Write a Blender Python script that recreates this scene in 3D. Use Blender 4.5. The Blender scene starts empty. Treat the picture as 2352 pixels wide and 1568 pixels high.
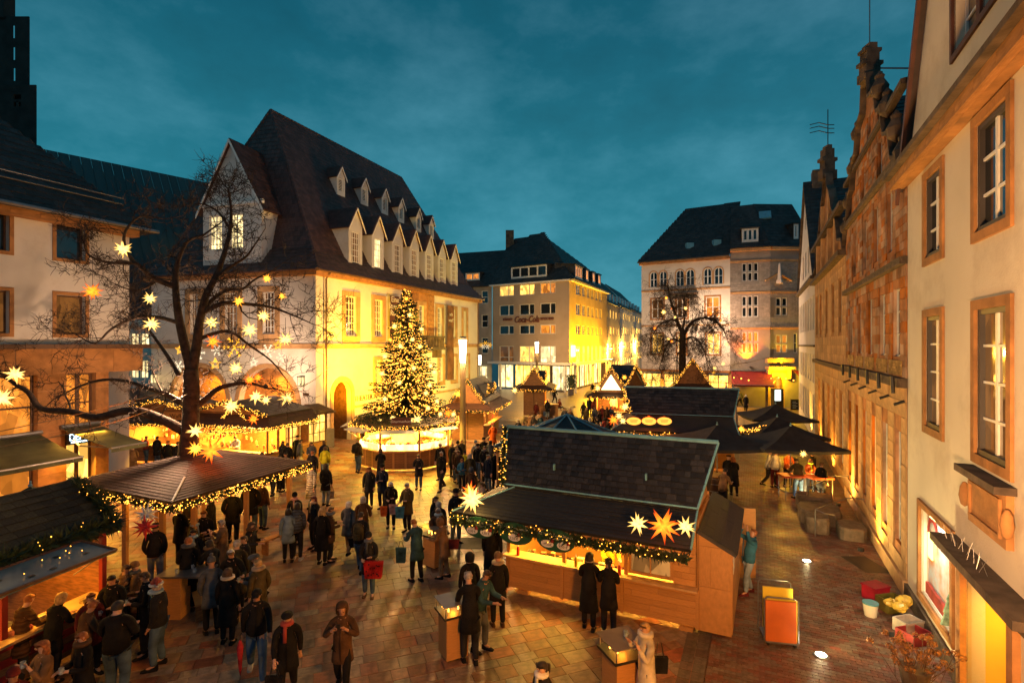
import bpy, bmesh, math, random
from mathutils import Vector, Matrix, Quaternion
from mathutils.geometry import tessellate_polygon
V = Vector
rnd = random.Random(7)
sc = bpy.context.scene
COL = sc.collection
# camera
CH = 6.6                       # camera height in metres
FP, CX, HY = 1218.0, 1176.0, 790.0
cam_d = bpy.data.cameras.new('camera'); cam = bpy.data.objects.new('camera', cam_d); COL.objects.link(cam)
cam.location = (0, 0, CH); cam.rotation_euler = (math.radians(90), 0, 0)
cam_d.sensor_width = 36; cam_d.lens = 36 * FP / 2352.0
cam_d.shift_y = (HY - 784) / 2352.0
cam_d.clip_start = 0.1; cam_d.clip_end = 2000
sc.camera = cam
# sky
world = bpy.data.worlds.new('World'); sc.world = world; world.use_nodes = True
nt = world.node_tree; nt.nodes.clear()
def N(t, typ, **kw):
 n = t.nodes.new(typ)
 for k, v in kw.items():
  setattr(n, k, v)
 return n
tc = N(nt, 'ShaderNodeTexCoord'); sep = N(nt, 'ShaderNodeSeparateXYZ'); nt.links.new(tc.outputs['Generated'], sep.inputs[0])
ramp = N(nt, 'ShaderNodeValToRGB'); cr = ramp.color_ramp
cr.elements[0].position = 0.0; cr.elements[0].color = (0.030, 0.205, 0.265, 1)
cr.elements[1].position = 0.95; cr.elements[1].color = (0.002, 0.042, 0.068, 1)
e = cr.elements.new(0.22); e.color = (0.014, 0.150, 0.205, 1)
e = cr.elements.new(0.5); e.color = (0.0045, 0.080, 0.122, 1)
nt.links.new(sep.outputs['Z'], ramp.inputs[0])
mp = N(nt, 'ShaderNodeMapping'); mp.inputs['Scale'].default_value = (1.6, 1.6, 3.0); nt.links.new(tc.outputs['Generated'], mp.inputs[0])
noi = N(nt, 'ShaderNodeTexNoise'); noi.inputs['Scale'].default_value = 2.2; noi.inputs['Detail'].default_value = 8; noi.inputs['Roughness'].default_value = 0.6
nt.links.new(mp.outputs[0], noi.inputs['Vector'])
mr = N(nt, 'ShaderNodeMapRange'); mr.inputs[1].default_value = 0.35; mr.inputs[2].default_value = 0.72; mr.inputs[3].default_value = 0.85; mr.inputs[4].default_value = 1.25
nt.links.new(noi.outputs[0], mr.inputs[0])
mul = N(nt, 'ShaderNodeVectorMath', operation='MULTIPLY'); nt.links.new(ramp.outputs[0], mul.inputs[0]); nt.links.new(mr.outputs[0], mul.inputs[1])
add = N(nt, 'ShaderNodeVectorMath', operation='ADD'); nt.links.new(mul.outputs[0], add.inputs[0])
mr2 = N(nt, 'ShaderNodeMapRange'); mr2.inputs[1].default_value = 0.48; mr2.inputs[2].default_value = 0.75; mr2.inputs[3].default_value = 0.0; mr2.inputs[4].default_value = 0.6
nt.links.new(noi.outputs[0], mr2.inputs[0])
cl = N(nt, 'ShaderNodeVectorMath', operation='SCALE'); cl.inputs[0].default_value = (0.045, 0.055, 0.06); nt.links.new(mr2.outputs[0], cl.inputs['Scale'])
nt.links.new(cl.outputs[0], add.inputs[1])
sky = N(nt, 'ShaderNodeTexSky', sky_type='NISHITA'); sky.sun_disc = False; sky.sun_elevation = math.radians(-3); sky.sun_rotation = math.radians(60)
sk2 = N(nt, 'ShaderNodeVectorMath', operation='SCALE'); nt.links.new(sky.outputs[0], sk2.inputs[0]); sk2.inputs['Scale'].default_value = 0.05
add2 = N(nt, 'ShaderNodeVectorMath', operation='ADD'); nt.links.new(add.outputs[0], add2.inputs[0]); nt.links.new(sk2.outputs[0], add2.inputs[1])
bg = N(nt, 'ShaderNodeBackground'); bg.inputs[1].default_value = 1.0; nt.links.new(add2.outputs[0], bg.inputs[0])
wo = N(nt, 'ShaderNodeOutputWorld'); nt.links.new(bg.outputs[0], wo.inputs[0])
sl = bpy.data.lights.new('sun', 'SUN'); sl.energy = 0.05; sl.angle = math.radians(40); sl.color = (0.75, 0.85, 1.0)
so = bpy.data.objects.new('sun', sl); COL.objects.link(so); so.rotation_euler = (math.radians(38), 0, math.radians(-20))
sc.view_settings.view_transform = 'Standard'; sc.view_settings.look = 'None'; sc.view_settings.exposure = 0.45; sc.view_settings.gamma = 1.0
sc.render.engine = 'CYCLES'
sc.cycles.max_bounces = 5; sc.cycles.diffuse_bounces = 2; sc.cycles.glossy_bounces = 2; sc.cycles.transmission_bounces = 3; sc.cycles.transparent_max_bounces = 6
sc.cycles.sample_clamp_indirect = 3.0; sc.cycles.use_denoising = True; sc.cycles.caustics_reflective = False; sc.cycles.caustics_refractive = False
# materials
MATS = {}
def pmat(name, col, rough=0.7, var=0.15, vscale=3.0, bump=0.0, bscale=20.0, metal=0.0, emit=None, es=0.0, rand=0.0, col2=None, stain=None, spec=0.5, coat=0.0, stretch=None, nosample=False, huevar=0.0):
 if name in MATS: return MATS[name]
 m = bpy.data.materials.new(name); m.use_nodes = True; t = m.node_tree; b = t.nodes['Principled BSDF']
 L = t.links.new
 b.inputs['Roughness'].default_value = rough; b.inputs['Metallic'].default_value = metal
 b.inputs['Specular IOR Level'].default_value = spec; b.inputs['Coat Weight'].default_value = coat
 co = N(t, 'ShaderNodeTexCoord'); src = co.outputs['Object']
 if stretch:
  mp = N(t, 'ShaderNodeMapping'); mp.inputs['Scale'].default_value = stretch; L(src, mp.inputs[0]); src = mp.outputs[0]
 no = N(t, 'ShaderNodeTexNoise'); no.inputs['Scale'].default_value = vscale; no.inputs['Detail'].default_value = 5; L(src, no.inputs['Vector'])
 r = N(t, 'ShaderNodeMapRange'); r.inputs[1].default_value = 0.3; r.inputs[2].default_value = 0.7
 r.inputs[3].default_value = 0.0; r.inputs[4].default_value = 1.0; L(no.outputs[0], r.inputs[0])
 mx = N(t, 'ShaderNodeMix', data_type='RGBA')
 c2 = col2 if col2 else tuple(c * (1 - 2 * var) for c in col)
 mx.inputs[6].default_value = (*c2, 1); mx.inputs[7].default_value = (*[min(1, c * (1 + var)) for c in col], 1)
 L(r.outputs[0], mx.inputs[0]); out = mx.outputs[2]
 if rand > 0:
  oi = N(t, 'ShaderNodeObjectInfo'); ge = N(t, 'ShaderNodeNewGeometry')
  ad = N(t, 'ShaderNodeMath', operation='ADD'); L(oi.outputs['Random'], ad.inputs[0]); L(ge.outputs['Random Per Island'], ad.inputs[1])
  fr = N(t, 'ShaderNodeMath', operation='FRACT'); L(ad.outputs[0], fr.inputs[0])
  r2 = N(t, 'ShaderNodeMapRange'); r2.inputs[3].default_value = 1 - rand; r2.inputs[4].default_value = 1 + rand; L(fr.outputs[0], r2.inputs[0])
  hs = N(t, 'ShaderNodeHueSaturation'); L(out, hs.inputs['Color']); L(r2.outputs[0], hs.inputs['Value'])
  if huevar:
   f2 = N(t, 'ShaderNodeMath', operation='MULTIPLY'); L(fr.outputs[0], f2.inputs[0]); f2.inputs[1].default_value = 7.31
   f3 = N(t, 'ShaderNodeMath', operation='FRACT'); L(f2.outputs[0], f3.inputs[0])
   r3 = N(t, 'ShaderNodeMapRange'); r3.inputs[3].default_value = 0.5 - huevar; r3.inputs[4].default_value = 0.5 + huevar; L(f3.outputs[0], r3.inputs[0]); L(r3.outputs[0], hs.inputs['Hue'])
   r4 = N(t, 'ShaderNodeMapRange'); r4.inputs[3].default_value = 1.25; r4.inputs[4].default_value = 0.55; L(f3.outputs[0], r4.inputs[0]); L(r4.outputs[0], hs.inputs['Saturation'])
  out = hs.outputs[0]
 if stain:   # weathering with its own shape
  sn = N(t, 'ShaderNodeTexNoise'); sn.inputs['Scale'].default_value = stain[1]; sn.inputs['Detail'].default_value = 8; sn.inputs['Roughness'].default_value = 0.7; L(co.outputs['Object'], sn.inputs['Vector'])
  sr = N(t, 'ShaderNodeMapRange'); sr.inputs[1].default_value = 0.5; sr.inputs[2].default_value = 0.72; L(sn.outputs[0], sr.inputs[0])
  sm = N(t, 'ShaderNodeMath', operation='MULTIPLY'); L(sr.outputs[0], sm.inputs[0]); sm.inputs[1].default_value = stain[2]
  m2 = N(t, 'ShaderNodeMix', data_type='RGBA'); L(out, m2.inputs[6]); m2.inputs[7].default_value = (*stain[0], 1); L(sm.outputs[0], m2.inputs[0]); out = m2.outputs[2]
 L(out, b.inputs['Base Color'])
 if bump > 0:
  bn = N(t, 'ShaderNodeTexNoise'); bn.inputs['Scale'].default_value = bscale; bn.inputs['Detail'].default_value = 4; L(src, bn.inputs['Vector'])
  bu = N(t, 'ShaderNodeBump'); bu.inputs['Strength'].default_value = bump; bu.inputs['Distance'].default_value = 0.02; L(bn.outputs[0], bu.inputs['Height']); L(bu.outputs[0], b.inputs['Normal'])
 if emit:
  b.inputs['Emission Color'].default_value = (*emit, 1); b.inputs['Emission Strength'].default_value = es
  if nosample: m.cycles.emission_sampling = 'NONE'
 MATS[name] = m
 return m
def emat(name, col, s, nosample=True):
 if name in MATS: return MATS[name]
 m = bpy.data.materials.new(name); m.use_nodes = True; t = m.node_tree; t.nodes.clear()
 em = N(t, 'ShaderNodeEmission'); em.inputs[0].default_value = (*col, 1); em.inputs[1].default_value = s
 o = N(t, 'ShaderNodeOutputMaterial'); t.links.new(em.outputs[0], o.inputs[0])
 if nosample: m.cycles.emission_sampling = 'NONE'
 MATS[name] = m; return m
def starmat(name, core, tip, s):
 """paper star lit from inside: brightest where the bulb sits, dimmer along the spikes"""
 m = bpy.data.materials.new(name); m.use_nodes = True; t = m.node_tree; t.nodes.clear(); L = t.links.new
 co = N(t, 'ShaderNodeTexCoord'); ln = N(t, 'ShaderNodeVectorMath', operation='LENGTH'); L(co.outputs['Object'], ln.inputs[0])
 ge = N(t, 'ShaderNodeNewGeometry'); 
 r = N(t, 'ShaderNodeMapRange'); r.inputs[1].default_value = 0.2; r.inputs[2].default_value = 0.95; L(ln.outputs['Value'], r.inputs[0])
 mx = N(t, 'ShaderNodeMix', data_type='RGBA'); mx.inputs[6].default_value = (*core, 1); mx.inputs[7].default_value = (*tip, 1); L(r.outputs[0], mx.inputs[0])
 r2 = N(t, 'ShaderNodeMapRange'); r2.inputs[1].default_value = 0.15; r2.inputs[2].default_value = 1.0; r2.inputs[3].default_value = s; r2.inputs[4].default_value = s * 0.28; L(ln.outputs['Value'], r2.inputs[0])
 rp = N(t, 'ShaderNodeMapRange'); rp.inputs[3].default_value = 0.65; rp.inputs[4].default_value = 1.15; L(ge.outputs['Random Per Island'], rp.inputs[0])
 mu = N(t, 'ShaderNodeMath', operation='MULTIPLY'); L(r2.outputs[0], mu.inputs[0]); L(rp.outputs[0], mu.inputs[1])
 em = N(t, 'ShaderNodeEmission'); L(mx.outputs[2], em.inputs[0]); L(mu.outputs[0], em.inputs[1])
 o = N(t, 'ShaderNodeOutputMaterial'); L(em.outputs[0], o.inputs[0]); m.cycles.emission_sampling = 'NONE'
 return m
def glassmat(name, col=(0.02, 0.03, 0.04), rough=0.08, emit=None, es=0.0, curtain=0.0):
 """window glass in front of a dark or a lit room with curtains"""
 if name in MATS: return MATS[name]
 m = bpy.data.materials.new(name); m.use_nodes = True; t = m.node_tree; b = t.nodes['Principled BSDF']; L = t.links.new
 b.inputs['Base Color'].default_value = (*col, 1); b.inputs['Roughness'].default_value = rough; b.inputs['Specular IOR Level'].default_value = 0.8
 co = N(t, 'ShaderNodeTexCoord'); no = N(t, 'ShaderNodeTexNoise'); no.inputs['Scale'].default_value = 1.6; L(co.outputs['Object'], no.inputs['Vector'])
 bu = N(t, 'ShaderNodeBump'); bu.inputs['Strength'].default_value = 0.06; bu.inputs['Distance'].default_value = 0.05; L(no.outputs[0], bu.inputs['Height']); L(bu.outputs[0], b.inputs['Normal'])
 if emit:
  mp = N(t, 'ShaderNodeMapping'); mp.inputs['Scale'].default_value = (1.0, 1.0, 0.45); L(co.outputs['Object'], mp.inputs[0])
  n2 = N(t, 'ShaderNodeTexVoronoi'); n2.inputs['Scale'].default_value = 2.3; n2.feature = 'F1'; L(mp.outputs[0], n2.inputs['Vector'])
  n3 = N(t, 'ShaderNodeTexNoise'); n3.inputs['Scale'].default_value = 4.0; n3.inputs['Detail'].default_value = 3; L(mp.outputs[0], n3.inputs['Vector'])
  sep = N(t, 'ShaderNodeSeparateColor'); L(n2.outputs['Color'], sep.inputs[0])
  a = N(t, 'ShaderNodeMath', operation='MULTIPLY'); L(sep.outputs[0], a.inputs[0]); L(n3.outputs[0], a.inputs[1])
  r = N(t, 'ShaderNodeMapRange'); r.inputs[1].default_value = 0.05; r.inputs[2].default_value = 0.5; r.inputs[3].default_value = es * 0.35; r.inputs[4].default_value = es * 1.25; L(a.outputs[0], r.inputs[0])
  b.inputs['Emission Color'].default_value = (*emit, 1); L(r.outputs[0], b.inputs['Emission Strength'])
  m.cycles.emission_sampling = 'NONE'
 MATS[name] = m; return m
def leafmat(name, col, rand=0.5):
 return pmat(name, col, 0.6, 0.3, 6.0, rand=rand)
M_plaster = pmat('plaster_white', (0.62, 0.60, 0.57), 0.9, 0.05, 0.7, 0.25, 40, stain=((0.33, 0.28, 0.24), 0.35, 0.7))
M_plaster2 = pmat('plaster_cream', (0.66, 0.60, 0.50), 0.9, 0.05, 0.6, 0.35, 30, stain=((0.36, 0.29, 0.22), 0.45, 0.6))
M_plaster_b = pmat('plaster_beige', (0.36, 0.29, 0.23), 0.9, 0.12, 0.5, 0.3, 30, stain=((0.22, 0.17, 0.14), 0.5, 0.6))
M_plaster_g = pmat('plaster_grey', (0.27, 0.25, 0.24), 0.9, 0.10, 0.8, 0.3, 30, stain=((0.16, 0.14, 0.13), 0.6, 0.5))
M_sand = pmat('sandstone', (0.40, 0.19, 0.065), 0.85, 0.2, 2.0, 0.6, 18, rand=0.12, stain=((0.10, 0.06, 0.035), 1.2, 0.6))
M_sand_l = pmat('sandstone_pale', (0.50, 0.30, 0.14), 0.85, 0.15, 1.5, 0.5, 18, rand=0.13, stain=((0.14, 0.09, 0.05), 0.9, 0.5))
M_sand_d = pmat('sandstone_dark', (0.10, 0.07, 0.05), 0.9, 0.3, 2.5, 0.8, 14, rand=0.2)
M_sand_old = pmat('sandstone_old', (0.40, 0.17, 0.06), 0.9, 0.3, 1.2, 1.0, 9, rand=0.22, huevar=0.008, stain=((0.07, 0.045, 0.035), 0.8, 0.75))
M_tile = pmat('clay_tile_dark', (0.070, 0.034, 0.030), 0.55, 0.25, 3, 0.2, 30, rand=0.35)
M_tile_g = pmat('clay_tile_grey', (0.035, 0.033, 0.034), 0.6, 0.25, 3, 0.2, 30, rand=0.35)
M_slate = pmat('roof_shingle', (0.026, 0.026, 0.031), 0.45, 0.25, 4, 0.5, 60, rand=0.6, huevar=0.04)
M_felt = pmat('roof_felt_board', (0.026, 0.026, 0.030), 0.5, 0.2, 4, 0.3, 60, rand=0.2)
M_felt_b = pmat('roof_board_brown', (0.060, 0.026, 0.019), 0.6, 0.25, 4, 0.4, 60, rand=0.3)
M_copper = pmat('roof_copper', (0.03, 0.06, 0.07), 0.55, 0.2, 1.0, 0.1, 10, rand=0.15)
M_wood = pmat('wood_light', (0.48, 0.24, 0.08), 0.55, 0.10, 7, 0.15, 40, rand=0.12, stretch=(1, 1, 12))
M_wood_m = pmat('wood_mid', (0.27, 0.12, 0.045), 0.55, 0.25, 5, 0.15, 30, rand=0.15, stretch=(1, 1, 6))
M_wood_d = pmat('wood_dark', (0.10, 0.045, 0.02), 0.6, 0.25, 5, 0.2, 30, rand=0.15)
M_zinc_sky = pmat('zinc_sky_tint', (0.14, 0.36, 0.48), 0.4, 0.1, 4)  # blue sky reflection put into the base colour of the zinc
M_metal = pmat('metal_grey', (0.25, 0.25, 0.26), 0.4, 0.1, 5, metal=0.8)
M_black = pmat('black_paint', (0.012, 0.012, 0.013), 0.5, 0.1)
M_pole = pmat('lamp_pole_brown', (0.17, 0.13, 0.10), 0.5, 0.1)
M_white = pmat('white_paint', (0.72, 0.72, 0.70), 0.45, 0.04, 8)
M_wframe = pmat('window_frame_paint', (0.62, 0.63, 0.64), 0.5, 0.05, 8)
M_dark = pmat('dark_opening', (0.02, 0.016, 0.014), 0.9, 0.2)
G_dark = glassmat('glass_dark_room', (0.012, 0.016, 0.02))
G_dim = glassmat('glass_dim_room', (0.03, 0.02, 0.015), emit=(1.0, 0.36, 0.07), es=0.13)
G_lit = glassmat('glass_lit_warm', (0.10, 0.07, 0.04), emit=(1.0, 0.52, 0.09), es=2.0)
G_lit2 = glassmat('glass_lit_pale', (0.10, 0.09, 0.07), emit=(1.0, 0.74, 0.32), es=1.7)
G_shop = glassmat('glass_shop_window', (0.10, 0.07, 0.04), emit=(1.0, 0.50, 0.08), es=3.2)
G_orange = glassmat('glass_lit_orange', (0.08, 0.04, 0.02), emit=(1.0, 0.30, 0.03), es=0.8)
E_bulb = emat('fairy_bulb', (1.0, 0.38, 0.04), 4.6)
E_bulb_o = emat('fairy_bulb_orange', (1.0, 0.45, 0.10), 9.0)
E_lamp = emat('lamp_glow', (1.0, 0.88, 0.62), 9.0)
E_tube = emat('tube_glow', (1.0, 0.62, 0.20), 8.0)
S_y = starmat('paper_star_white', (1.0, 0.62, 0.15), (1.0, 0.50, 0.10), 3.0)
S_o = starmat('paper_star_yellow', (1.0, 0.45, 0.04), (1.0, 0.28, 0.015), 3.0)
S_r = starmat('paper_star_red', (1.0, 0.26, 0.015), (0.75, 0.02, 0.005), 2.6)
S_off = pmat('paper_star_unlit_white', (0.55, 0.58, 0.6), 0.7, 0.1)
S_offr = pmat('paper_star_unlit_red', (0.45, 0.02, 0.03), 0.7, 0.1)
# geometry helpers
class MB:
 def __init__(s): s.v = []; s.f = []
 def poly(s, pts):
  i = len(s.v); s.v += [V(p) for p in pts]; s.f.append(list(range(i, i + len(pts)))); return s
 def add(s, vs, fs):
  i = len(s.v); s.v += [V(p) for p in vs]; s.f += [[k + i for k in f] for f in fs]; return s
 def box(s, o, a, b, c):
  o, a, b, c = V(o), V(a), V(b), V(c)
  return s.add([o, o+a, o+a+b, o+b, o+c, o+a+c, o+a+b+c, o+b+c], [(3,2,1,0),(4,5,6,7),(0,1,5,4),(1,2,6,5),(2,3,7,6),(3,0,4,7)])
 def cbox(s, x0, x1, y0, y1, z0, z1):
  return s.box((x0, y0, z0), (x1-x0, 0, 0), (0, y1-y0, 0), (0, 0, z1-z0))
 def prism(s, pts, ext):
  pts = [V(p) for p in pts]; e = V(ext); n = len(pts)
  s.add(pts + [p + e for p in pts], [list(range(n))[::-1], list(range(n, 2*n))] + [(i, (i+1) % n, (i+1) % n + n, i + n) for i in range(n)]); return s
 def tube(s, pts, r, n=6, cap=True):
  pts = [V(p) for p in pts]; m = len(pts); rr = r if isinstance(r, (list, tuple)) else [r] * m
  vs = []; up = V((0, 0, 1)); prev = None
  for i, p in enumerate(pts):
   d = (pts[min(i+1, m-1)] - pts[max(i-1, 0)])
   if d.length < 1e-9: d = V((0, 0, 1))
   d.normalize()
   if prev is None:
    a = d.orthogonal().normalized()
   else:
    a = prev - d * prev.dot(d)
    a = a.normalized() if a.length > 1e-6 else d.orthogonal().normalized()
   prev = a; b = d.cross(a)
   for k in range(n):
    t = 2*math.pi*k/n; vs.append(p + (a*math.cos(t) + b*math.sin(t)) * rr[i])
  fs = []
  for i in range(m-1):
   for k in range(n): fs.append((i*n+k, i*n+(k+1) % n, (i+1)*n+(k+1) % n, (i+1)*n+k))
  if cap: fs.append(list(range(n))[::-1]); fs.append([(m-1)*n+k for k in range(n)])
  return s.add(vs, fs)
 def lathe(s, c, prof, n=12, ax=1.0, ay=1.0, cap=True):
  c = V(c); vs = []
  for r, z in prof:
   for k in range(n):
    t = 2*math.pi*k/n; vs.append(c + V((math.cos(t)*r*ax, math.sin(t)*r*ay, z)))
  m = len(prof); fs = []
  for i in range(m-1):
   for k in range(n): fs.append((i*n+k, i*n+(k+1) % n, (i+1)*n+(k+1) % n, (i+1)*n+k))
  if cap: fs.append(list(range(n))[::-1]); fs.append([(m-1)*n+k for k in range(n)])
  return s.add(vs, fs)
 def ball(s, c, r, n=8, m=6, sx=1, sy=1, sz=1):
  prof = [(max(1e-4, r*math.sin(math.pi*i/m)), -r*math.cos(math.pi*i/m)*sz) for i in range(m+1)]
  return s.lathe(c, prof, n, sx, sy, cap=False)
 def mesh(s, name, mat, off=None, smooth=False):
  me = bpy.data.meshes.new(name)
  o = off or V((0, 0, 0))
  me.from_pydata([tuple(p - o) for p in s.v], [], s.f)
  if mat: me.materials.append(mat)
  me.validate(); me.update()
  if smooth: me.shade_smooth()
  return me
def wloc(o):
 p = V((0, 0, 0))
 while o: p = p + o.location; o = o.parent
 return p
def obj(name, mb, mat, parent=None, smooth=False, loc=None, kind=None):
 """one mesh object; its vertices are given in world coordinates"""
 base = V(loc) if loc is not None else (wloc(parent) if parent else V((0, 0, 0)))
 me = mb.mesh(name, mat, base, smooth)
 o = bpy.data.objects.new(name, me); COL.objects.link(o)
 if parent: o.parent = parent; o.location = base - wloc(parent)
 else: o.location = base
 if kind: o['kind'] = kind
 return o
def tag(o, label=None, cat=None, group=None, kind=None):
 if label: o['label'] = label
 if cat: o['category'] = cat
 if group: o['group'] = group
 if kind: o['kind'] = kind
 return o
def thing(name, label, cat, loc, group=None, rz=0.0):
 o = bpy.data.objects.new(name, None); COL.objects.link(o); o.location = loc; o.rotation_euler.z = rz
 o.empty_display_size = 0.2
 return tag(o, label, cat, group)
def setobj(o, parent, M):
 """place o (child of an unrotated parent) with world matrix M"""
 if parent: o.parent = parent; M = Matrix.Translation(-wloc(parent)) @ M
 o.matrix_local = M
_slab = {}
def slab_mesh(mat):
 if mat.name not in _slab:
  m = MB(); m.cbox(0, 1, 0, 1, 0, 1); _slab[mat.name] = m.mesh('slab_' + mat.name, mat)
 return _slab[mat.name]
def clip_row(poly, v0, v1):
 """u interval of a convex polygon at the middle of the row"""
 v = (v0 + v1) / 2; xs = []
 n = len(poly)
 for i in range(n):
  (a, b), (c, d) = poly[i], poly[(i+1) % n]
  if (b - v) * (d - v) < 0: xs.append(a + (c - a) * (v - b) / (d - b))
 return (min(xs), max(xs)) if len(xs) >= 2 else None
def pieces(name, O, ux, uy, poly, w, h, mat, parent, thick=0.03, gap=0.006, tilt=0.0, jit=0.0, holes=(), maxn=300, wj=0.0, rows=None, bond=0.5, sink=0.0, minw=0.05, key=None):
 """cover a plane region with single pieces: the largest in view as objects of their own, the rest joined"""
 O, ux, uy = V(O), V(ux).normalized(), V(uy).normalized(); nz = ux.cross(uy).normalized()
 vmin = min(p[1] for p in poly); vmax = max(p[1] for p in poly); v = vmin; row = 0; L = []
 while v < vmax - 1e-4:
  hh = rows[row % len(rows)] if rows else h
  v1 = min(v + hh, vmax); iv = clip_row(poly, v, v1)
  if iv:
   segs = [iv]
   for (a, b, c, d) in holes:
    if c < v1 - 1e-3 and d > v + 1e-3:
     ns = []
     for (p, q) in segs:
      if b <= p or a >= q: ns.append((p, q))
      else:
       if a > p: ns.append((p, a))
       if b < q: ns.append((b, q))
     segs = ns
   for (p, q) in segs:
    u = p; first = True
    off = (row * bond % 1.0) * w
    g0 = math.floor((p - off) / w) * w + off
    while u < q - 1e-4:
     if wj: u1 = u + w * (1 + rnd.uniform(-wj, wj))
     else:
      g0 += w; u1 = g0
      if u1 <= u + 1e-4: continue
     u1 = min(u1, q)
     if q - u1 < minw: u1 = q
     if u1 - u >= minw * 0.6: L.append((u, u1, v, v1))
     u = u1
  v = v1; row += 1
 camp = V((0, 0, CH))
 def score(t):
  c = O + ux * (t[0] + t[1]) / 2 + uy * (t[2] + t[3]) / 2
  d = c - camp
  if d.y < 1.0: return 1e9
  px = CX + FP * d.x / d.y; py = HY - FP * d.z / d.y
  if px < -20 or px > 2372 or py < -20 or py > 1588: return 1e8 + d.length
  return d.length / max(0.05, abs(nz.dot(d.normalized()))) ** 0.3
 if key: L.sort(key=key)
 else: L.sort(key=score)
 me = slab_mesh(mat); rest = MB()
 for i, (u0, u1, v0, v1) in enumerate(L):
  a = ux * (u1 - u0 - gap); b0 = uy * (v1 - v0 - gap) - nz * tilt
  c = nz * thick
  o = O + ux * (u0 + gap/2) + uy * (v0 + gap/2) + nz * (tilt - sink + rnd.uniform(0, jit))
  if i < maxn:
   b = b0.normalized(); c2 = ux.cross(b).normalized()
   M = Matrix(((ux.x*a.length, b.x*b0.length, c2.x*thick, o.x), (ux.y*a.length, b.y*b0.length, c2.y*thick, o.y), (ux.z*a.length, b.z*b0.length, c2.z*thick, o.z), (0, 0, 0, 1)))
   ob = bpy.data.objects.new(name, me); COL.objects.link(ob); setobj(ob, parent, M)
  else:
   o2, oa, ob_, oc = o, o + a, o + a + b0, o + b0
   rest.add([o2, oa, ob_, oc, o2+c, oa+c, ob_+c, oc+c], [(4,5,6,7),(0,1,5,4),(1,2,6,5),(2,3,7,6),(3,0,4,7)])
 if rest.v:
  obj(name + 's_beyond', rest, mat, parent, kind='stuff')
 return len(L)
def ground(px, py, z=0.0):
 Y = FP * (CH - z) / (py - HY); return V(((px - CX) / FP * Y, Y, z))
def atY(px, py, Y):
 return V(((px - CX) / FP * Y, Y, CH - (py - HY) / FP * Y))
def rayplane(px, py, P0, n):
 d = V(((px - CX) / FP, 1.0, -(py - HY) / FP)); c = V((0, 0, CH)); t = (V(P0) - c).dot(n) / d.dot(n); return c + d * t
class Fac:
 """vertical wall plane through ground points A and B; s runs from A, n points to the square"""
 def __init__(f, A, B, side=None):
  f.A = V((A[0], A[1], 0)); f.B = V((B[0], B[1], 0)); f.t = (f.B - f.A).normalized(); f.L = (f.B - f.A).length
  f.n = V((f.t.y, -f.t.x, 0))
  ref = V(side) if side else V((0, 0, 0))
  if (ref - f.A).dot(f.n) < 0: f.n = -f.n
 def p(f, s, z, d=0.0): q = f.A + f.t * s + f.n * d; return V((q.x, q.y, z))
 def s(f, px):
  k = (px - CX) / FP; return (k * f.A.y - f.A.x) / (f.t.x - k * f.t.y)
 def z(f, px, py):
  q = f.p(f.s(px), 0); return CH - (py - HY) / FP * q.y
 def rect(f, xl, xr, yt, yb):
  s0, s1 = f.s(xl), f.s(xr); za, zb = f.z(xl, yb), f.z(xl, yt)
  return (min(s0, s1), max(s0, s1), za, zb)
 def box(f, mb, s0, s1, z0, z1, d0, d1):
  return mb.box(f.p(s0, z0, d0), f.t * (s1 - s0), V((0, 0, z1 - z0)), f.n * (d1 - d0))
 def wall(f, outer, holes, depth=0.25):
  """front face with openings and their reveals"""
  mb = MB(); loops = [[V((a, b, 0)) for a, b in outer]] + [[V((a, b, 0)) for a, b in h] for h in holes]
  flat = [p for l in loops for p in l]
  tri = tessellate_polygon(loops)
  vs = [f.p(p.x, p.y) for p in flat]
  fs = []
  for a, b, c in tri:
   nn = (vs[b] - vs[a]).cross(vs[c] - vs[a])
   fs.append((a, b, c) if nn.dot(f.n) > 0 else (a, c, b))
  mb.add(vs, fs)
  for h in holes:
   for i in range(len(h)):
    a, b = h[i], h[(i+1) % len(h)]
    mb.poly([f.p(*a), f.p(*b), f.p(b[0], b[1], -depth), f.p(a[0], a[1], -depth)])
  return mb
def rpoly(r): s0, s1, z0, z1 = r; return [(s0, z0), (s1, z0), (s1, z1), (s0, z1)]
def apoly(r, n=10, spring=None):
 """rectangle with a round top"""
 s0, s1, z0, z1 = r; R = (s1 - s0) / 2; c = (s0 + s1) / 2; sp = z1 - R if spring is None else spring; hh = z1 - sp
 return [(s0, z0), (s1, z0)] + [(c + R*math.cos(math.pi*i/n), sp + hh*math.sin(math.pi*i/n)) for i in range(n+1)]
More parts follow.
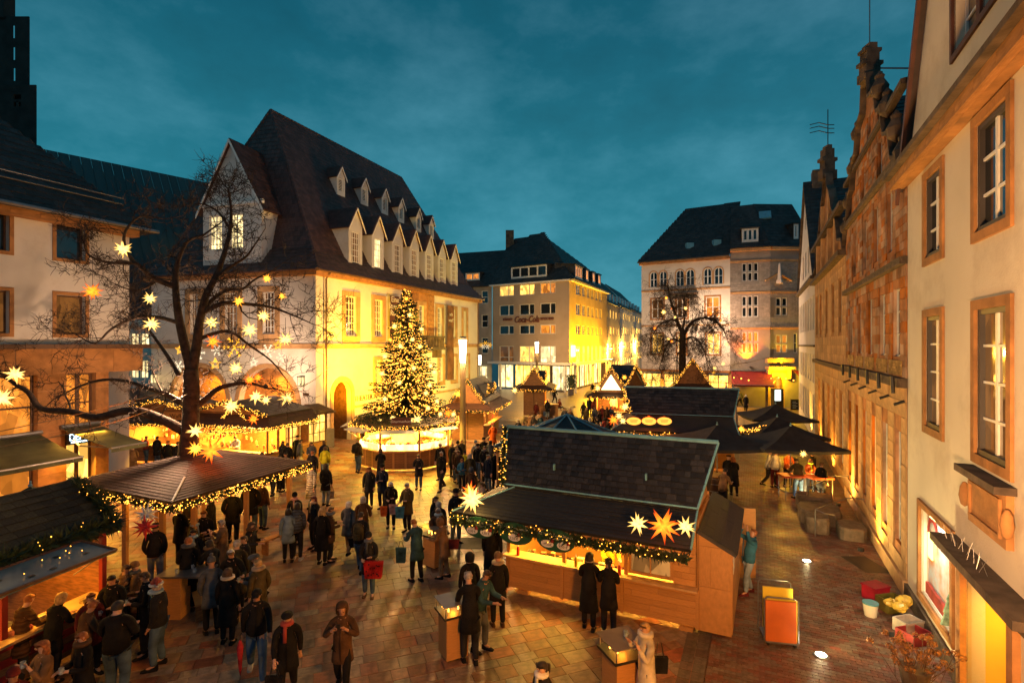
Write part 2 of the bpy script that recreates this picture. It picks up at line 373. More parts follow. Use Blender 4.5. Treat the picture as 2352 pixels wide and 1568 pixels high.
def window(f, r, parent, nx=2, nz=2, frame=None, glass=None, depth=0.18, fw=0.06, mw=0.03, surround=None, sw=0.14, sd=0.04, sill=None, label=None, split=None, arch=False, transom=None):
 """window in the opening r: frame with glazing bars, its pane, a stone surround and a sill as sub-parts"""
 frame = frame or M_wframe; glass = glass or G_dark; s0, s1, z0, z1 = r
 mb = MB()
 if arch:
  n = 10; po = apoly(r, n); 
  pi = apoly((s0+fw, s1-fw, z0+fw, z1-fw), n)
  k = len(po)
  vo = [f.p(a, b, -depth+0.05) for a, b in po]; vi = [f.p(a, b, -depth+0.05) for a, b in pi]; vb = [f.p(a, b, -depth) for a, b in pi]
  mb.add(vo + vi + vb, [(i, (i+1) % k, k+(i+1) % k, k+i) for i in range(k)] + [(k+i, k+(i+1) % k, 2*k+(i+1) % k, 2*k+i) for i in range(k)])
 else:
  f.box(mb, s0, s1, z0, z0+fw, -depth, -depth+0.05); f.box(mb, s0, s1, z1-fw, z1, -depth, -depth+0.05)
  f.box(mb, s0, s0+fw, z0+fw, z1-fw, -depth, -depth+0.05); f.box(mb, s1-fw, s1, z0+fw, z1-fw, -depth, -depth+0.05)
 for i in range(1, nx):
  s = s0 + (s1-s0)*i/nx if split is None or nx != 2 else s0 + (s1-s0)*split
  w = mw if not (nx % 2 == 0 and i == nx//2) else mw*2
  f.box(mb, s-w/2, s+w/2, z0+fw, z1-fw, -depth+0.005, -depth+0.045)
 zs = [z0 + (z1-z0)*i/nz for i in range(1, nz)]
 if transom: zs = [z0 + (z1-z0)*transom] + zs
 for z in zs:
  f.box(mb, s0+fw, s1-fw, z-mw/2, z+mw/2, -depth+0.008, -depth+0.042)
 w = obj('window', mb, frame, parent)
 if label: w['label'] = label
 g = MB()
 if arch: g.poly([f.p(a, b, -depth+0.012) for a, b in apoly((s0+0.01, s1-0.01, z0+0.01, z1-0.01), 10)])
 else: g.poly([f.p(s0+.01, z0+.01, -depth+0.012), f.p(s1-.01, z0+.01, -depth+0.012), f.p(s1-.01, z1-.01, -depth+0.012), f.p(s0+.01, z1-.01, -depth+0.012)])
 obj('pane', g, glass, w)
 if surround:
  m = MB()
  if arch:
   po = apoly((s0-sw, s1+sw, z0, z1+sw), 10); pi = apoly(r, 10); k = len(po)
   for i in range(1, k):
    a, b, c, d = po[i], po[(i+1) % k], pi[(i+1) % k], pi[i]
    m.add([f.p(*a, sd), f.p(*b, sd), f.p(*c, sd), f.p(*d, sd), f.p(*a, -0.01), f.p(*b, -0.01), f.p(*c, -0.01), f.p(*d, -0.01)], [(0,1,2,3),(0,1,5,4),(3,2,6,7)])
  else:
   f.box(m, s0-sw, s1+sw, z1, z1+sw, -0.02, sd); f.box(m, s0-sw, s1+sw, z0-sw, z0, -0.02, sd)
   f.box(m, s0-sw, s0, z0, z1, -0.02, sd); f.box(m, s1, s1+sw, z0, z1, -0.02, sd)
  obj('surround', m, surround, w)
 if sill:
  m = MB(); f.box(m, s0-sw*0.8, s1+sw*0.8, z0-(sw if surround else 0)-0.07, z0-(sw if surround else 0)-0.005, -0.02, sd+0.07); obj('sill', m, sill, w)
 return w
def text(body, O, ux, uy, size, mat, parent, name='lettering', align='CENTER', extrude=0.004, label=None, shear=0.0, sx=1.0):
 cu = bpy.data.curves.new(name, 'FONT'); cu.body = body; cu.size = size; cu.align_x = align; cu.align_y = 'CENTER'; cu.extrude = extrude; cu.shear = shear
 cu.resolution_u = 2; cu.materials.append(mat)
 tmp = bpy.data.objects.new('tmp', cu); COL.objects.link(tmp)
 dg = bpy.context.evaluated_depsgraph_get(); me = bpy.data.meshes.new_from_object(tmp.evaluated_get(dg)); bpy.data.objects.remove(tmp)
 if not me.materials: me.materials.append(mat)
 o = bpy.data.objects.new(name, me); COL.objects.link(o)
 ux, uy = V(ux).normalized(), V(uy).normalized(); n = ux.cross(uy).normalized(); O = V(O)
 setobj(o, parent, Matrix(((ux.x*sx, uy.x, n.x, O.x), (ux.y*sx, uy.y, n.y, O.y), (ux.z*sx, uy.z, n.z, O.z), (0, 0, 0, 1))))
 if label: o['label'] = label
 return o
LK = 2.6
def lamp(kind, name, loc, power, col, parent=None, size=0.1, target=None, angle=60, blend=0.6, sy=None, spread=None):
 d = bpy.data.lights.new(name, kind); d.energy = power * LK; d.color = col if name.startswith('n_') else (col[0], col[1]**1.6, col[2]**1.9)
 if kind in ('POINT', 'SPOT'): d.shadow_soft_size = size
 if kind == 'SPOT': d.spot_size = math.radians(angle); d.spot_blend = blend
 if kind == 'AREA':
  d.size = size
  if sy: d.shape = 'RECTANGLE'; d.size_y = sy
  if spread: d.spread = math.radians(spread)
 o = bpy.data.objects.new(name.replace('n_', ''), d); COL.objects.link(o)
 l = V(loc)
 if parent: o.parent = parent; o.location = l - wloc(parent)
 else: o.location = l
 if target is not None:
  q = (V(target) - l).to_track_quat('-Z', 'Y'); o.rotation_euler = q.to_euler()
 return o
# ground
gm = pmat('ground_joint', (0.035, 0.028, 0.022), 0.75, 0.3, 2.0, 0.4, 20)
def brickground():
 m = bpy.data.materials.new('distant_paving'); m.use_nodes = True; t = m.node_tree; b = t.nodes['Principled BSDF']; L = t.links.new
 co = N(t, 'ShaderNodeTexCoord'); mp = N(t, 'ShaderNodeMapping'); mp.inputs['Rotation'].default_value = (0, 0, math.radians(20)); L(co.outputs['Object'], mp.inputs[0])
 br = N(t, 'ShaderNodeTexBrick'); br.inputs['Scale'].default_value = 1.0; br.inputs['Brick Width'].default_value = 0.6; br.inputs['Row Height'].default_value = 0.4; br.inputs['Mortar Size'].default_value = 0.012
 br.inputs['Color1'].default_value = (0.15, 0.105, 0.08, 1); br.inputs['Color2'].default_value = (0.10, 0.07, 0.055, 1); br.inputs['Mortar'].default_value = (0.03, 0.022, 0.018, 1)
 L(mp.outputs[0], br.inputs['Vector']); L(br.outputs['Color'], b.inputs['Base Color']); b.inputs['Roughness'].default_value = 0.42
 bu = N(t, 'ShaderNodeBump'); bu.inputs['Strength'].default_value = 0.5; bu.inputs['Distance'].default_value = 0.01; bu.invert = True; L(br.outputs['Fac'], bu.inputs['Height']); L(bu.outputs[0], b.inputs['Normal'])
 return m
g = MB()
g.cbox(-400, 400, -150, 700, -0.6, -0.028)
ground_o = tag(obj('ground', g, brickground()), kind='structure')
def wetmat(name, col, r0=0.22, r1=0.62, rand=0.3):
 m = pmat(name, col, 0.5, 0.25, 2.2, 0.35, 45, rand=rand, huevar=0.025, stain=((0.03, 0.022, 0.018), 3.0, 0.5))
 t = m.node_tree; b = t.nodes['Principled BSDF']
 co = N(t, 'ShaderNodeTexCoord'); ge = N(t, 'ShaderNodeNewGeometry'); no = N(t, 'ShaderNodeTexNoise'); no.inputs['Scale'].default_value = 0.55; no.inputs['Detail'].default_value = 6
 t.links.new(ge.outputs['Position'], no.inputs['Vector'])
 r = N(t, 'ShaderNodeMapRange'); r.inputs[1].default_value = 0.35; r.inputs[2].default_value = 0.65; r.inputs[3].default_value = r0; r.inputs[4].default_value = r1
 t.links.new(no.outputs[0], r.inputs[0]); t.links.new(r.outputs[0], b.inputs['Roughness'])
 return m
M_paver = wetmat('paving_slab', (0.25, 0.135, 0.082), 0.27, 0.58, 0.26)
M_sett = wetmat('clay_sett', (0.18, 0.095, 0.062), 0.28, 0.6, 0.26)
M_gutter = wetmat('gutter_stone', (0.11, 0.085, 0.07), 0.3, 0.6, 0.3)
vS = V((0.4195, 0.9078, 0)); uS = V((0.9078, -0.4195, 0))      # street direction, across the street
GUT = V((3.45, 10.33, 0))
a20 = math.radians(20)
r20x = V((math.cos(a20), math.sin(a20), 0)); r20y = V((-math.sin(a20), math.cos(a20), 0))
pave = tag(obj('plaza_paving', MB().cbox(-25, -24.9, 20, 20.1, -0.2, -0.1), gm), kind='structure')
def toloc(P, O, x, y): d = V((P[0], P[1], 0)) - O; return (d.dot(x), d.dot(y))
PO = V((0, 0, -0.025))
g1 = GUT - vS * 4.0; g2 = GUT + vS * 42
poly = [toloc(p, PO, r20x, r20y) for p in [(-13, 7.5), (g1.x + 0.1, g1.y), (g2.x + 0.1, g2.y), (-20, 48), (-24, 26)]]
pieces('paving_slab', PO, r20x, r20y, poly, 0.44, 0.35, M_paver, pave, thick=0.026, gap=0.012, jit=0.004, rows=[0.42, 0.28, 0.42, 0.28, 0.36], wj=0.28, maxn=300, bond=0.4)
gut = tag(obj('gutter', MB().cbox(-25, -24.9, 21, 21.1, -0.2, -0.1), gm), kind='structure')
pieces('gutter_stone', GUT - vS*3.2 - uS*0.25 + V((0,0,-0.025)), uS, vS, [(0, 0), (0.5, 0), (0.5, 44), (0, 44)], 0.25, 0.3, M_gutter, gut, thick=0.033, gap=0.012, jit=0.003, maxn=120, bond=0)
street = tag(obj('street_paving', MB().cbox(-25, -24.9, 22, 22.1, -0.2, -0.1), gm), kind='structure')
pieces('clay_sett', GUT - vS*3.2 + uS*0.27 + V((0,0,-0.025)), uS, vS, [(0, 0), (4.75, 0), (4.6, 30), (0, 30)], 0.215, 0.11, M_sett, street, thick=0.030, gap=0.010, jit=0.004, maxn=300)
# roofs
def roof_face(pts, parent, mat, w=0.30, h=0.34, thick=0.03, maxn=0, name='roof_tile', base=None, gap=0.008, tilt=0.02, wj=0.0, off=0.0, plate=0.08):
 """tiled plane; pts[0]-pts[1] is the eave"""
 P = [V(p) for p in pts]; ux = (P[1] - P[0]).normalized(); n = (P[1]-P[0]).cross(P[-1]-P[0]).normalized()
 if n.z < 0: P = [P[1], P[0]] + P[2:][::-1]; ux = -ux; n = (P[1]-P[0]).cross(P[-1]-P[0]).normalized()
 uy = n.cross(ux)
 poly = [((p-P[0]).dot(ux), (p-P[0]).dot(uy)) for p in P]
 mb = MB(); mb.prism([p for p in P], -n * plate)
 r = obj('roof', mb, base or mat, parent)
 pieces(name, P[0] + n*0.003, ux, uy, poly, w, h, mat, r, thick=thick, gap=gap, tilt=tilt, jit=0.006, maxn=maxn, wj=wj)
 return r
def downpipe(f, s, z0, z1, parent, d=0.12):
 mb = MB(); mb.tube([f.p(s, z1+0.25, d+0.35), f.p(s, z1-0.15, d), f.p(s, z0, d)], 0.06, 7); obj('downpipe', mb, M_wood_d, parent)
def course(f, s0, s1, z0, z1, d, parent, mat, name='string_course', blocks=0.9, maxn=60):
 o = obj(name, f.box(MB(), s0, s1, z0, z1, -0.05, d*0.6), mat, parent)
 pieces('stone', f.p(s0, z0, d*0.6), f.t if f.t.cross(V((0,0,1))).dot(f.n) > 0 else f.t, V((0,0,1)), [(0, 0), (s1-s0, 0), (s1-s0, z1-z0), (0, z1-z0)], blocks, z1-z0, mat, o, thick=d*0.4 if f.t.cross(V((0,0,1))).dot(f.n) > 0 else -d*0.4, gap=0.012, maxn=maxn)
 return o
# theatre
TA, TB, TC = (-12.4, 33.5), (-3.6, 55.7), (-25.3, 37.2)
th = thing('theatre', 'large white theatre with steep dark tiled hip roof and a row of gabled dormers', 'building', (-12.4, 33.5, 0))
fr = Fac(TA, TB); fl = Fac(TA, TC)
EZ = 11.25
WR = [fr.rect(*w) for w in [(793,819,680,760),(859,878.5,688,761),(908,924,695,762),(961,974,702,764),(1004,1015,708,765),(1036,1046,713,768),(1063.6,1071,716,768)]]
zt = 9.9; zb0 = 7.15
WR = [(a, b, zb0, zt) for a, b, c, d in WR]
WL = [fr.rect(*w) for w in [(862,873.5,834.5,880.6),(903,916,829,877),(1008,1018,822,868),(1038,1048,822,866),(1068,1076,821,864)]]
WL = [(a, b, 3.2, 5.4) for a, b, c, d in WL]
door = (fr.s(765), fr.s(806), 0.0, 4.1)
doorp = apoly(door, 12)
obj('wall', fr.wall([(0, 0), (fr.L, 0), (fr.L, EZ), (0, EZ)], [rpoly(r) for r in WR + WL] + [doorp], 0.35), M_plaster, th)
WLf = [fl.rect(*w) for w in [(632,603,676,759),(546,516,680,757),(458,436,685,757)]]
WLf = [(a, b, zb0+0.1, zt+0.1) for a, b, c, d in WLf]
ar1 = (fl.s(683), fl.s(548), 0.0, 5.05); ar2 = (fl.s(522), fl.s(395), 0.0, 5.05)
ap1 = apoly(ar1, 14, 2.6); ap2 = apoly(ar2, 14, 2.6)
obj('wall', fl.wall([(0, 0), (fl.L, 0), (fl.L, EZ), (0, EZ)], [rpoly(r) for r in WLf] + [ap1, ap2], 0.45), M_plaster, th)
for r in WR: window(fr, r, th, 4, 6, M_white, G_dim, 0.22, 0.07, 0.035, M_sand_l, 0.34, 0.07)
for r in WL: window(fr, r, th, 4, 5, M_white, G_dim, 0.22, 0.07, 0.035, M_sand_l, 0.28, 0.06, sill=M_sand)
for r in WLf: window(fl, r, th, 4, 6, M_white, G_dim, 0.22, 0.07, 0.035, M_sand_l, 0.36, 0.07)
for f, R in ((fr, WR), (fl, WLf)):
 for r in R:
  mb = MB(); f.box(mb, r[0]-0.3, r[1]+0.3, 6.66, 6.8, -0.02, 0.055)
  f.box(mb, r[0], r[1], 6.8, 7.0, -0.02, 0.02)
  o = obj('window_panel', mb, M_sand_l, th)
  m2 = MB(); n = 7
  for i in range(n):
   for k in range(2):
    s = r[0] + (r[1]-r[0])*(i+0.5)/n; f.box(m2, s-0.045, s+0.045, 6.82+k*0.09, 6.88+k*0.09, 0.021, 0.03)
  obj('lattice', m2, M_sand_d, o)
course(fr, -0.12, fr.L, 6.3, 6.62, 0.14, th, M_sand_l); course(fl, 0.02, fl.L, 6.3, 6.62, 0.14, th, M_sand_l)
course(fr, -0.4, fr.L+0.3, EZ-0.32, EZ, 0.4, th, M_sand, 'cornice'); course(fl, 0.02, fl.L+0.3, EZ-0.32, EZ, 0.4, th, M_sand, 'cornice')
course(fr, fr.s(815), fr.L, 2.15, 2.32, 0.10, th, M_sand_l)
obj('plinth', fr.box(MB(), door[1]+0.5, fr.L, 0, 0.9, -0.05, 0.06), M_sand_l, th)
bay0, bay1 = fr.s(944), fr.s(995)
w4 = WR[3]
mb = fr.box(MB(), bay0, w4[0]-0.4, 6.63, EZ-0.33, 0, 0.10); fr.box(mb, w4[1]+0.4, bay1, 6.63, EZ-0.33, 0, 0.10); fr.box(mb, w4[0]-0.4, w4[1]+0.4, zt+0.35, EZ-0.33, 0, 0.10)
bay = obj('stone_bay', mb, M_sand, th)
pieces('stone', fr.p(bay0, 6.63, 0.10), fr.t, V((0,0,1)), [(0,0),(w4[0]-0.4-bay0,0),(w4[0]-0.4-bay0,4.2),(0,4.2)], 0.7, 0.42, M_sand, bay, thick=0.03 if fr.t.cross(V((0,0,1))).dot(fr.n) > 0 else -0.03, gap=0.015, maxn=60)
pieces('stone', fr.p(w4[1]+0.4, 6.63, 0.10), fr.t, V((0,0,1)), [(0,0),(bay1-w4[1]-0.4,0),(bay1-w4[1]-0.4,4.2),(0,4.2)], 0.7, 0.42, M_sand, bay, thick=0.03 if fr.t.cross(V((0,0,1))).dot(fr.n) > 0 else -0.03, gap=0.015, maxn=60)
mb = fr.box(MB(), bay0-0.2, bay1+0.3, 6.1, 6.35, 0.02, 1.1); fr.box(mb, bay0-0.1, bay1+0.2, 7.15, 7.3, 0.95, 1.1)
for i in range(15): 
 s = bay0 + (bay1-bay0)*i/14; fr.box(mb, s-0.05, s+0.05, 6.35, 7.15, 0.98, 1.06)
for s in (bay0, bay1-0.2): fr.box(mb, s, s+0.3, 5.4, 6.1, 0.0, 0.8)
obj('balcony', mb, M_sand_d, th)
def arch_ring(f, r, spring, sw, d, mat, parent):
 po = apoly((r[0]-sw, r[1]+sw, r[2], r[3]+sw), 16, spring); pi = apoly(r, 16, spring); m = MB()
 for i in range(1, len(po)-1):
  a, b, c, e2 = po[i], po[i+1], pi[i+1], pi[i]
  m.add([f.p(*a, d), f.p(*b, d), f.p(*c, d), f.p(*e2, d), f.p(*a, 0), f.p(*b, 0), f.p(*c, 0), f.p(*e2, 0)], [(0,1,2,3),(0,1,5,4),(3,2,6,7)])
 a, b, c, e2 = po[1], (po[1][0], 0), (pi[1][0], 0), pi[1]
 for (p, q, w_, x_) in (((po[1][0], 0), po[1], pi[1], (pi[1][0], 0)), ((po[-1][0], 0), po[-1], pi[-1], (pi[-1][0], 0))):
  m.add([f.p(*p, d), f.p(*q, d), f.p(*w_, d), f.p(*x_, d)], [(0,1,2,3)])
 return obj('arch_surround', m, mat, parent)
sp = door[3] - (door[1]-door[0])/2
arch_ring(fr, door, sp, 0.32, 0.07, M_sand_l, th)
arch_ring(fl, ar1, 2.6, 0.3, 0.06, M_sand_l, th); arch_ring(fl, ar2, 2.6, 0.3, 0.06, M_sand_l, th)
m = MB(); m.poly([fr.p(door[0]-.1, 0, -1.5), fr.p(door[1]+.1, 0, -1.5), fr.p(door[1]+.1, 4.3, -1.5), fr.p(door[0]-.1, 4.3, -1.5)]); m.poly([fr.p(door[0]-.01, 0, -.34), fr.p(door[0]-.01, 4.3, -.34), fr.p(door[0]-.01, 4.3, -1.5), fr.p(door[0]-.01, 0, -1.5)]); m.poly([fr.p(door[1]+.01, 0, -.34), fr.p(door[1]+.01, 4.3, -.34), fr.p(door[1]+.01, 4.3, -1.5), fr.p(door[1]+.01, 0, -1.5)]); dl = obj('door', m, M_wood_d, th)
m = MB()
for k in range(4):
 sa = door[0] + (door[1]-door[0])*(k+0.1)/4; sb = door[0] + (door[1]-door[0])*(k+0.9)/4
 fr.box(m, sa, sb, 0.2, 2.2, -1.5, -1.46); fr.box(m, sa, sb, 2.4, 3.9, -1.5, -1.47)
obj('door_panel', m, M_wood_m, dl)
for r in (ar1, ar2):
 m = MB(); m.poly([fl.p(r[0]-.1, 0, -1.6), fl.p(r[1]+.1, 0, -1.6), fl.p(r[1]+.1, 5.3, -1.6), fl.p(r[0]-.1, 5.3, -1.6)])
 m.poly([fl.p(r[0]-.1, 0, -1.6), fl.p(r[0]-.1, 5.3, -1.6), fl.p(r[0]-.1, 5.3, -.3), fl.p(r[0]-.1, 0, -.3)]); m.poly([fl.p(r[1]+.1, 0, -1.6), fl.p(r[1]+.1, 5.3, -1.6), fl.p(r[1]+.1, 5.3, -.3), fl.p(r[1]+.1, 0, -.3)])
 m.poly([fl.p(r[0]-.1, 5.3, -1.6), fl.p(r[1]+.1, 5.3, -1.6), fl.p(r[1]+.1, 5.3, -.3), fl.p(r[0]-.1, 5.3, -.3)])
 nch = obj('arcade_niche', m, M_sand, th)
text('THEATER AM ALTEN MARKT', fr.p((fr.s(819)+fr.s(905))/2+0.6, 2.75, 0.03), fr.t, V((0,0,1)), 0.52, M_sand_d, th, 'inscription', extrude=0.02, sx=0.95)
downpipe(fr, 0.75, 0.3, EZ-0.3, th, 0.18); downpipe(fr, fr.L-0.3, 0.3, EZ-0.3, th, 0.18)
obj('pipe_box', fr.box(MB(), 0.25, 1.2, 0, 1.15, 0.03, 0.45), M_metal, th)
for (f, s, z, w_, h_, mt) in ((fl, fl.s(703), 3.3, .45, .2, M_wood_d), (fl, fl.s(706), 2.3, .4, .5, M_wood_m), (fl, fl.s(704), 1.4, .4, .45, M_wood), (fl, fl.s(710), 1.35, .2, .3, M_white)):
 o = obj('notice_plate', f.box(MB(), s-w_/2, s+w_/2, z, z+h_, 0.0, 0.03), mt, th)
ax = (V((*TB, 0)) - V((*TA, 0))).normalized(); mid = (V((*TA, 0)) + V((*TC, 0))) / 2
TD = V((*TC, 0)) + ax * fr.L
RZ = 23.6
R1 = mid + ax * 3.5; R1 = V((R1.x, R1.y, RZ)); R2 = mid + ax * (fr.L - 3.6); R2 = V((R2.x, R2.y, RZ))
def ring(k, z):   # offset ring: k>0 outwards
 cs = [V((*TA, 0)), V((*TB, 0)), TD, V((*TC, 0))]; nR = fr.n; nL = fl.n
 d = [nR + nL, nR - nL, -nR - nL, -nR + nL]
 return [V((c.x + e_.x*k, c.y + e_.y*k, z)) for c, e_ in zip(cs, d)]
e0 = ring(0.62, EZ-0.02); e1 = ring(-0.75, EZ+1.5)
for i, mx_ in ((0, 0), (3, 0), (1, 0), (2, 0)):
 a, b = e0[i], e0[(i+1) % 4]; c, d = e1[(i+1) % 4], e1[i]
 roof_face([a, b, c, d], th, M_tile, 0.3, 0.32, maxn=0)
mainR = [e1[0], e1[1], R2, R1]; leftR = [e1[3], e1[0], R1]
roof_face(mainR, th, M_tile, 0.30, 0.34, maxn=0)
roof_face(leftR, th, M_tile, 0.30, 0.34, maxn=280)
roof_face([e1[1], e1[2], R2], th, M_tile, 0.6, 0.6); roof_face([e1[2], e1[3], R1, R2], th, M_tile, 0.6, 0.6)
def ridge_caps(p, q, parent, mat, step=0.38, r=0.13, maxn=60):
 p, q = V(p), V(q); L_ = (q-p).length; n = int(L_/step); d = (q-p).normalized()
 if n > 200: n = 200
 base = MB(); base.tube([p, q], r*0.6, 6); o = obj('ridge', base, mat, parent)
 m = MB(); m.tube([V((0,0,0)), V((0,0,1))], [r, r*0.8], 7); me = m.mesh('ridge_cap', mat)
 q4 = d.to_track_quat('Z', 'X')
 for i in range(n):
  ob = bpy.data.objects.new('ridge_cap', me); COL.objects.link(ob)
  setobj(ob, o, Matrix.LocRotScale(p + d*L_*i/n, q4, V((1, 1, L_/n*1.12))))
ridge_caps(e0[0], e1[0], th, M_tile); ridge_caps(e1[0], R1, th, M_tile); ridge_caps(R1, R2, th, M_tile); ridge_caps(e1[3], R1, th, M_tile)
nmain = (mainR[1]-mainR[0]).cross(mainR[3]-mainR[0]).normalized()
if nmain.z < 0: nmain = -nmain
def dormer(f, sc_, w, z0, z1, zg, d0, depth, parent, wall, tile, win, lit, nx=4, nz=5, over=0.18, face=True):
 """gabled dormer whose front stands d0 behind the facade plane"""
 rp = [(sc_-w/2, z0), (sc_+w/2, z0), (sc_+w/2, z1), (sc_, zg), (sc_-w/2, z1)]
 f2 = Fac(f.p(0, 0, d0), f.p(f.L, 0, d0)); 
 if f2.n.dot(f.n) < 0: f2.n = -f2.n
 D = obj('dormer', f2.wall(rp, [rpoly(win)] if win else [], 0.15), wall, parent)
 for s in (sc_-w/2, sc_+w/2): obj('dormer_cheek', MB().poly([f2.p(s, z0), f2.p(s, z1), f2.p(s, z1, -depth), f2.p(s, z0, -depth)]), wall, D)
 mb = MB()
 for sg in (-1, 1):
  a = f2.p(sc_+sg*(w/2+over), z1-over*1.1*(zg-z1)/(w/2), over); b = f2.p(sc_, zg+0.02, over); c = f2.p(sc_, zg+0.02, -depth*1.2); d = f2.p(sc_+sg*(w/2+over), z1-over*1.1*(zg-z1)/(w/2), -depth*1.2)
  n = (b-a).cross(d-a).normalized(); n = n if n.z > 0 else -n
  mb.prism([a, b, c, d], n*0.08)
  L_ = (b-a).length
 obj('dormer_roof', mb, tile, D)
 m3 = MB()
 for sg in (-1, 1):
  a = f2.p(sc_+sg*(w/2+over), z1-over*1.1*(zg-z1)/(w/2), over+0.005); b = f2.p(sc_, zg+0.0, over+0.005)
  m3.box(a - V((0,0,0.14)), b - a, V((0,0,0.14)), f.n*0.03)
 obj('verge_board', m3, M_white, D)
 if win:
  s0, s1, za, zb = win; mb = MB(); dd = -0.12
  f2.box(mb, s0, s1, za, za+.06, dd, dd+.05); f2.box(mb, s0, s1, zb-.06, zb, dd, dd+.05); f2.box(mb, s0, s0+.06, za, zb, dd+.001, dd+.049); f2.box(mb, s1-.06, s1, za, zb, dd+.001, dd+.049)
  for i in range(1, nx): s = s0+(s1-s0)*i/nx; f2.box(mb, s-.018, s+.018, za+.06, zb-.06, dd+.005, dd+.04)
  for i in range(1, nz): z = za+(zb-za)*i/nz; f2.box(mb, s0+.06, s1-.06, z-.018, z+.018, dd+.007, dd+.038)
  obj('window_frame', mb, M_white, D)
  g = MB(); g.poly([f2.p(s0, za, dd+.01), f2.p(s1, za, dd+.01), f2.p(s1, zb, dd+.01), f2.p(s0, zb, dd+.01)]); obj('pane', g, lit, D)
 return D
for i, px in enumerate([826, 877, 922, 960, 994, 1023, 1050.5]):
 s = fr.s(px); 
 dormer(fr, s, 1.5, EZ+0.35, EZ+3.75, EZ+5.0, -0.35, 3.0, th, M_plaster, M_tile, (s-0.42, s+0.42, EZ+0.75, EZ+3.3), G_lit2 if i == 1 else G_dim, 4, 6)
for px, py in [(770,425),(825,448),(872,470),(910,490),(950,512),(980,528)]:
 P = rayplane(px, py, mainR[0], nmain); dd = (P - fr.A).dot(fr.n); s = (P - fr.A).dot(fr.t); z = P.z
 dormer(fr, s, 0.95, z-0.9, z+0.6, z+1.35, dd+0.55, 1.6, th, M_plaster, M_tile, (s-0.27, s+0.27, z-0.6, z+0.45), M_dark, 1, 9, 0.12)
s0, s1 = fl.s(604), fl.s(470); sc0 = (s0+s1)/2; w = s1-s0
rp = [(s0, EZ+0.2), (s1, EZ+0.2), (s1, 15.9), (sc0, 20.1), (s0, 15.9)]
bw = [(fl.s(561), fl.s(531), 12.9, 15.2), (fl.s(513), fl.s(484), 12.9, 15.2)]; vent = (sc0-0.22, sc0+0.22, 16.9, 17.7)
f2 = Fac(fl.p(0, 0, 0.12), fl.p(fl.L, 0, 0.12))
D = obj('gable_dormer', f2.wall(rp, [rpoly(b) for b in bw] + [rpoly(vent)], 0.2), M_plaster, th)
for s in (s0, s1): obj('dormer_cheek', MB().poly([f2.p(s, EZ+.2), f2.p(s, 15.9), f2.p(s, 15.9, -4), f2.p(s, EZ+.2, -4)]), M_plaster, D)
obj('cornice', f2.box(MB(), s0-.2, s1+.2, 15.75, 16.0, -0.02, 0.16), M_white, D)
for b in bw:
 mb = MB(); dd = -.15; a0, a1, za, zb = b
 f2.box(mb, a0, a1, za, za+.07, dd, dd+.05); f2.box(mb, a0, a1, zb-.07, zb, dd, dd+.05); f2.box(mb, a0, a0+.07, za, zb, dd+.001, dd+.049); f2.box(mb, a1-.07, a1, za, zb, dd+.001, dd+.049)
 for i in range(1, 4): s = a0+(a1-a0)*i/4; f2.box(mb, s-(.04 if i == 2 else .015), s+(.04 if i == 2 else .015), za+.07, zb-.07, dd+.005, dd+.045)
 for i in range(1, 6): z = za+(zb-za)*i/6; f2.box(mb, a0+.07, a1-.07, z-.018, z+.018, dd+.007, dd+.04)
 obj('window_frame', mb, M_white, D); g = MB(); g.poly([f2.p(a0, za, dd+.01), f2.p(a1, za, dd+.01), f2.p(a1, zb, dd+.01), f2.p(a0, zb, dd+.01)]); obj('pane', g, G_lit2, D)
mb = MB(); 
for i in range(7): f2.box(mb, vent[0], vent[1], vent[2]+i*.115, vent[2]+i*.115+.07, -.12, -.05)
obj('vent_slat', mb, M_wframe, D)
for sg in (0, 1):
 sa = (s0-.35) if sg == 0 else (s1+.35); za = 15.9 - .35*4.2/(w/2)
 a, b, c, d = f2.p(sa, za, .25), f2.p(sc0, 20.15, .25), f2.p(sc0, 20.15, -4.5), f2.p(sa, za, -4.5)
 roof_face([d, a, b, c] if sg else [a, d, c, b], D, M_tile, .3, .34, maxn=0)
 m3 = MB(); m3.box(a - V((0,0,.25)), b - a, V((0,0,.22)), fl.n*.05); obj('verge_board', m3, M_white, D)
for px, py in ((697, 876), (361, 870)):
 s = fl.s(px); z = fl.z(px, py)
 L_ = thing('wall_lantern', 'small square lantern on theatre wall beside the %s arch' % ('right' if px > 500 else 'left'), 'lantern', fl.p(s, z, 0.1))
 mb = MB(); fl.box(mb, s-.15, s+.15, z-.28, z-.25, .12, .4); fl.box(mb, s-.17, s+.17, z+.3, z+.36, .1, .42); fl.box(mb, s-.03, s+.03, z+.05, z+.12, 0, .2)
 for a in (-.14, .12):
  for b in (.13, .37): fl.box(mb, s+a, s+a+.02, z-.25, z+.3, b, b+.02)
 obj('lantern_frame', mb, M_black, L_); obj('lantern_glass', fl.box(MB(), s-.12, s+.12, z-.24, z+.29, .15, .37), G_lit2, L_)
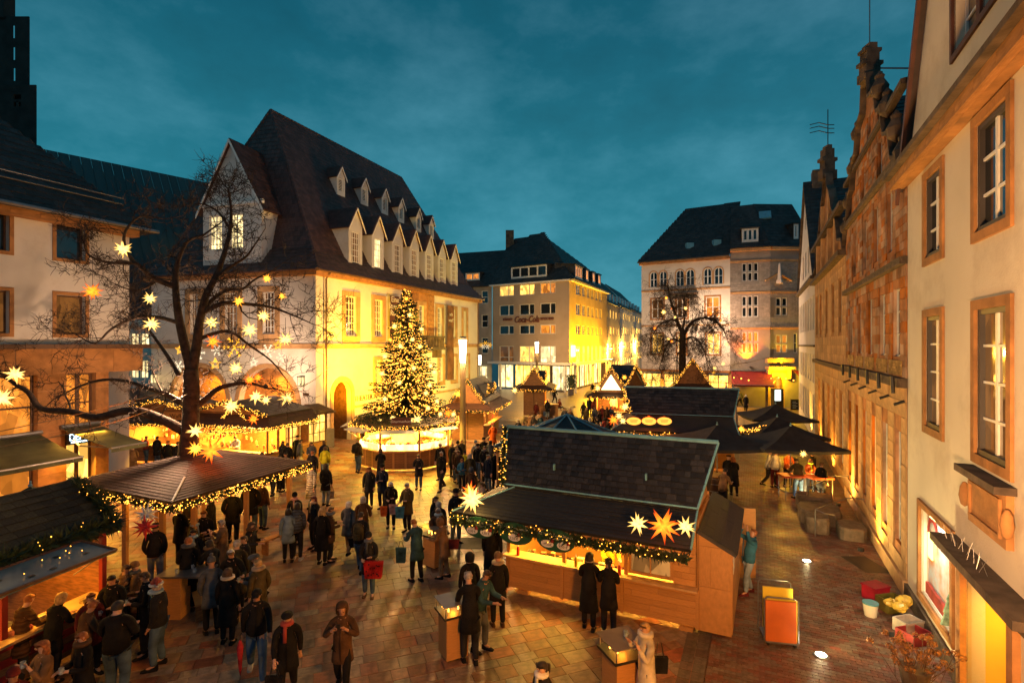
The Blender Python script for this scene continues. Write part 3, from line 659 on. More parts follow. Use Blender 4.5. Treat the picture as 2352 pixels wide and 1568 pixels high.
for (x0, x1, yt, yb, lab, lines) in ((888, 907, 679, 800, 'dark red banner reading Eine Stunde Ruhe hanging on the theatre', [('Eine', .85), ('Stunde', .72), ('Ruhe', .59)]),
                                  (1021, 1034, 701, 872, 'tall dark orange banner reading ach was beside theatre windows', [('ach', .80), ('was?!', .72)])):
 s_a, s_b = fr.s(x0), fr.s(x1); za, zb = fr.z(x0, yb), fr.z(x0, yt)
 B = thing('banner', lab, 'banner', fr.p((s_a+s_b)/2, zb, .3))
 bm = pmat('banner_cloth_%d' % x0, (0.10, 0.03, 0.03) if x0 < 1000 else (0.16, 0.06, 0.02), .8, .4, 1.2)
 w_ = 1.25; c = (s_a+s_b)/2; s_a, s_b = c-w_/2, c+w_/2
 mb = MB(); n = 10
 for i in range(n):
  z1_, z2_ = zb-(zb-za)*i/n, zb-(zb-za)*(i+1)/n; d1, d2 = .35+.03*math.sin(i), .35+.03*math.sin(i+1)
  mb.poly([fr.p(s_a, z1_, d1), fr.p(s_b, z1_, d1), fr.p(s_b, z2_, d2), fr.p(s_a, z2_, d2)])
 obj('cloth', mb, bm, B)
 mb = MB(); fr.box(mb, s_a-.1, s_b+.1, zb, zb+.06, .32, .38); fr.box(mb, s_a, s_a+.05, zb, zb+.05, 0, .34); fr.box(mb, s_b-.05, s_b, zb, zb+.05, 0, .34); fr.box(mb, s_a-.05, s_b+.05, za-.04, za, .33, .37)
 obj('bracket', mb, M_metal, B)
 for t_, k in lines: text(t_, fr.p(c, za+(zb-za)*(k+.08), .40), fr.t, V((0,0,1)), .62 if x0 < 1000 else .45, M_white, B, 'lettering', extrude=.002)
# left house
hA = V((-16.6, 23.0, 0)); hd = V((-0.368, -0.930, 0))
lh = thing('left_house', 'white house with dark eave and brown stone shop floor at the left edge', 'building', hA)
hf = Fac(hA, hA + hd * 14)
EH = 11.5
HW = [hf.rect(*w) for w in [(196,129,508,602),(196,129,678,768)]]
HW = [(HW[0][0]+.0, HW[0][1], 8.95, 10.75), (HW[0][0], HW[0][1], 6.85, 8.05)]
HW[1] = (HW[0][0], HW[0][1], hf.z(196, 768), hf.z(196, 681)); HW[0] = (HW[0][0], HW[0][1], hf.z(196, 600), hf.z(196, 515))
wd = HW[0][1]-HW[0][0]
HW += [(HW[0][1]+1.45, HW[0][1]+1.45+wd, a, b) for a, b in ((HW[0][2], HW[0][3]), (HW[1][2], HW[1][3]))]
HW += [(HW[0][1]+4.2, HW[0][1]+4.2+wd, a, b) for a, b in ((HW[0][2], HW[0][3]), (HW[1][2], HW[1][3]))]
obj('wall', hf.wall([(0, 6.55), (14, 6.55), (14, EH), (0, EH)], [rpoly(r) for r in HW], .3), M_plaster, lh)
for i, r in enumerate(HW): window(hf, r, lh, 1, 1, M_wood_d, G_dim if i in (1, 3) else G_dark, .26, .06, .03, M_sand, .13, .03)
mb = MB(); mb.poly([hf.p(0, 0, -.0), hf.p(0, EH, 0), hf.p(0, EH, -9), hf.p(0, 0, -9)]); obj('wall', mb, M_plaster, lh)
course(hf, -.15, 14, EH-.28, EH, .45, lh, M_sand, 'cornice'); course(hf, -.5, 14, 6.42, 6.6, .65, lh, M_wood_d, 'ledge')
LB = obj('lower_wall', hf.box(MB(), -.4, 14, 5.45, 6.42, -2, .25), M_sand, lh)
ups = V((0, 0, 1)); hx = -hf.t      # frame for stones: ux x up = outward normal
pieces('stone', hf.p(14, 5.45, .25), hx, ups, [(0,0),(14.4,0),(14.4,.97),(0,.97)], 1.1, .97, M_sand, LB, thick=.03, gap=.012, maxn=60, bond=0)
piers = [(.75, 1.25), (2.3, 3.25), (6.8, 7.8), (11, 12)]
for a, b in piers:
 P_ = obj('pier', hf.box(MB(), a, b, 0, 5.45, -1.2, -.15), M_sand_l, lh)
 pieces('stone', hf.p(b, 0, -.15), hx, ups, [(0,0),(b-a,0),(b-a,5.45),(0,5.45)], (b-a), .8, M_sand, P_, thick=.03, gap=.012, maxn=40, bond=0)
 o = MB(); 
for a, b in ((1.25, 2.3), (3.25, 6.8), (7.8, 11)):
 window(hf, (a, b, 3.0, 5.45), lh, 2 if a < 2 else 3, 2, M_wood_d, G_orange, .45, .09, .07)
 window(hf, (a, b, .1, 2.85), lh, 2, 1, M_wood_d, G_orange if a > 3 else G_lit, .5, .09, .07)
m = MB(); m.cbox(-30, -30.1, 20, 20.1, 0, .1)
eh = [hf.p(-.7, EH, .75), hf.p(15, EH, .75), hf.p(15, EH, -9.5), hf.p(-.7, EH, -9.5)]
ra, rb = hf.p(4.6, 17.2, -4.4), hf.p(15, 17.2, -4.4)
roof_face([eh[0], eh[1], rb, ra], lh, M_tile_g, .32, .36, maxn=120); roof_face([eh[3], eh[0], ra], lh, M_tile_g, .32, .36); roof_face([eh[2], eh[3], ra, rb], lh, M_tile_g, .6, .6)
mb = MB(); mb.tube([hf.p(-.7, EH+.02, .85), hf.p(15, EH+.02, .85)], .08, 6); obj('gutter', mb, M_metal, lh)
mb = MB(); mb.tube([hf.p(.2, EH+1.1, -.05), hf.p(15, EH+1.1, -.05)], .03, 5); mb.tube([hf.p(.2, EH+1.35, -.05), hf.p(15, EH+1.35, -.05)], .02, 5); obj('snow_guard', mb, M_metal, lh)
sgn = thing('shop_sign', 'backlit shop sign with white letters DEPOT under the green awning', 'sign', hf.p(1.8, 3.0, .0))
obj('sign_box', hf.box(MB(), 1.3, 2.35, 2.62, 3.1, -.5, -.02), M_black, sgn)
text('DEPOT', hf.p(1.82, 2.9, -.01), hx, ups, .36, emat('sign_white', (.55, .85, 1.0), 4.0), sgn, 'lettering', sx=.8)
obj('sign_underline', hf.box(MB(), 1.4, 2.2, 2.68, 2.74, -.02, -.01), emat('sign_white', (.55, .85, 1.0), 4.0), sgn)
M_awn = pmat('awning_green', (0.055, 0.060, 0.025), .85, .3, 1.5)
def awning(f, s0, s1, z, zo, d0, d1, mat, label, stripes=True, tube=True):
 A = thing('awning', label, 'awning', f.p((s0+s1)/2, z, d0))
 n = 10; mb = MB()
 for i in range(n):
  a, b = s0+(s1-s0)*i/n, s0+(s1-s0)*(i+1)/n
  k0 = .03*math.sin(i*math.pi/n*1); 
  mb.add([f.p(a, z, d0), f.p(b, z, d0), f.p(b, (z+zo)/2-.05, (d0+d1)/2), f.p(a, (z+zo)/2-.05, (d0+d1)/2), f.p(b, zo, d1), f.p(a, zo, d1), f.p(b, zo-.16, d1), f.p(a, zo-.16, d1)], [(0,1,2,3),(3,2,4,5),(5,4,6,7)])
 obj('awning_cloth', mb, mat, A)
 mb = MB(); mb.tube([f.p(s0-.05, z+.06, d0+.05), f.p(s1+.05, z+.06, d0+.05)], .09, 8); mb.tube([f.p(s0, zo, d1), f.p(s1, zo, d1)], .035, 6)
 for s in (s0+.3, s1-.3): mb.tube([f.p(s, z-.35, d0), f.p(s+.5, (z+zo)/2-.25, (d0+d1)/2), f.p(s, zo-.05, d1)], .03, 5)
 obj('awning_arm', mb, M_metal, A)
 return A
awning(hf, 1.2, 2.5, 3.3, 2.75, -.1, 2.9, M_awn, 'olive green awning over the backlit shop sign')
awning(hf, 3.2, 7.4, 3.2, 2.55, -.1, 2.5, M_awn, 'olive green awning at the left edge above the shop front')
# church behind
ch = thing('church_tower', 'dark stepped church tower with narrow openings at the left edge', 'church tower', (-50, 55, 0))
def towerbox(x0, x1, y, yt, dep, slots, zb=0):
 f = Fac(atY(x0, 600, y), atY(x1, 600, y)); z = atY(x1, yt, y).z
 hs = [f.rect(*s_) for s_ in slots]
 hl = [rpoly(h) for h in hs if h[1] < f.L-.05]
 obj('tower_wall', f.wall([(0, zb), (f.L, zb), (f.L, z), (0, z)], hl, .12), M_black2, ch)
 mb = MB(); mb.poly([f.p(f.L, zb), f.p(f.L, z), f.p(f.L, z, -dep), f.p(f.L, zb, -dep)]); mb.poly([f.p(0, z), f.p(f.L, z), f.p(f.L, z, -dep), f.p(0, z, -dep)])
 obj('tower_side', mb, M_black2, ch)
 for h in hs:
  pass
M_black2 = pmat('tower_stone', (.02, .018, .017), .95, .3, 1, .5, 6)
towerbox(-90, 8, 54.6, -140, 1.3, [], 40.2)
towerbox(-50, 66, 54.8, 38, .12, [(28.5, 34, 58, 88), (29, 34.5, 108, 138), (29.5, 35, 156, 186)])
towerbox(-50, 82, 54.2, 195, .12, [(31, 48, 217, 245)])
f = Fac(atY(20, 600, 54.25), atY(60, 600, 54.25)); mb = MB()
a = f.rect(31, 48, 232, 246); f.box(mb, a[0], a[1], a[3]-.1, a[3]+.15, -.1, 0); f.box(mb, (a[0]+a[1])/2-.12, (a[0]+a[1])/2+.12, a[2], a[3], -.1, 0); obj('balustrade', mb, M_black2, ch)
nv = thing('church_nave', 'long church roof of grey green sheet behind the left house', 'church', (-50, 62, 0))
N1, N2, N3, N4 = atY(60, 335, 52), atY(520, 490, 66), atY(560, 760, 58), atY(60, 760, 44)
roof_face([N4, N3, N2, N1], nv, M_copper, .9, 30.0, thick=.05, gap=.03, tilt=0.0, name='roof_sheet', maxn=40)
P = rayplane(690/ (2195/1400) * .5742, 1395 / (2195/1400) * .5742, N4, (N3-N4).cross(N1-N4).normalized())
obj('roof_hatch', MB().cbox(P.x-.8, P.x+.8, P.y-1.2, P.y+.6, P.z-.6, P.z+.6), M_black2, nv)
gb = thing('gap_house', 'pale house with tall lit windows behind the waffle stalls', 'house', (-33, 45, 0))
gf = Fac((-36, 46), (-24, 43.5)); zz = 9.2
gw = [gf.rect(*w) for w in [(248,262,832,868),(300,318,828,868),(322,340,826,868),(300,318,765,792),(322,342,765,792)]]
obj('wall', gf.wall([(0,0),(gf.L,0),(gf.L,zz),(0,zz)], [rpoly(r) for r in gw], .2), pmat('plaster_pale_green', (.55,.60,.55), .9, .1), gb)
for r in gw: window(gf, r, gb, 2, 3, M_white, G_lit2, .15)
roof_face([gf.p(-.3, zz-.1, .4), gf.p(gf.L+.3, zz-.1, .4), gf.p(gf.L+.3, zz+5, -4), gf.p(-.3, zz+5, -4)], gb, M_tile_g, .5, .5)
# centre: beige corner block
cc = thing('corner_block', 'beige four storey corner building with red script sign and dark hip roof', 'building', (7.6, 71.8, 0))
cA = (7.75, 71.8); cB = (16.3, 91.0); cC = (-2.9, 79.0)
cr_, cl_ = Fac(cA, cB), Fac(cA, cC); CE = 15.35; ZS = 4.1
cols = [(1147,1180),(1193,1227.5),(1240.6,1276.3)]
zr = [(cl_.z(1242, 833), cl_.z(1242, 794.5)), (cl_.z(1240.6, 767), cl_.z(1240.6, 745.5)), (cl_.z(1240.6, 722), cl_.z(1240.6, 696.5)), (cl_.z(1241, 675.5), cl_.z(1241, 650.5))]
cw = []
for j, (za, zb) in enumerate(zr):
 for x0, x1 in cols: cw.append((*sorted((cl_.s(x0), cl_.s(x1))), za, zb, j))
obj('wall', cl_.wall([(0, ZS), (cl_.L, ZS), (cl_.L, CE), (0, CE)], [rpoly(r[:4]) for r in cw], .25), M_plaster_b, cc)
lit = {0: [G_lit2, G_lit, G_dim], 1: [G_dark]*3, 2: [G_dim, G_dark, G_dark], 3: [G_orange, G_lit, G_lit]}
for k, r in enumerate(cw):
 j = r[4]; i = k % 3
 window(cl_, r[:4], cc, 2, 1, M_wframe, [G_dim, G_lit, G_lit2][i] if j == 0 else ([G_dark, G_dark, G_orange][i] if j == 1 else (G_dark if j == 2 else [G_lit, G_lit, G_orange][i])), .15, .10, .08, split=.36, transom=.3 if j == 0 else None)
rcol = [(1323,1334),(1337.5,1345),(1348.5,1355),(1358.4,1364),(1368,1373.5),(1377,1382.6)]
cw2 = []
for j, (za, zb) in enumerate(zr):
 for x0, x1 in rcol: cw2.append((*sorted((cr_.s(x0), cr_.s(x1))), za, zb, j))
obj('wall', cr_.wall([(0, ZS), (cr_.L, ZS), (cr_.L, CE), (0, CE)], [rpoly(r[:4]) for r in cw2], .25), pmat('plaster_ochre', (.52, .36, .16), .9, .1, .6, .3, 20), cc)
for k, r in enumerate(cw2): window(cr_, r[:4], cc, 2, 1, M_wframe, G_dim if r[4] else G_lit, .15, .10, .08)
for f in (cl_, cr_):
 obj('eave_board', f.box(MB(), -.3, f.L+.3, CE-.18, CE, 0, .5), M_wframe, cc)
 obj('canopy', f.box(MB(), -.9, f.L, ZS-.35, ZS-.02, -.1, 1.3), M_wframe, cc)
 n = int(f.L/2.6)
 for i in range(n):
  a, b = .4 + i*(f.L-.4)/n, .4 + (i+1)*(f.L-.4)/n - .3
  window(f, (a, b, .15, ZS-.5), cc, 2, 1, M_metal, G_shop if (i % 3) else G_lit2, 1.0, .09, .07)
 for i in range(3):
  q = f.p(.1+i*f.L/2.4, 0, .9); mb = MB(); mb.tube([q, q + V((0,0,ZS-.35))], .17, 9); obj('column', mb, M_wframe, cc)
M_red = pmat('sign_red_dark', (.13, .035, .03), .7, .2)
ct = -cl_.t
text('Coca-Cola', cl_.p(cl_.s(1210), cl_.z(1210, 734), .12), ct, V((0,0,1)), 1.35, M_red, cc, 'script_sign', extrude=.08, shear=.35, sx=.72)
text('KÖSTLICH', cl_.p(cl_.s(1167), cl_.z(1167, 734), .1), ct, V((0,0,1)), .55, M_red, cc, 'sign_word', extrude=.05, sx=.62)
text('ERFRISCHEND', cl_.p(cl_.s(1257), cl_.z(1257, 732), .1), ct, V((0,0,1)), .55, M_red, cc, 'sign_word', extrude=.05, sx=.62)
E = [cl_.p(cl_.L, CE, .5), cl_.p(-.3, CE, .5) + cr_.n*.5, cr_.p(cr_.L+.3, CE, .5)]
rA = atY(1170, 553, 86); rB = atY(1257, 552, 84); rC = atY(1352, 618, 97)
rB = V((rB.x, rB.y, rA.z))
roof_face([E[0], E[1], rB, rA], cc, M_tile_g, .5, .5)
nn = (E[2]-E[1]).cross(rB-E[1]).normalized(); rC = rayplane(1345, 612, E[1], nn)
roof_face([E[1], E[2], rC, rB], cc, M_tile_g, .5, .5)
def boxdormer(f, xs, yt, yb, plane, parent, n, glass=G_dark, base=None):
 """flat roofed dormer band with n windows on the roof plane (P0, n)"""
 Pm = rayplane((xs[0]+xs[1])/2, yb, *plane); d = (Pm - f.A).dot(f.n)
 f2 = Fac(f.p(0, 0, d+.1), f.p(f.L, 0, d+.1)); 
 if f2.n.dot(f.n) < 0: f2.n = -f2.n
 s0, s1 = sorted((f2.s(xs[0]), f2.s(xs[1]))); z0 = Pm.z; z1 = z0 + (yb-yt)/FP*Pm.y
 ws = [(s0+.1+(s1-s0-.2)*i/n+.04, s0+.1+(s1-s0-.2)*(i+1)/n-.04, z0+.15, z1-.12) for i in range(n)]
 D = obj('dormer', f2.wall([(s0, z0-.2), (s1, z0-.2), (s1, z1), (s0, z1)], [rpoly(r) for r in ws], .1), M_wframe, parent)
 mb = MB(); mb.box(f2.p(s0-.15, z1, .15), f2.t*(s1-s0+.3), -f.n*3 + V((0,0,.25)), V((0,0,.12)))
 for s in (s0, s1): mb.poly([f2.p(s, z0-.2), f2.p(s, z1), f2.p(s, z1+.2, -3), f2.p(s, z0-.2, -3)])
 obj('dormer_roof', mb, M_tile_g, D)
 for r in ws:
  mb = MB(); a, b, c, e_ = r
  f2.box(mb, a, b, c, c+.07, -.08, -.03); f2.box(mb, a, b, e_-.07, e_, -.08, -.03); f2.box(mb, a, a+.07, c, e_, -.079, -.031); f2.box(mb, b-.07, b, c, e_, -.079, -.031)
  W_ = obj('window_frame', mb, M_wframe, D); g = MB(); g.poly([f2.p(a, c, -.07), f2.p(b, c, -.07), f2.p(b, e_, -.07), f2.p(a, e_, -.07)]); obj('pane', g, glass, D)
pl = (E[0], (E[1]-E[0]).cross(rA-E[0]).normalized())
boxdormer(cl_, (1174, 1256), 611, 637, pl, cc, 4)
pr = (E[1], nn)
boxdormer(cr_, (1321, 1338), 612, 640, pr, cc, 3, G_orange)
for x in (1349, 1364, 1377): boxdormer(cr_, (x-3, x+3), 612+(x-1330)*.42, 640+(x-1330)*.3, pr, cc, 1, G_orange)
c = atY(1171, 560, 85); mb = MB(); mb.cbox(c.x-.65, c.x+.65, c.y-.5, c.y+.6, c.z-2, c.z+2.1); o = obj('chimney', mb, M_sand_d, cc)
nb = thing('grey_house', 'plain grey house between the theatre and the beige corner block', 'house', (-4, 79.5, 0))
nf = Fac((-3.0, 79.2), (-16, 84)); 
nw = [(nf.s(1121), nf.s(1106), nf.z(1121, b), nf.z(1121, a)) for a, b in ((667,697),(722,752),(775,812))]
nw = [tuple(sorted(r[:2])) + r[2:] for r in nw]
obj('wall', nf.wall([(0, 0), (nf.L, 0), (nf.L, 15.2), (0, 15.2)], [rpoly(r) for r in nw], .2), M_plaster_g, nb)
for r in nw: window(nf, r, nb, 1, 2, M_wframe, G_dark, .15, .1, .08)
q1, q2 = nf.p(-.0, 15.2, .5), nf.p(nf.L, 15.2, .5); q3, q4 = nf.p(nf.L, 21.8, -7), nf.p(0, 21.8, -7)
roof_face([q1, q2, q3, q4], nb, M_tile_g, .5, .5)
boxdormer(nf, (1069, 1102), 627, 644, (q1, (q2-q1).cross(q4-q1).normalized()), nb, 2, G_orange)
shop = Fac((-3.2, 78.6), (-12, 81.8)); window(shop, (.4, 4.5, .3, 3.4), nb, 4, 2, M_metal, G_lit2, .02, .1, .08)
fh = []
for i, (x0, x1, yt, yb, Y0, Y1, c, lab) in enumerate([(1391, 1424, 694, 705, 92, 108, M_plaster_b, 'far terraced house with beige front beyond the yellow facade'), (1424, 1448, 704, 714, 109, 126, M_plaster, 'far white terraced house in the middle of the street row'), (1448, 1474, 712, 722, 127, 150, M_plaster, 'farthest white terraced house at the end of the street')]):
 A_, B_ = atY(x0, 700, Y0), atY(x1, 700, Y1); f = Fac(A_, B_); z = atY(x0, yt, Y0).z
 H_ = thing('terraced_house', lab, 'house', (A_.x, A_.y, 0), 'far houses along the shopping street')
 ws = []
 for r_ in range(4):
  for k in range(5):
   s = f.L*(k+.3)/5; ws.append((s, s+f.L*.09, z-2.6-r_*3.1, z-1.0-r_*3.1))
 obj('wall', f.wall([(0, 0), (f.L, 0), (f.L, z), (0, z)], [rpoly(r) for r in ws], .2), c, H_)
 for r in ws: window(f, r, H_, 2, 1, M_wframe, G_dim if rnd.random() < .8 else G_lit, .15, .12, .1)
 roof_face([f.p(0, z, .4), f.p(f.L, z, .4), f.p(f.L, z+6.5, -6), f.p(0, z+6.5, -6)], H_, M_tile_g, .8, .8)
 mb = MB(); mb.poly([f.p(0, 0), f.p(0, z), f.p(0, z+6.5, -6), f.p(0, z, -12), f.p(0, 0, -12)]); obj('wall', mb, c, H_)
 for k in range(4):
  s = f.L*(k+.5)/4; mb = MB(); mb.box(f.p(s-.6, z+.6, -.3), f.t*1.2, V((0,0,1.6)), -f.n*2.5); D = obj('dormer', mb, M_wframe, H_)
  mb = MB(); f.box(mb, s-.45, s+.45, z+.9, z+1.9, -.31, -.28); obj('pane', mb, G_dark, D)
 n = 4
 for k in range(n): window(f, (f.L*k/n+.3, f.L*(k+1)/n-.3, .3, 3.3), H_, 1, 1, M_metal, G_shop, .05, .1, .1)
A_ = atY(1440, 700, 170); B_ = atY(1520, 700, 170); f = Fac(A_, B_); H_ = thing('street_end_house', 'pale lit house closing the far end of the street', 'house', (A_.x, A_.y, 0))
obj('wall', f.box(MB(), -2, f.L+5, 0, 17, -8, 0), M_plaster, H_)
for k in range(5):
 for j in range(4): window(f, (1+k*2.4, 2.2+k*2.4, 3.8+j*3.2, 5.4+j*3.2), H_, 1, 1, M_wframe, G_lit, -.06, .1, .1)
obj('shop_front', f.box(MB(), -1, f.L+4, .2, 3.2, 0, .1), G_shop, H_)
# white house with arched windows
wh = thing('white_house', 'tall white house with arched top floor windows behind the bare tree', 'building', (14.9, 61.2, 0))
wf = Fac((14.95, 61.2), (23.2, 56.4)); WE = 15.95
aw = [(1493,1509.6,624,659.6),(1515,1531.5,622,659),(1552.7,1571,619.6,655.5),(1575.7,1595,617.3,654.6),(1616,1634.6,613.8,652.3),(1640.4,1660.4,611.5,651)]
AW = [wf.rect(*w) for w in aw]; AW = [(a, b, 13.05, 14.85) for a, b, c, d in AW]
sw_ = [wf.rect(*w) for w in [(1497,1524,687,734),(1554.6,1579,686,733),(1621,1652.7,682,729)]]; SW = [(a, b, wf.z(1621, 729), wf.z(1621, 682)) for a, b, c, d in sw_]
tw_ = [wf.rect(*w) for w in [(1497,1522,766,811),(1556,1576,766,811),(1623,1653.4,764.6,814.6)]]; TW = [(a, b, wf.z(1623, 813), wf.z(1623, 765)) for a, b, c, d in tw_]
obj('wall', wf.wall([(0, 3.7), (wf.L, 3.7), (wf.L, WE), (0, WE)], [apoly(r, 10) for r in AW] + [rpoly(r) for r in SW+TW], .25), M_plaster, wh)
for r in AW: window(wf, r, wh, 2, 2, M_wframe, G_dark, .15, .07, .05, M_sand_l, .12, .05, arch=True)
for i, r in enumerate(SW): window(wf, r, wh, 2, 2, M_wframe, G_dim if i != 2 else G_orange, .15, .09, .06, M_sand, .16, .05)
for r in TW: window(wf, r, wh, 2, 2, M_wframe, G_lit, .15, .09, .06, M_sand, .16, .05)
course(wf, 0, wf.L, 12.55, 12.75, .1, wh, M_sand_l, maxn=0); course(wf, 0, wf.L, 8.6, 8.75, .08, wh, M_sand_l, maxn=0); course(wf, -.2, wf.L, WE-.3, WE, .4, wh, M_sand, 'cornice', maxn=0)
mb = wf.box(MB(), 3.4, 6.3, 11.6, 11.75, 0, .9); wf.box(mb, 3.5, 6.2, 12.9, 12.95, .8, .85)
for i in range(14): wf.box(mb, 3.5+i*.2, 3.53+i*.2, 12.2, 12.9, .8, .84)
wf.box(mb, 3.4, 6.3, 12.1, 12.22, 0, .9); obj('balcony', mb, M_sand_d, wh)
obj('side_wall', MB().poly([wf.p(0, 0), wf.p(0, WE), wf.p(0, WE, -10), wf.p(0, 0, -10)]), M_plaster, wh)
course(wf, -.1, wf.L, 3.5, 3.75, .3, wh, M_sand, 'shop_cornice', maxn=0)
n = 4
for i in range(n):
 a, b = wf.L*i/n+.15, wf.L*(i+1)/n-.15
 window(wf, (a, b, .3, 3.3), wh, 2, 1, M_metal, G_shop, .12, .08, .06, transom=.72)
 P_ = obj('pier', wf.box(MB(), wf.L*(i+1)/n-.15, wf.L*(i+1)/n+.15, 0, 3.5, -.1, .12), M_sand_l, wh)
wr0, wr1 = wf.p(-.4, WE, .5), wf.p(wf.L, WE, .5); wr2 = atY(1700, 463, 61.5); wr3 = atY(1575, 481, 66); wr2 = V((wr2.x, wr2.y, wr3.z))
nn2 = (wr1-wr0).cross(wr3-wr0).normalized(); wr2 = rayplane(1701, 463, wr0, nn2)
roof_face([wr0, wr1, wr2, wr3], wh, M_tile_g, .5, .5)
for x, y in ((1583, 566), (1645, 559)):
 P = rayplane(x, y, wr0, nn2); obj('skylight', MB().cbox(P.x-.4, P.x+.4, P.y-.4, P.y+.2, P.z-.3, P.z+.35), M_zinc_sky, wh)
wb = wf.p(-.4, WE, -11); roof_face([wb, wr0, wr3], wh, M_tile_g, .5, .5)
# grey brick house
gh = thing('grey_brick_house', 'grey brick house with bay, obelisk and orange lit lower windows', 'building', (26, 56, 0))
gfA = Fac((23.2, 56.4), (26.8, 55.0)); gfB = Fac((26.8, 55.0), (31.5, 55.2)); GE = 16.6
GE = gfA.z(1700, 572)
M_gbrick = pmat('brick_grey', (.30, .27, .25), .9, .12, 4, .3, 30, rand=.12)
trip = []
for za, zb in ((647, 604), (729, 679), (811, 761.5)):
 s0, s1 = gfA.s(1702.7), gfA.s(1742.7); z0, z1 = gfA.z(1702.7, za), gfA.z(1702.7, zb)
 for i in range(3):
  w_ = (s1-s0)/3
  for j in range(2): trip.append((s0+w_*i+.06, s0+w_*(i+1)-.06, z0+(z1-z0)*j/2+.05, z0+(z1-z0)*(j+1)/2-.05))
aw_ = obj('wall', gfA.wall([(0, 0), (gfA.L, 0), (gfA.L, GE), (0, GE)], [rpoly(r) for r in trip], .18), M_plaster_g, gh)
for i, r in enumerate(trip): window(gfA, r, gh, 1, 1, M_wframe, G_dark if i < 12 else G_orange, .1, .07, .04)
trip2 = []
for za, zb in ((725, 682.7), (811, 768)):
 s0, s1 = gfB.s(1767), gfB.s(1809); z0, z1 = gfB.z(1767, za), gfB.z(1767, zb)
 for i in range(3):
  w_ = (s1-s0)/3
  for j in range(2): trip2.append((s0+w_*i+.06, s0+w_*(i+1)-.06, z0+(z1-z0)*j/2+.05, z0+(z1-z0)*(j+1)/2-.05))
gdoor = (gfB.s(1768), gfB.s(1797), 0, gfB.z(1768, 862))
gdoor = (gdoor[0], gdoor[1], 0, 3.3)
extra = [tuple(sorted((gfB.s(1823), gfB.s(1831)))) + (gfB.z(1823, b), gfB.z(1823, a)) for a, b in ((602,648),(682,728),(765,810))]
obj('wall', gfB.wall([(0, 0), (gfB.L, 0), (gfB.L, GE), (0, GE)], [rpoly(r) for r in trip2+extra] + [apoly(gdoor, 10)], .18), M_plaster_g, gh)
for i, r in enumerate(trip2): window(gfB, r, gh, 1, 1, M_wframe, G_dark if i < 6 else G_orange, .1, .07, .04)
for r in extra: window(gfB, r, gh, 1, 2, M_wframe, G_dark, .1, .07, .04)
for f, L0 in ((gfA, 0), (gfB, 0)):
 for za, zb in ((3.6, 3.85), (8.15, 8.35), (11.9, 12.1), (15.2, 15.4), (GE-.3, GE)):
  obj('string_course', f.box(MB(), 0, f.L, za, zb, 0, .14 if za < GE-.5 else .4), M_sand_l if za > 4 else M_sand, gh)
 hl = [(a-.12, b+.12, c-.1, d+.1) for a, b, c, d in (trip if f is gfA else trip2)]
 for (za, zb) in ((8.4, 11.85), (12.15, 15.15)):
  pieces('brick', f.p(0, za, 0), f.t, V((0,0,1)), [(0,0),(f.L,0),(f.L,zb-za),(0,zb-za)], .5, .25, M_gbrick, aw_, thick=.02, gap=.02, holes=[(a, b, c-za, d-za) for a, b, c, d in hl], maxn=0)
window(gfB, (gdoor[0], gdoor[1], 0, 3.3), gh, 2, 3, M_wood_d, G_orange, .16, .12, .08, M_sand_l, .2, .06, arch=True)
obj('balcony', gfB.box(MB(), gfB.s(1757), gfB.s(1818), gfB.z(1757, 822)-.5, gfB.z(1757, 822), 0, .5), M_sand_l, gh)
obj('door_canopy', gfB.box(MB(), gfB.s(1757), gfB.s(1818), 4.0, 4.3, 0, .8), M_sand_l, gh)
for px in (1762, 1808): obj('bracket', gfB.box(MB(), gfB.s(px)-.15, gfB.s(px)+.15, 3.0, 4.0, 0, .5), M_sand_l, gh)
q = gfB.p(gfB.s(1787), gfB.z(1787, 645), .3); mb = MB(); mb.lathe(q - V((0,0,.3)), [(.35, 0), (.35, .35), (.24, .4), (.12, 2.0), (.01, 2.15)], 4); obj('obelisk', mb, M_plaster, gh)
mb = MB()
for sg in (-1, 1): mb.box(gfB.p(gfB.s(1787), gfB.z(1787, 630), 0), gfB.t*sg*1.4 + V((0,0,-.75)), V((0,0,.16)), gfB.n*.25)
obj('pediment', mb, M_sand_l, gh)
gr = [gfA.p(0, GE, .45), gfA.p(gfA.L, GE, .45), gfB.p(gfB.L, GE, .45)]
tA = rayplane(1706, 470, gr[0], V((0,0,1))); 
t0 = gfA.p(.2, 22.2, -4.2); t1 = gfB.p(.3, 22.2, -4.2); t2 = gfB.p(gfB.L, 22.2, -4.2)
roof_face([gr[0], gr[1], t1, t0], gh, M_tile_g, .5, .5); roof_face([gr[1], gr[2], t2, t1], gh, M_tile_g, .5, .5)
boxdormer(gfA, (1704, 1742), 525, 555, (gr[0], (gr[1]-gr[0]).cross(t0-gr[0]).normalized()), gh, 3); boxdormer(gfB, (1823, 1834), 515, 548, (gr[1], (gr[2]-gr[1]).cross(t1-gr[1]).normalized()), gh, 1)
P = rayplane(1757, 495, gr[0], (gr[1]-gr[0]).cross(t0-gr[0]).normalized()); nq = (gr[1]-gr[0]).cross(t0-gr[0]).normalized(); nq = nq if nq.z > 0 else -nq
sl_ = MB(); up_ = nq.cross(gfA.t).normalized(); up_ = up_ if up_.z > 0 else -up_; sl_.box(P - gfA.t*.6 - up_*.6, gfA.t*1.2, up_*1.2, nq*.15); obj('skylight', sl_, M_zinc_sky, gh)
M_awr = pmat('awning_red', (.22, .012, .018), .8, .15)
awning(gfA, .1, gfA.L+.1, 3.75, 2.5, .1, 3.0, M_awr, 'dark red awning in front of the grey brick house')
awning(gfB, gfB.s(1822), gfB.L, 3.9, 2.7, .1, 2.0, M_awr, 'small red awning right of the arched tavern door')
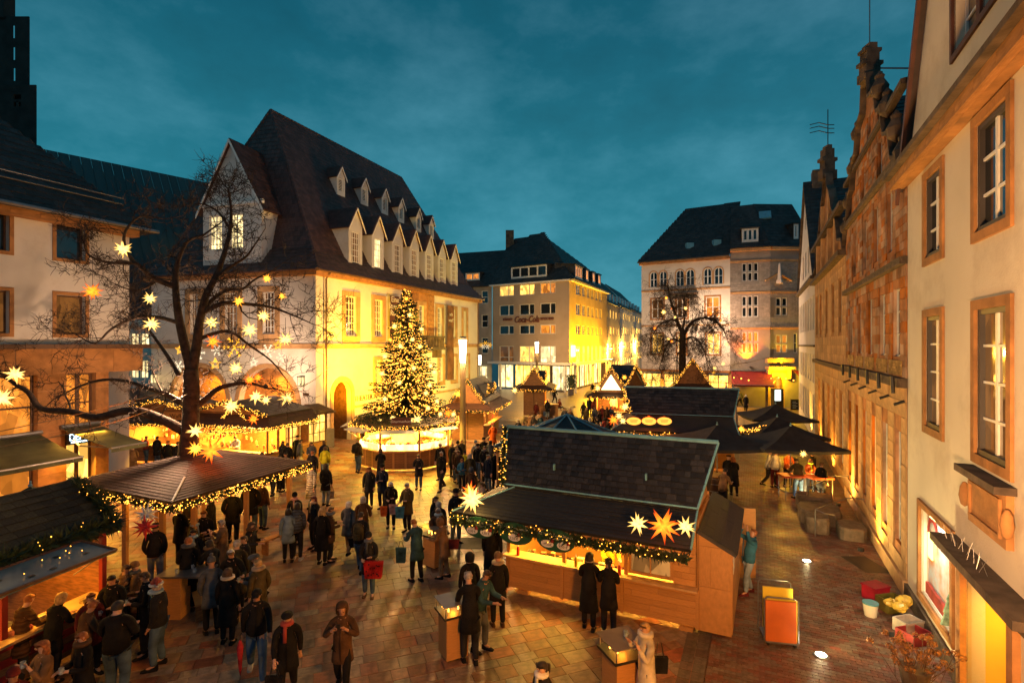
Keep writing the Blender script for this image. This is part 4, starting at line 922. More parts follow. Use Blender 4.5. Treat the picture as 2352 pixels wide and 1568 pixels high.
# right row
RA = V((10.3, 13.8, 0)); RB = RA + vS * 52
rf = Fac(RA, RB, side=(0, 20, 0))
M_F2 = M_sand_old
# --- near white gabled house
h1 = thing('cream_gabled_house', 'cream rendered house with brown window surrounds along the right edge', 'building', RA)
EV = 10.95
def rr(xl, xr, yt, yb): s0, s1 = rf.s(xl), rf.s(xr); z0, z1 = rf.z(xl, yb), rf.z(xl, yt); return (min(s0, s1), max(s0, s1), z0, z1)
F1 = {'us': rr(2127.6,2164,415,594.5), 'ul': rr(2244.4,2318.7,292,535.6), 'ls': rr(2130,2167,728,977), 'll': rr(2254.6,2322.7,710,1045), 'g': rr(2192,2250,-90,128), 'g2': rr(2258,2345,-130,20), 'd': rr(2116,2189,1160,1404)}
F1['ls'] = (F1['us'][0], F1['us'][1], F1['ls'][2], F1['ls'][3]); F1['ll'] = (F1['ul'][0], F1['ul'][1], F1['ll'][2], F1['ll'][3])
F1['g2'] = (F1['g2'][0], F1['g2'][1], F1['g'][2], F1['g'][3])
dr = (rf.s(2330), rf.s(2219.5), 0.0, rf.z(2219.5, 1320)+.05)
dpl = (F1['d'][0], F1['d'][1], max(.7, F1['d'][2]), F1['d'][3])
SL = -13.0; pk = SL/2; zpk = EV + abs(pk)*2.0
out = [(SL, 0), (0, 0), (0, EV), (pk, zpk), (SL, EV)]
more = [(a-4.6, b-4.6, c, d) for a, b, c, d in (F1['ul'], F1['ll'])] + [(a-7.6, b-7.6, c, d) for a, b, c, d in (F1['ul'], F1['ll'])]
holes = [F1['us'], F1['ul'], F1['ls'], F1['ll'], F1['g'], F1['g2'], dpl, dr] + more
obj('wall', rf.wall(out, [rpoly(r) for r in holes], .28), M_plaster2, h1)
obj('side_wall', MB().poly([rf.p(0, 0), rf.p(0, EV), rf.p(0, EV, -9), rf.p(0, 0, -9)]), M_plaster2, h1)
M_bf = pmat('window_paint_dark', (.05, .045, .045), .5, .1)
for k in ('us', 'ul', 'ls', 'll'):
 r = F1[k]; sw = .17
 lab = {'us': 'upper small window', 'ul': 'upper large window', 'ls': 'lower small window', 'll': 'lower large window'}[k]
 W_ = window(rf, r, h1, 2, 3 if k[0] == 'u' else 4, M_white, G_dark if k[0] == 'u' else G_dim, .10, .06, .045, M_sand, sw, .05, label=lab)
 m = MB(); rf.box(m, r[0]+.001, r[1]-.001, r[2]-.0, r[2]+.09, -.09, .0); rf.box(m, r[0]+.001, r[0]+.09, r[2], r[3], -.09, -.01); rf.box(m, r[1]-.09, r[1]-.001, r[2], r[3], -.09, -.01); rf.box(m, r[0]+.1, r[1]-.1, r[3]-.09, r[3]-.001, -.088, -.01); obj('inner_frame', m, M_bf, W_)
for r in (F1['g'], F1['g2']): window(rf, r, h1, 2, 3, M_white, G_dark, .22, .06, .045, pmat('surround_redbrown', (.10, .035, .02), .7, .2), .12, .05)
for r in more: window(rf, r, h1, 2, 3, M_white, G_dark, .22, .06, .045, M_sand, .17, .05)
course(rf, SL, .25, EV-.25, EV, .35, h1, M_sand, 'cornice', maxn=30); 
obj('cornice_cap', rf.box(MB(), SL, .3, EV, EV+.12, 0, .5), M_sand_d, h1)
mb = MB()
a, b = rf.p(.35, EV-.3, .12), rf.p(pk, zpk+.15, .12); c_, d_ = rf.p(pk, zpk+.15, -9), rf.p(.35, EV-.3, -9)
obj('verge_board', MB().box(a, b-a, V((0,0,-.35)) + rf.t*(-.0), rf.n*.08), pmat('verge_red', (.10, .03, .02), .6, .2), h1)
roof_face([d_, a, b, c_], h1, M_tile, .35, .38)
roof_face([rf.p(SL-.3, EV-.3, .12), rf.p(SL-.3, EV-.3, -9), rf.p(pk, zpk+.15, -9), rf.p(pk, zpk+.15, .12)], h1, M_tile, .5, .5)
r = F1['ll']; mb = MB(); rf.box(mb, r[0]-.28, r[1]+.2, r[2]-.36, r[2]-.24, -.02, .28); obj('ledge', mb, M_sand_d, h1)
z1 = r[2]-.36; z0 = z1-.86; mb = MB(); rf.box(mb, r[0]-.17, r[1]+.1, z0, z1, -.02, .10); P_ = obj('stone_panel', mb, M_sand, h1)
mb = MB(); rf.box(mb, r[0]-.02, r[1]-.02, z0+.12, z0+.17, .10, .14); rf.box(mb, r[0]-.02, r[1]-.02, z1-.17, z1-.12, .10, .14); rf.box(mb, r[0]-.02, r[0]+.03, z0+.17, z1-.17, .10, .14); rf.box(mb, r[1]-.07, r[1]-.02, z0+.17, z1-.17, .10, .14); obj('panel_moulding', mb, M_sand, P_)
for s in (r[1]+.2, r[0]-.28): 
 mb = MB(); mb.lathe(rf.p(s, z0-.1, .12), [(.01, .3), (.06, .34), (.09, .5), (.07, .66), (.03, .74), (.01, .75)], 10); obj('scroll', mb, M_sand, P_, smooth=True)
hz = rf.z(2205, 1240); mb = MB(); rf.box(mb, rf.s(2420), rf.s(2196), hz-.10, hz+.04, 0, .42); rf.box(mb, rf.s(2420), rf.s(2200), hz-.2, hz-.101, 0, .28); hd_ = obj('door_hood', mb, M_sand_d, h1)
mb = MB()
for i in range(14):
 q = rf.p(rf.s(2205)-.12-i*.14, hz+.04, .15+.1*rnd.random()); mb.tube([q, q+V((rnd.uniform(-.08,.08), rnd.uniform(-.08,.08), .22))], .004, 3)
obj('bird_spike', mb, M_metal, hd_, kind='stuff')
mb = MB(); rf.box(mb, dr[1], dr[1]+.22, 0, hz-.2, -.02, .10); rf.box(mb, dr[0]-.22, dr[0], 0, hz-.2, -.02, .10); rf.box(mb, dr[0], dr[1], dr[3], hz-.2, -.02, .10); obj('door_surround', mb, M_sand, h1)
M_ypan = pmat('entrance_panel_yellow', (.62, .40, .07), .35, .08, 1.0)
mb = MB(); 
for i in range(3):
 for j in range(2): rf.box(mb, dr[0]-.2+i*(dr[1]-dr[0]+.2)/3+.012, dr[0]-.2+(i+1)*(dr[1]-dr[0]+.2)/3-.012, j*1.3+.01, (j+1)*1.3-.01, -.75, -.70)
e_ = obj('entrance_panel', mb, M_ypan, h1)
mb = MB(); mb.poly([rf.p(dr[1], 0, 0), rf.p(dr[1], 2.9, 0), rf.p(dr[1], 2.9, -.75), rf.p(dr[1], 0, -.75)]); mb.poly([rf.p(dr[0], 0, 0), rf.p(dr[0], 2.9, 0), rf.p(dr[0], 2.9, -.75), rf.p(dr[0], 0, -.75)]); mb.poly([rf.p(dr[0], dr[3], 0), rf.p(dr[1], dr[3], 0), rf.p(dr[1], dr[3], -.75), rf.p(dr[0], dr[3], -.75)]); obj('entrance_reveal', mb, M_ypan, h1)
sI = rf.s(2306); mb = rf.box(MB(), sI-.1, sI+.12, 1.05, 1.3, -.70, -.66); it = obj('intercom', mb, M_wood_d, h1)
obj('entrance_lamp', rf.box(MB(), (dr[0]+dr[1])/2-.3, (dr[0]+dr[1])/2+.3, dr[3]-.06, dr[3]-.02, -.5, -.3), E_tube, h1)
lamp('AREA', 'entrance_light', rf.p((dr[0]+dr[1])/2, dr[3]-.08, -.4), 22, (1, .62, .12), h1, .5, rf.p((dr[0]+dr[1])/2, 0, -.5), spread=170)
for r_ in [(dr[1]-.0, dr[1]+.0, 0, 0)]: pass
mb = MB(); sw = .14; a0, a1, z0, z1 = dpl
rf.box(mb, a0-sw, a1+sw, z1, z1+sw, -.02, .06); rf.box(mb, a0-sw, a1+sw, z0-sw, z0, -.02, .06); rf.box(mb, a0-sw, a0, z0, z1, -.02, .06); rf.box(mb, a1, a1+sw, z0, z1, -.02, .06)
dw = obj('display_window', mb, M_sand, h1, kind=None); dw['label'] = 'shop display window with a paper winter scene'
mb = MB(); 
for (p0, p1, q0, q1) in ((a0, a1, z1-.05, z1), (a0, a1, z0, z0+.05), (a0, a0+.05, z0, z1), (a1-.05, a1, z0, z1)): rf.box(mb, p0, p1, q0, q1, -.10, -.04)
obj('window_frame', mb, M_white, dw)
bx = obj('backdrop', MB().poly([rf.p(a0, z0, -.14), rf.p(a1, z0, -.14), rf.p(a1, z1, -.14), rf.p(a0, z1, -.14)]), pmat('backdrop_blue_white', (.30, .42, .55), .9, .2, 2.6, col2=(.55, .22, .10)), dw)
cx_ = (a0+a1)/2
for (cs, cz, R_, c_, rt) in ((a1-.42, z0+1.45, .40, (.40,.03,.03), .25), (cx_-.22, z0+1.35, .40, (.40,.03,.03), .25)):
 mb = MB()
 for k in range(12):
  t1_, t2_ = math.pi*k/12, math.pi*(k+1)/12
  mb.add([rf.p(cs+R_*math.cos(t1_), cz+R_*1.2*math.sin(t1_), -.115), rf.p(cs+R_*math.cos(t2_), cz+R_*1.2*math.sin(t2_), -.115), rf.p(cs+(R_-rt*.5)*math.cos(t2_), cz+(R_-rt*.5)*1.2*math.sin(t2_), -.115), rf.p(cs+(R_-rt*.5)*math.cos(t1_), cz+(R_-rt*.5)*1.2*math.sin(t1_), -.115)], [(0,1,2,3)])
 obj('paper_arch', mb, pmat('paper_red', c_, .8, .2), dw)
mb = MB(); rf.box(mb, a1-.55, a1-.22, z0+.95, z0+1.5, -.10, -.07); obj('light_box', mb, emat('light_box_yellow', (1., .75, .15), 4.0), dw)
mb = MB(); mb.lathe(rf.p(a0+.35, z0+.15, -.10), [(.30, 0), (.2, .25), (.24, .25), (.14, .5), (.17, .5), (.01, .85)], 11, .9, .28); obj('toy_fir', mb, pmat('fir_flocked', (.22, .36, .28), .9, .3, 12), dw)
mb = MB(); rf.box(mb, a0+.1, a1-.1, z0+.02, z0+.3, -.12, -.06); obj('display_plinth', mb, pmat('cloth_red', (.30, .04, .03), .8, .3), dw)
lamp('AREA', 'display_light', rf.p(cx_, z1-.02, .25), 14, (1, .88, .7), h1, .4, rf.p(cx_, z0+.3, -.1), spread=150)
obj('plinth', rf.box(MB(), dr[1]+.23, 0, 0, .38, 0, .08), M_sand_d, h1)
# --- stone gables
def stepped(s0, s1, prof): return [(s0 + (s1-s0)*a, z) for a, z in prof]
def gable_house(key, s0, s1, eave, prof, wins, wall_m, label, ledges, blocks, glass, statue=True, roofm=M_tile, rtop=None):
 H_ = thing(key, label, 'building', rf.p(s0, 0))
 outl = [(s1, 0), (s1, eave)] + stepped(s0, s1, prof) + [(s0, eave), (s0, 0)]
 W_ = obj('wall', rf.wall(outl, [rpoly(r) for r in wins], .3), wall_m, H_)
 obj('side_wall', MB().poly([rf.p(s0, 0), rf.p(s0, eave), rf.p(s0, eave, -10), rf.p(s0, 0, -10)]).poly([rf.p(s1, 0), rf.p(s1, eave), rf.p(s1, eave, -10), rf.p(s1, 0, -10)]), wall_m, H_)
 for i, r in enumerate(wins): window(rf, r, H_, 1 if r[1]-r[0] < .7 else 2, 3, M_wframe, glass[i % len(glass)], .13, .05, .035)
 for z, d, hh in ledges:
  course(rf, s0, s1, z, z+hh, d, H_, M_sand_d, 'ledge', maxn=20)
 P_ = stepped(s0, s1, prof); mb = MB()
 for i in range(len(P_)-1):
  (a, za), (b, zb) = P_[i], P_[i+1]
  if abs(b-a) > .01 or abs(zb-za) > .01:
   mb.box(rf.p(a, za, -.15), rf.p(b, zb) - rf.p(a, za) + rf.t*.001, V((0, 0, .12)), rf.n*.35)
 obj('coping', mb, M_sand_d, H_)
 return H_, W_
F2e = 10.9
def fw(x0, x1, yt, yb): return rr(x0, x1, yt, yb)
top2 = [fw(1951,1961,718,835), fw(1969,1978,712,843), fw(1990,2000,705,851), fw(2014,2031,700,859), fw(2050,2071,690,872)]
zt2 = (7.15-.0, 8.75)
ss = [.75, 2.55, 4.6, 6.6, 8.6]
wU = [(s, s+.85, 6.25, 8.15) for s in ss]
wU2 = [(s, s+.75, 9.3, 11.1) for s in (1.6, 3.6, 5.6, 7.8)]
wU3 = [(s, s+.7, 11.9, 13.1) for s in (3.0, 6.0)] + [(4.8, 5.4, 13.9, 14.6)]
wG = [(.55, 1.35, 1.1, 4.2), (2.2, 3.0, 1.1, 4.2), (3.9, 4.7, 1.1, 4.2), (5.6, 6.4, 1.1, 4.2), (7.2, 8.0, 1.1, 4.2), (8.9, 9.7, 1.1, 4.2)]
prof2_ = [(1, 10.9), (.97, 11.6), (.9, 11.9), (.86, 12.9), (.8, 13.1), (.76, 14.2), (.7, 14.4), (.66, 15.4), (.57, 15.6), (.55, 16.6), (.45, 16.6), (.43, 15.6), (.34, 15.4), (.30, 14.4), (.24, 14.2), (.20, 13.1), (.14, 12.9), (.10, 11.9), (.03, 11.6), (0, 10.9)]
prof2 = [(a, 10.9+(z-10.9)*.85) for a, z in prof2_]
h2, w2 = gable_house('stone_gable_house', 0.02, 10.3, F2e, prof2, wU+wU2+wU3+wG, M_sand_old, 'tall weathered sandstone house with scrolled stepped gable next to the cream house', [(5.45, .22, .25), (8.7, .18, .2), (11.5, .2, .2), (13.4, .15, .16)], None, [G_dark, G_dark, G_dim, G_dark])
ux_ = rf.t if rf.t.cross(V((0,0,1))).dot(rf.n) > 0 else -rf.t
def stonewall(s0, s1, z0, z1, wins, bw, bh, mat, parent, maxn, thick=.035):
 o = rf.p(s0 if ux_.dot(rf.t) > 0 else s1, z0, 0); sg = ux_.dot(rf.t) > 0
 hl = [((a-s0-.04, b-s0+.04) if sg else (s1-b-.04, s1-a+.04)) + (c-z0-.04, d-z0+.04) for a, b, c, d in wins]
 pieces('stone', o, ux_, V((0,0,1)), [(0,0),(s1-s0,0),(s1-s0,z1-z0),(0,z1-z0)], bw, bh, mat, parent, thick=thick, gap=.014, jit=.012, holes=hl, maxn=maxn, wj=.25, minw=.12)
stonewall(.02, 10.3, .45, 5.45, wG, .75, .42, M_sand_l, w2, 280)
stonewall(.02, 10.3, 5.7, 8.7, wU, .5, .3, M_sand_old, w2, 0, .03); stonewall(.02, 10.3, 8.9, 11.5, wU2, .42, .22, M_sand_old, w2, 0, .03)
stonewall(1.6, 8.7, 11.7, 12.7, wU3, .4, .2, M_sand_old, w2, 0, .03); stonewall(2.6, 7.7, 12.75, 13.4, wU3, .4, .2, M_sand_old, w2, 0, .03); stonewall(3.6, 6.7, 13.6, 14.6, wU3, .4, .2, M_sand_old, w2, 0, .03)
obj('plinth', rf.box(MB(), .02, 10.28, 0, .42, 0, .1), M_sand_l, h2)
M_rail = pmat('brick_yellow_panel', (.42, .27, .09), .9, .2, 3, .8, 20, rand=.3)
for s in (.4, 2.2, 4.2, 6.2, 8.2):
 P_ = obj('brick_panel', rf.box(MB(), s, s+1.5, 5.75, 6.15, 0, .045), M_rail, h2)
 pieces('brick', rf.p(s if ux_.dot(rf.t) > 0 else s+1.5, 5.75, .045), ux_, V((0,0,1)), [(0,0),(1.5,0),(1.5,.4),(0,.4)], .22, .08, M_rail, P_, thick=.02, gap=.012, maxn=0)
for s in (.1, 1.9, 3.7, 5.5, 7.3, 9.1):   # iron anchors and drip pipes
 mb = MB(); mb.tube([rf.p(s, 5.3, .3), rf.p(s, 5.75, .32)], .05, 5); mb.tube([rf.p(s, 5.1, .05), rf.p(s, 5.0, .28)], .04, 5); obj('wall_anchor', mb, M_black, h2)
for (s, z) in ((.15, 11.6), (1.0, 12.5), (2.1, 13.6), (3.2, 14.6), (7.1, 14.6), (8.2, 13.6), (9.3, 12.5), (10.05, 11.6)):
 mb = MB(); mb.lathe(rf.p(s, z, .05), [(.02, -.3), (.22, -.15), (.26, .1), (.12, .35), (.14, .45), (.02, .6)], 8); obj('scroll', mb, M_sand_d, h2)
mb = MB(); c0 = rf.p(5.15, 15.7, 0)
for k, (hw, hh) in enumerate(((.45, .5), (.35, .45), (.5, .2), (.3, .55), (.42, .18), (.2, .3))):
 hw, hh = hw*.7, hh*.6; mb.box(c0 + V((-hw, -.2, 0)), (2*hw, 0, 0), (0, .4, 0), (0, 0, hh)); c0 = c0 + V((0, 0, hh))
obj('finial', mb, M_sand_d, h2); mb = MB(); mb.tube([c0, c0 + V((0,0,2.2))], .02, 4); obj('lightning_rod', mb, M_metal, h2)
mb = MB(); mb.tube([c0 - V((0,0,.8)), rf.p(5.15, 15.2, -4.5)], .03, 4); obj('stay_rod', mb, M_metal, h2)
mb = MB(); rz_ = 14.9
obj('roof', MB().prism([rf.p(.0, F2e, -.2), rf.p(5.15, rz_, -.2), rf.p(5.15, rz_, -12), rf.p(.0, F2e, -12)], (0,0,.1)).prism([rf.p(10.3, F2e, -.2), rf.p(5.15, rz_, -.2), rf.p(5.15, rz_, -12), rf.p(10.3, F2e, -12)], (0,0,.1)), M_tile, h2)
roof_face([rf.p(0, F2e+.12, -.3), rf.p(0, F2e+.12, -12), rf.p(5.15, rz_+.12, -12), rf.p(5.15, rz_+.12, -.3)], h2, M_tile, .35, .38)
s3a, s3b = 10.32, 24.0
win3 = [(s, s+1.0, 7.2, 9.6) for s in (11.6, 14.2, 17.0, 20.0, 22.2)]; win3b = [(s, s+.9, 3.9-.0, 5.3) for s in (11.6, 14.2, 17.0, 20.0)]
win3b = [(s, s+.9, 5.65, 6.6) for s in ()]; win3g = [(s, s+1.1, 1.0, 4.3) for s in (11.2, 13.6, 16.0, 18.4, 20.8)]; win3t = [(s, s+.9, 11.2, 12.5) for s in (13.6, 16.6, 19.6)] + [(16.8, 17.5, 13.7, 14.6)]
prof3_ = [(1, 10.7), (.97, 11.3), (.88, 11.5), (.84, 12.6), (.8, 13.2), (.72, 13.8), (.68, 14.6), (.64, 15.2), (.58, 15.7), (.55, 16.6), (.45, 16.6), (.42, 15.7), (.36, 15.2), (.32, 14.6), (.28, 13.8), (.20, 13.2), (.16, 12.6), (.12, 11.5), (.03, 11.3), (0, 10.7)]
prof3 = [(a, 10.7+(z-10.7)*.86) for a, z in prof3_]
h3, w3 = gable_house('pilaster_gable_house', s3a, s3b, 10.7, prof3, win3+win3g+win3t, M_sand, 'narrow stone gable house with pilasters and iron weathervane', [(5.4, .2, .22), (10.5, .35, .25), (12.7, .3, .2)], None, [G_dark, G_dim, G_dark, G_orange])
stonewall(s3a, s3b, .4, 5.4, win3g, .8, .45, M_sand_l, w3, 200)
stonewall(s3a, s3b, 5.65, 10.5, win3, .8, .45, M_sand_l, w3, 60)
mb = MB()
for s in (12.9, 15.6, 18.6, 21.2): rf.box(mb, s, s+.35, 10.75, 12.7, 0, .18)
for s in (15.4, 18.7): rf.box(mb, s, s+.3, 12.9, 14.6, 0, .18)
obj('pilaster', mb, M_sand_l, h3)
mb = MB(); c0 = rf.p(17.15, 15.7, 0)
for hw, hh in ((.4, .5), (.28, .5), (.42, .18), (.25, .5), (.12, .2)): mb.box(c0 + V((-hw, -.2, 0)), (2*hw, 0, 0), (0, .5, 0), (0, 0, hh)); c0 = c0 + V((0, 0, hh))
obj('finial', mb, M_sand_d, h3)
mb = MB(); mb.tube([c0, c0+V((0,0,2.0))], .025, 4)
for z in (.7, .95, 1.15): mb.tube([c0+V((-1.0,0,z)), c0+V((-.5,0,z+.12)), c0+V((0,0,z)), c0+V((.35,0,z))], .025, 4)
obj('weathervane', mb, M_black, h3)
for sg in (0, 1):
 a = s3a if sg == 0 else s3b; q = [rf.p(a, 10.8, -.3), rf.p(a, 10.8, -12), rf.p(17.15, 14.7, -12), rf.p(17.15, 14.7, -.3)]; roof_face(q if sg == 0 else [q[1], q[0], q[3], q[2]], h3, M_tile, .4, .42)
s4a, s4b = 24.02, 39.5
w4l = []
for z0, z1 in ((7.6, 10.0), (3.9, 5.9), (.8, 3.1)):
 for k in range(7): w4l.append((s4a+.8+k*2.1, s4a+2.0+k*2.1, z0, z1))
w4t = [(s, s+1.2, 12.0, 14.0) for s in (28.6, 31.2, 33.8)] + [(31.4, 32.4, 15.8, 17.0)]
h4, w4_ = gable_house('white_gable_house', s4a, s4b, 11.1, [(1, 11.1), (.5, 19.4), (0, 11.1)], w4l+w4t, M_plaster, 'white gabled house with long window rows at the far end of the right row', [(6.4, .12, .15), (11.0, .3, .25)], None, [G_dark, G_dim, G_dark, G_orange])
for sg in (0, 1):
 a = s4a if sg == 0 else s4b; q = [rf.p(a, 11.2, .2), rf.p(a, 11.2, -12), rf.p(31.76, 19.6, -12), rf.p(31.76, 19.6, .2)]; roof_face(q if sg == 0 else [q[1], q[0], q[3], q[2]], h4, M_tile_g, .4, .42)
obj('chimney', MB().box(rf.p(31.0, 18.4, -1.2), rf.t*1.2, rf.n*.8, V((0,0,1.9))), M_sand_d, h4)
# fairy lights, garlands, stars
Z3 = V((0, 0, 1))
M_fir = pmat('fir_green', (.018, .040, .014), .7, .3, 8, rand=.5)
M_fir_b = pmat('spruce_green', (.016, .032, .014), .7, .3, 8, rand=.5)
OCT = [V((1,0,0)), V((-1,0,0)), V((0,1,0)), V((0,-1,0)), V((0,0,1)), V((0,0,-1))]
OF = [(0,2,4),(2,1,4),(1,3,4),(3,0,4),(2,0,5),(1,2,5),(3,1,5),(0,3,5)]
def bulb(mb, p, r): mb.add([p + o*r for o in OCT], OF)
def lerp_path(pts, step):
 out = []
 for a, b in zip(pts[:-1], pts[1:]):
  a, b = V(a), V(b); n = max(1, int((b-a).length/step))
  for i in range(n): out.append(a + (b-a)*i/n)
 out.append(V(pts[-1])); return out
GN = [0]
def garland(pts, label, r=.10, bulbs=24, tufts=90, br=.020, group=None, green=True, mat=None, hang=.0):
 """fir garland wound with fairy lights along a path"""
 G_ = thing('garland', label, 'garland', pts[0], group)
 P_ = lerp_path(pts, .12); mb = MB(); mbb = MB()
 Ltot = sum((V(b)-V(a)).length for a, b in zip(pts[:-1], pts[1:]))
 def at(u):
  x = u*(len(P_)-1); i = min(int(x), len(P_)-2); return P_[i].lerp(P_[i+1], x-i)
 if green:
  for i in range(int(Ltot*tufts)):
   p = at(rnd.random()); d = V((rnd.gauss(0,1), rnd.gauss(0,1), rnd.gauss(0,1))).normalized(); l = r*rnd.uniform(.7, 1.5); q = d.orthogonal()*.022
   c = p - Z3*hang*rnd.random(); e_ = c + d*l
   mb.add([c-q, c+q, e_], [(0,1,2)])
  core = MB(); obj('fir_greenery', mb, M_fir, G_, kind='stuff')
 for i in range(int(Ltot*bulbs)):
  p = at(rnd.random()); d = V((rnd.gauss(0,1), rnd.gauss(0,1), rnd.gauss(0,1))).normalized()*r*rnd.uniform(.5, 1.15) - Z3*hang*rnd.random()
  bulb(mbb, p + d, br*.8*rnd.uniform(.7, 1.25))
 obj('fairy_light_bulbs', mbb, mat or E_bulb, G_, kind='stuff')
 return G_
_star = {}
def star_mesh(mat, n=17, seed=0, rc=.26):
 k = (mat.name, n, seed)
 if k in _star: return _star[k]
 r_ = random.Random(seed); mb = MB(); dirs = []
 for i in range(n):
  z = 1 - 2*(i+.5)/n; t = i*2.39996 + seed; q = math.sqrt(1-z*z); dirs.append(V((q*math.cos(t), q*math.sin(t), z)))
 for d in dirs:
  a = d.orthogonal().normalized(); b = d.cross(a); w = .15; c = d*.10; L_ = r_.uniform(.72, 1.0)
  mb.add([c+a*w, c+b*w, c-a*w, c-b*w, d*L_], [(0,1,4),(1,2,4),(2,3,4),(3,0,4)])
 me = mb.mesh('star_spikes', mat); _star[k] = me; return me
def star(px, py, Y, size, mat, label, group=None, hang=None, seed=0, flat=False):
 """paper star on its cable; size is the tip to tip height in picture pixels of the 2352 wide photo"""
 p = atY(px, py, Y); R = size*.62/FP*Y
 S = thing('paper_star', label, 'star', p, group)
 o = bpy.data.objects.new('star_body', star_mesh(mat, 14 if size < 18 else 18, seed)); COL.objects.link(o); o.parent = S; o.scale = (R, R, R); o.rotation_euler = (rnd.uniform(-.4,.4), rnd.uniform(-.4,.4), rnd.uniform(0, 6))
 if hang:
  mb = MB(); mb.tube([p + V((0,0,R*.2)), p + V((0,0,hang))], .008, 3); obj('cable', mb, M_black, S)
 return S
def local(A, u):
 A = V(A); u = V(u).normalized(); v = V((-u.y, u.x, 0))
 return lambda s, t, z=0.0: A + u*s + v*t + Z3*z
def cube(mb, F_, s0, s1, t0, t1, z0, z1): o = F_(s0, t0, z0); return mb.box(o, F_(s1, t0, z0)-o, F_(s0, t1, z0)-o, V((0,0,z1-z0)))
def planks(F_, s0, s1, t, z0, z1, mat, parent, h=.15, side=-1, w=None, maxn=300, thick=.018, name='plank'):
 """horizontal boards on the face t (normal towards -t when side=-1)"""
 o = F_(s0, t, z0); u = (F_(s1, t, z0)-o); L_ = u.length
 pieces(name, o, u.normalized(), Z3, [(0,0),(L_,0),(L_,z1-z0),(0,z1-z0)], w or L_, h, mat, parent, thick=thick, gap=.008, maxn=maxn, bond=.37)
def planks_side(F_, t0, t1, s, z0, z1, mat, parent, h=.15, maxn=300):
 o = F_(s, t0, z0); u = F_(s, t1, z0)-o; L_ = u.length
 pieces('plank', o, u.normalized(), Z3, [(0,0),(L_,0),(L_,z1-z0),(0,z1-z0)], L_, h, mat, parent, thick=.018, gap=.008, maxn=maxn)
def jars(F_, s0, s1, t, z, parent_label, n, grp, kind='jar'):
 pass
def interior(F_, s0, s1, t0, t1, parent, power, col=(1,.66,.22), zl=2.15, wall=None, n=1):
 """back wall with shelves and goods, strip lamp under the roof"""
 mb = MB(); cube(mb, F_, s0, s1, t1-.05, t1, .9, 2.3); obj('back_wall', mb, wall or M_wood, parent)
 mb = MB()
 for z in (1.25, 1.6, 1.92): cube(mb, F_, s0+.1, s1-.1, t1-.32, t1-.06, z, z+.025)
 sh = obj('shelf', mb, M_wood_m, parent)
 mb = MB(); nn = int((s1-s0)/.16)
 gm_ = pmat('stall_goods', (.55, .30, .12), .5, .5, 9, rand=.7, huevar=.10)
 for z in (1.275, 1.625, 1.945):
  for i in range(nn):
   if rnd.random() < .8:
    s = s0+.2+i*(s1-s0-.4)/nn; w = rnd.uniform(.035, .06)
    mb.lathe(F_(s, t1-.2, z), [(w, 0), (w, .09), (w*.6, .13), (w*.6, .16)], 6)
 obj('goods', mb, gm_, sh, kind='stuff')
 mb = MB(); cube(mb, F_, s0+.3, s1-.3, t0+.45, t0+.52, zl+.0, zl+.05); obj('strip_lamp', mb, E_tube, parent)
 for k in range(n):
  c = F_(s0+(s1-s0)*(k+.5)/n, t0+.5, zl-.02); lamp('AREA', 'stall_light', c, power/n, col, parent, (s1-s0)/n*.8, c - Z3 , sy=.3, spread=175)
def counter_goods(F_, s0, s1, t, z, n, parent):
 gm_ = pmat('counter_goods', (.60, .38, .16), .45, .5, 9, rand=.6, huevar=.08)
 mb = MB()
 for i in range(n):
  s = s0 + (s1-s0)*(i+rnd.random()*.6)/n; w = rnd.uniform(.04, .09); tt = t + rnd.uniform(0, .25)
  if rnd.random() < .5: mb.lathe(F_(s, tt, z), [(w, 0), (w*1.1, .06), (w*.8, .1)], 7)
  else: cube(mb, F_, s-w, s+w, tt-.06, tt+.06, z, z+rnd.uniform(.05, .16))
 return obj('counter_goods', mb, gm_, parent, kind='stuff')
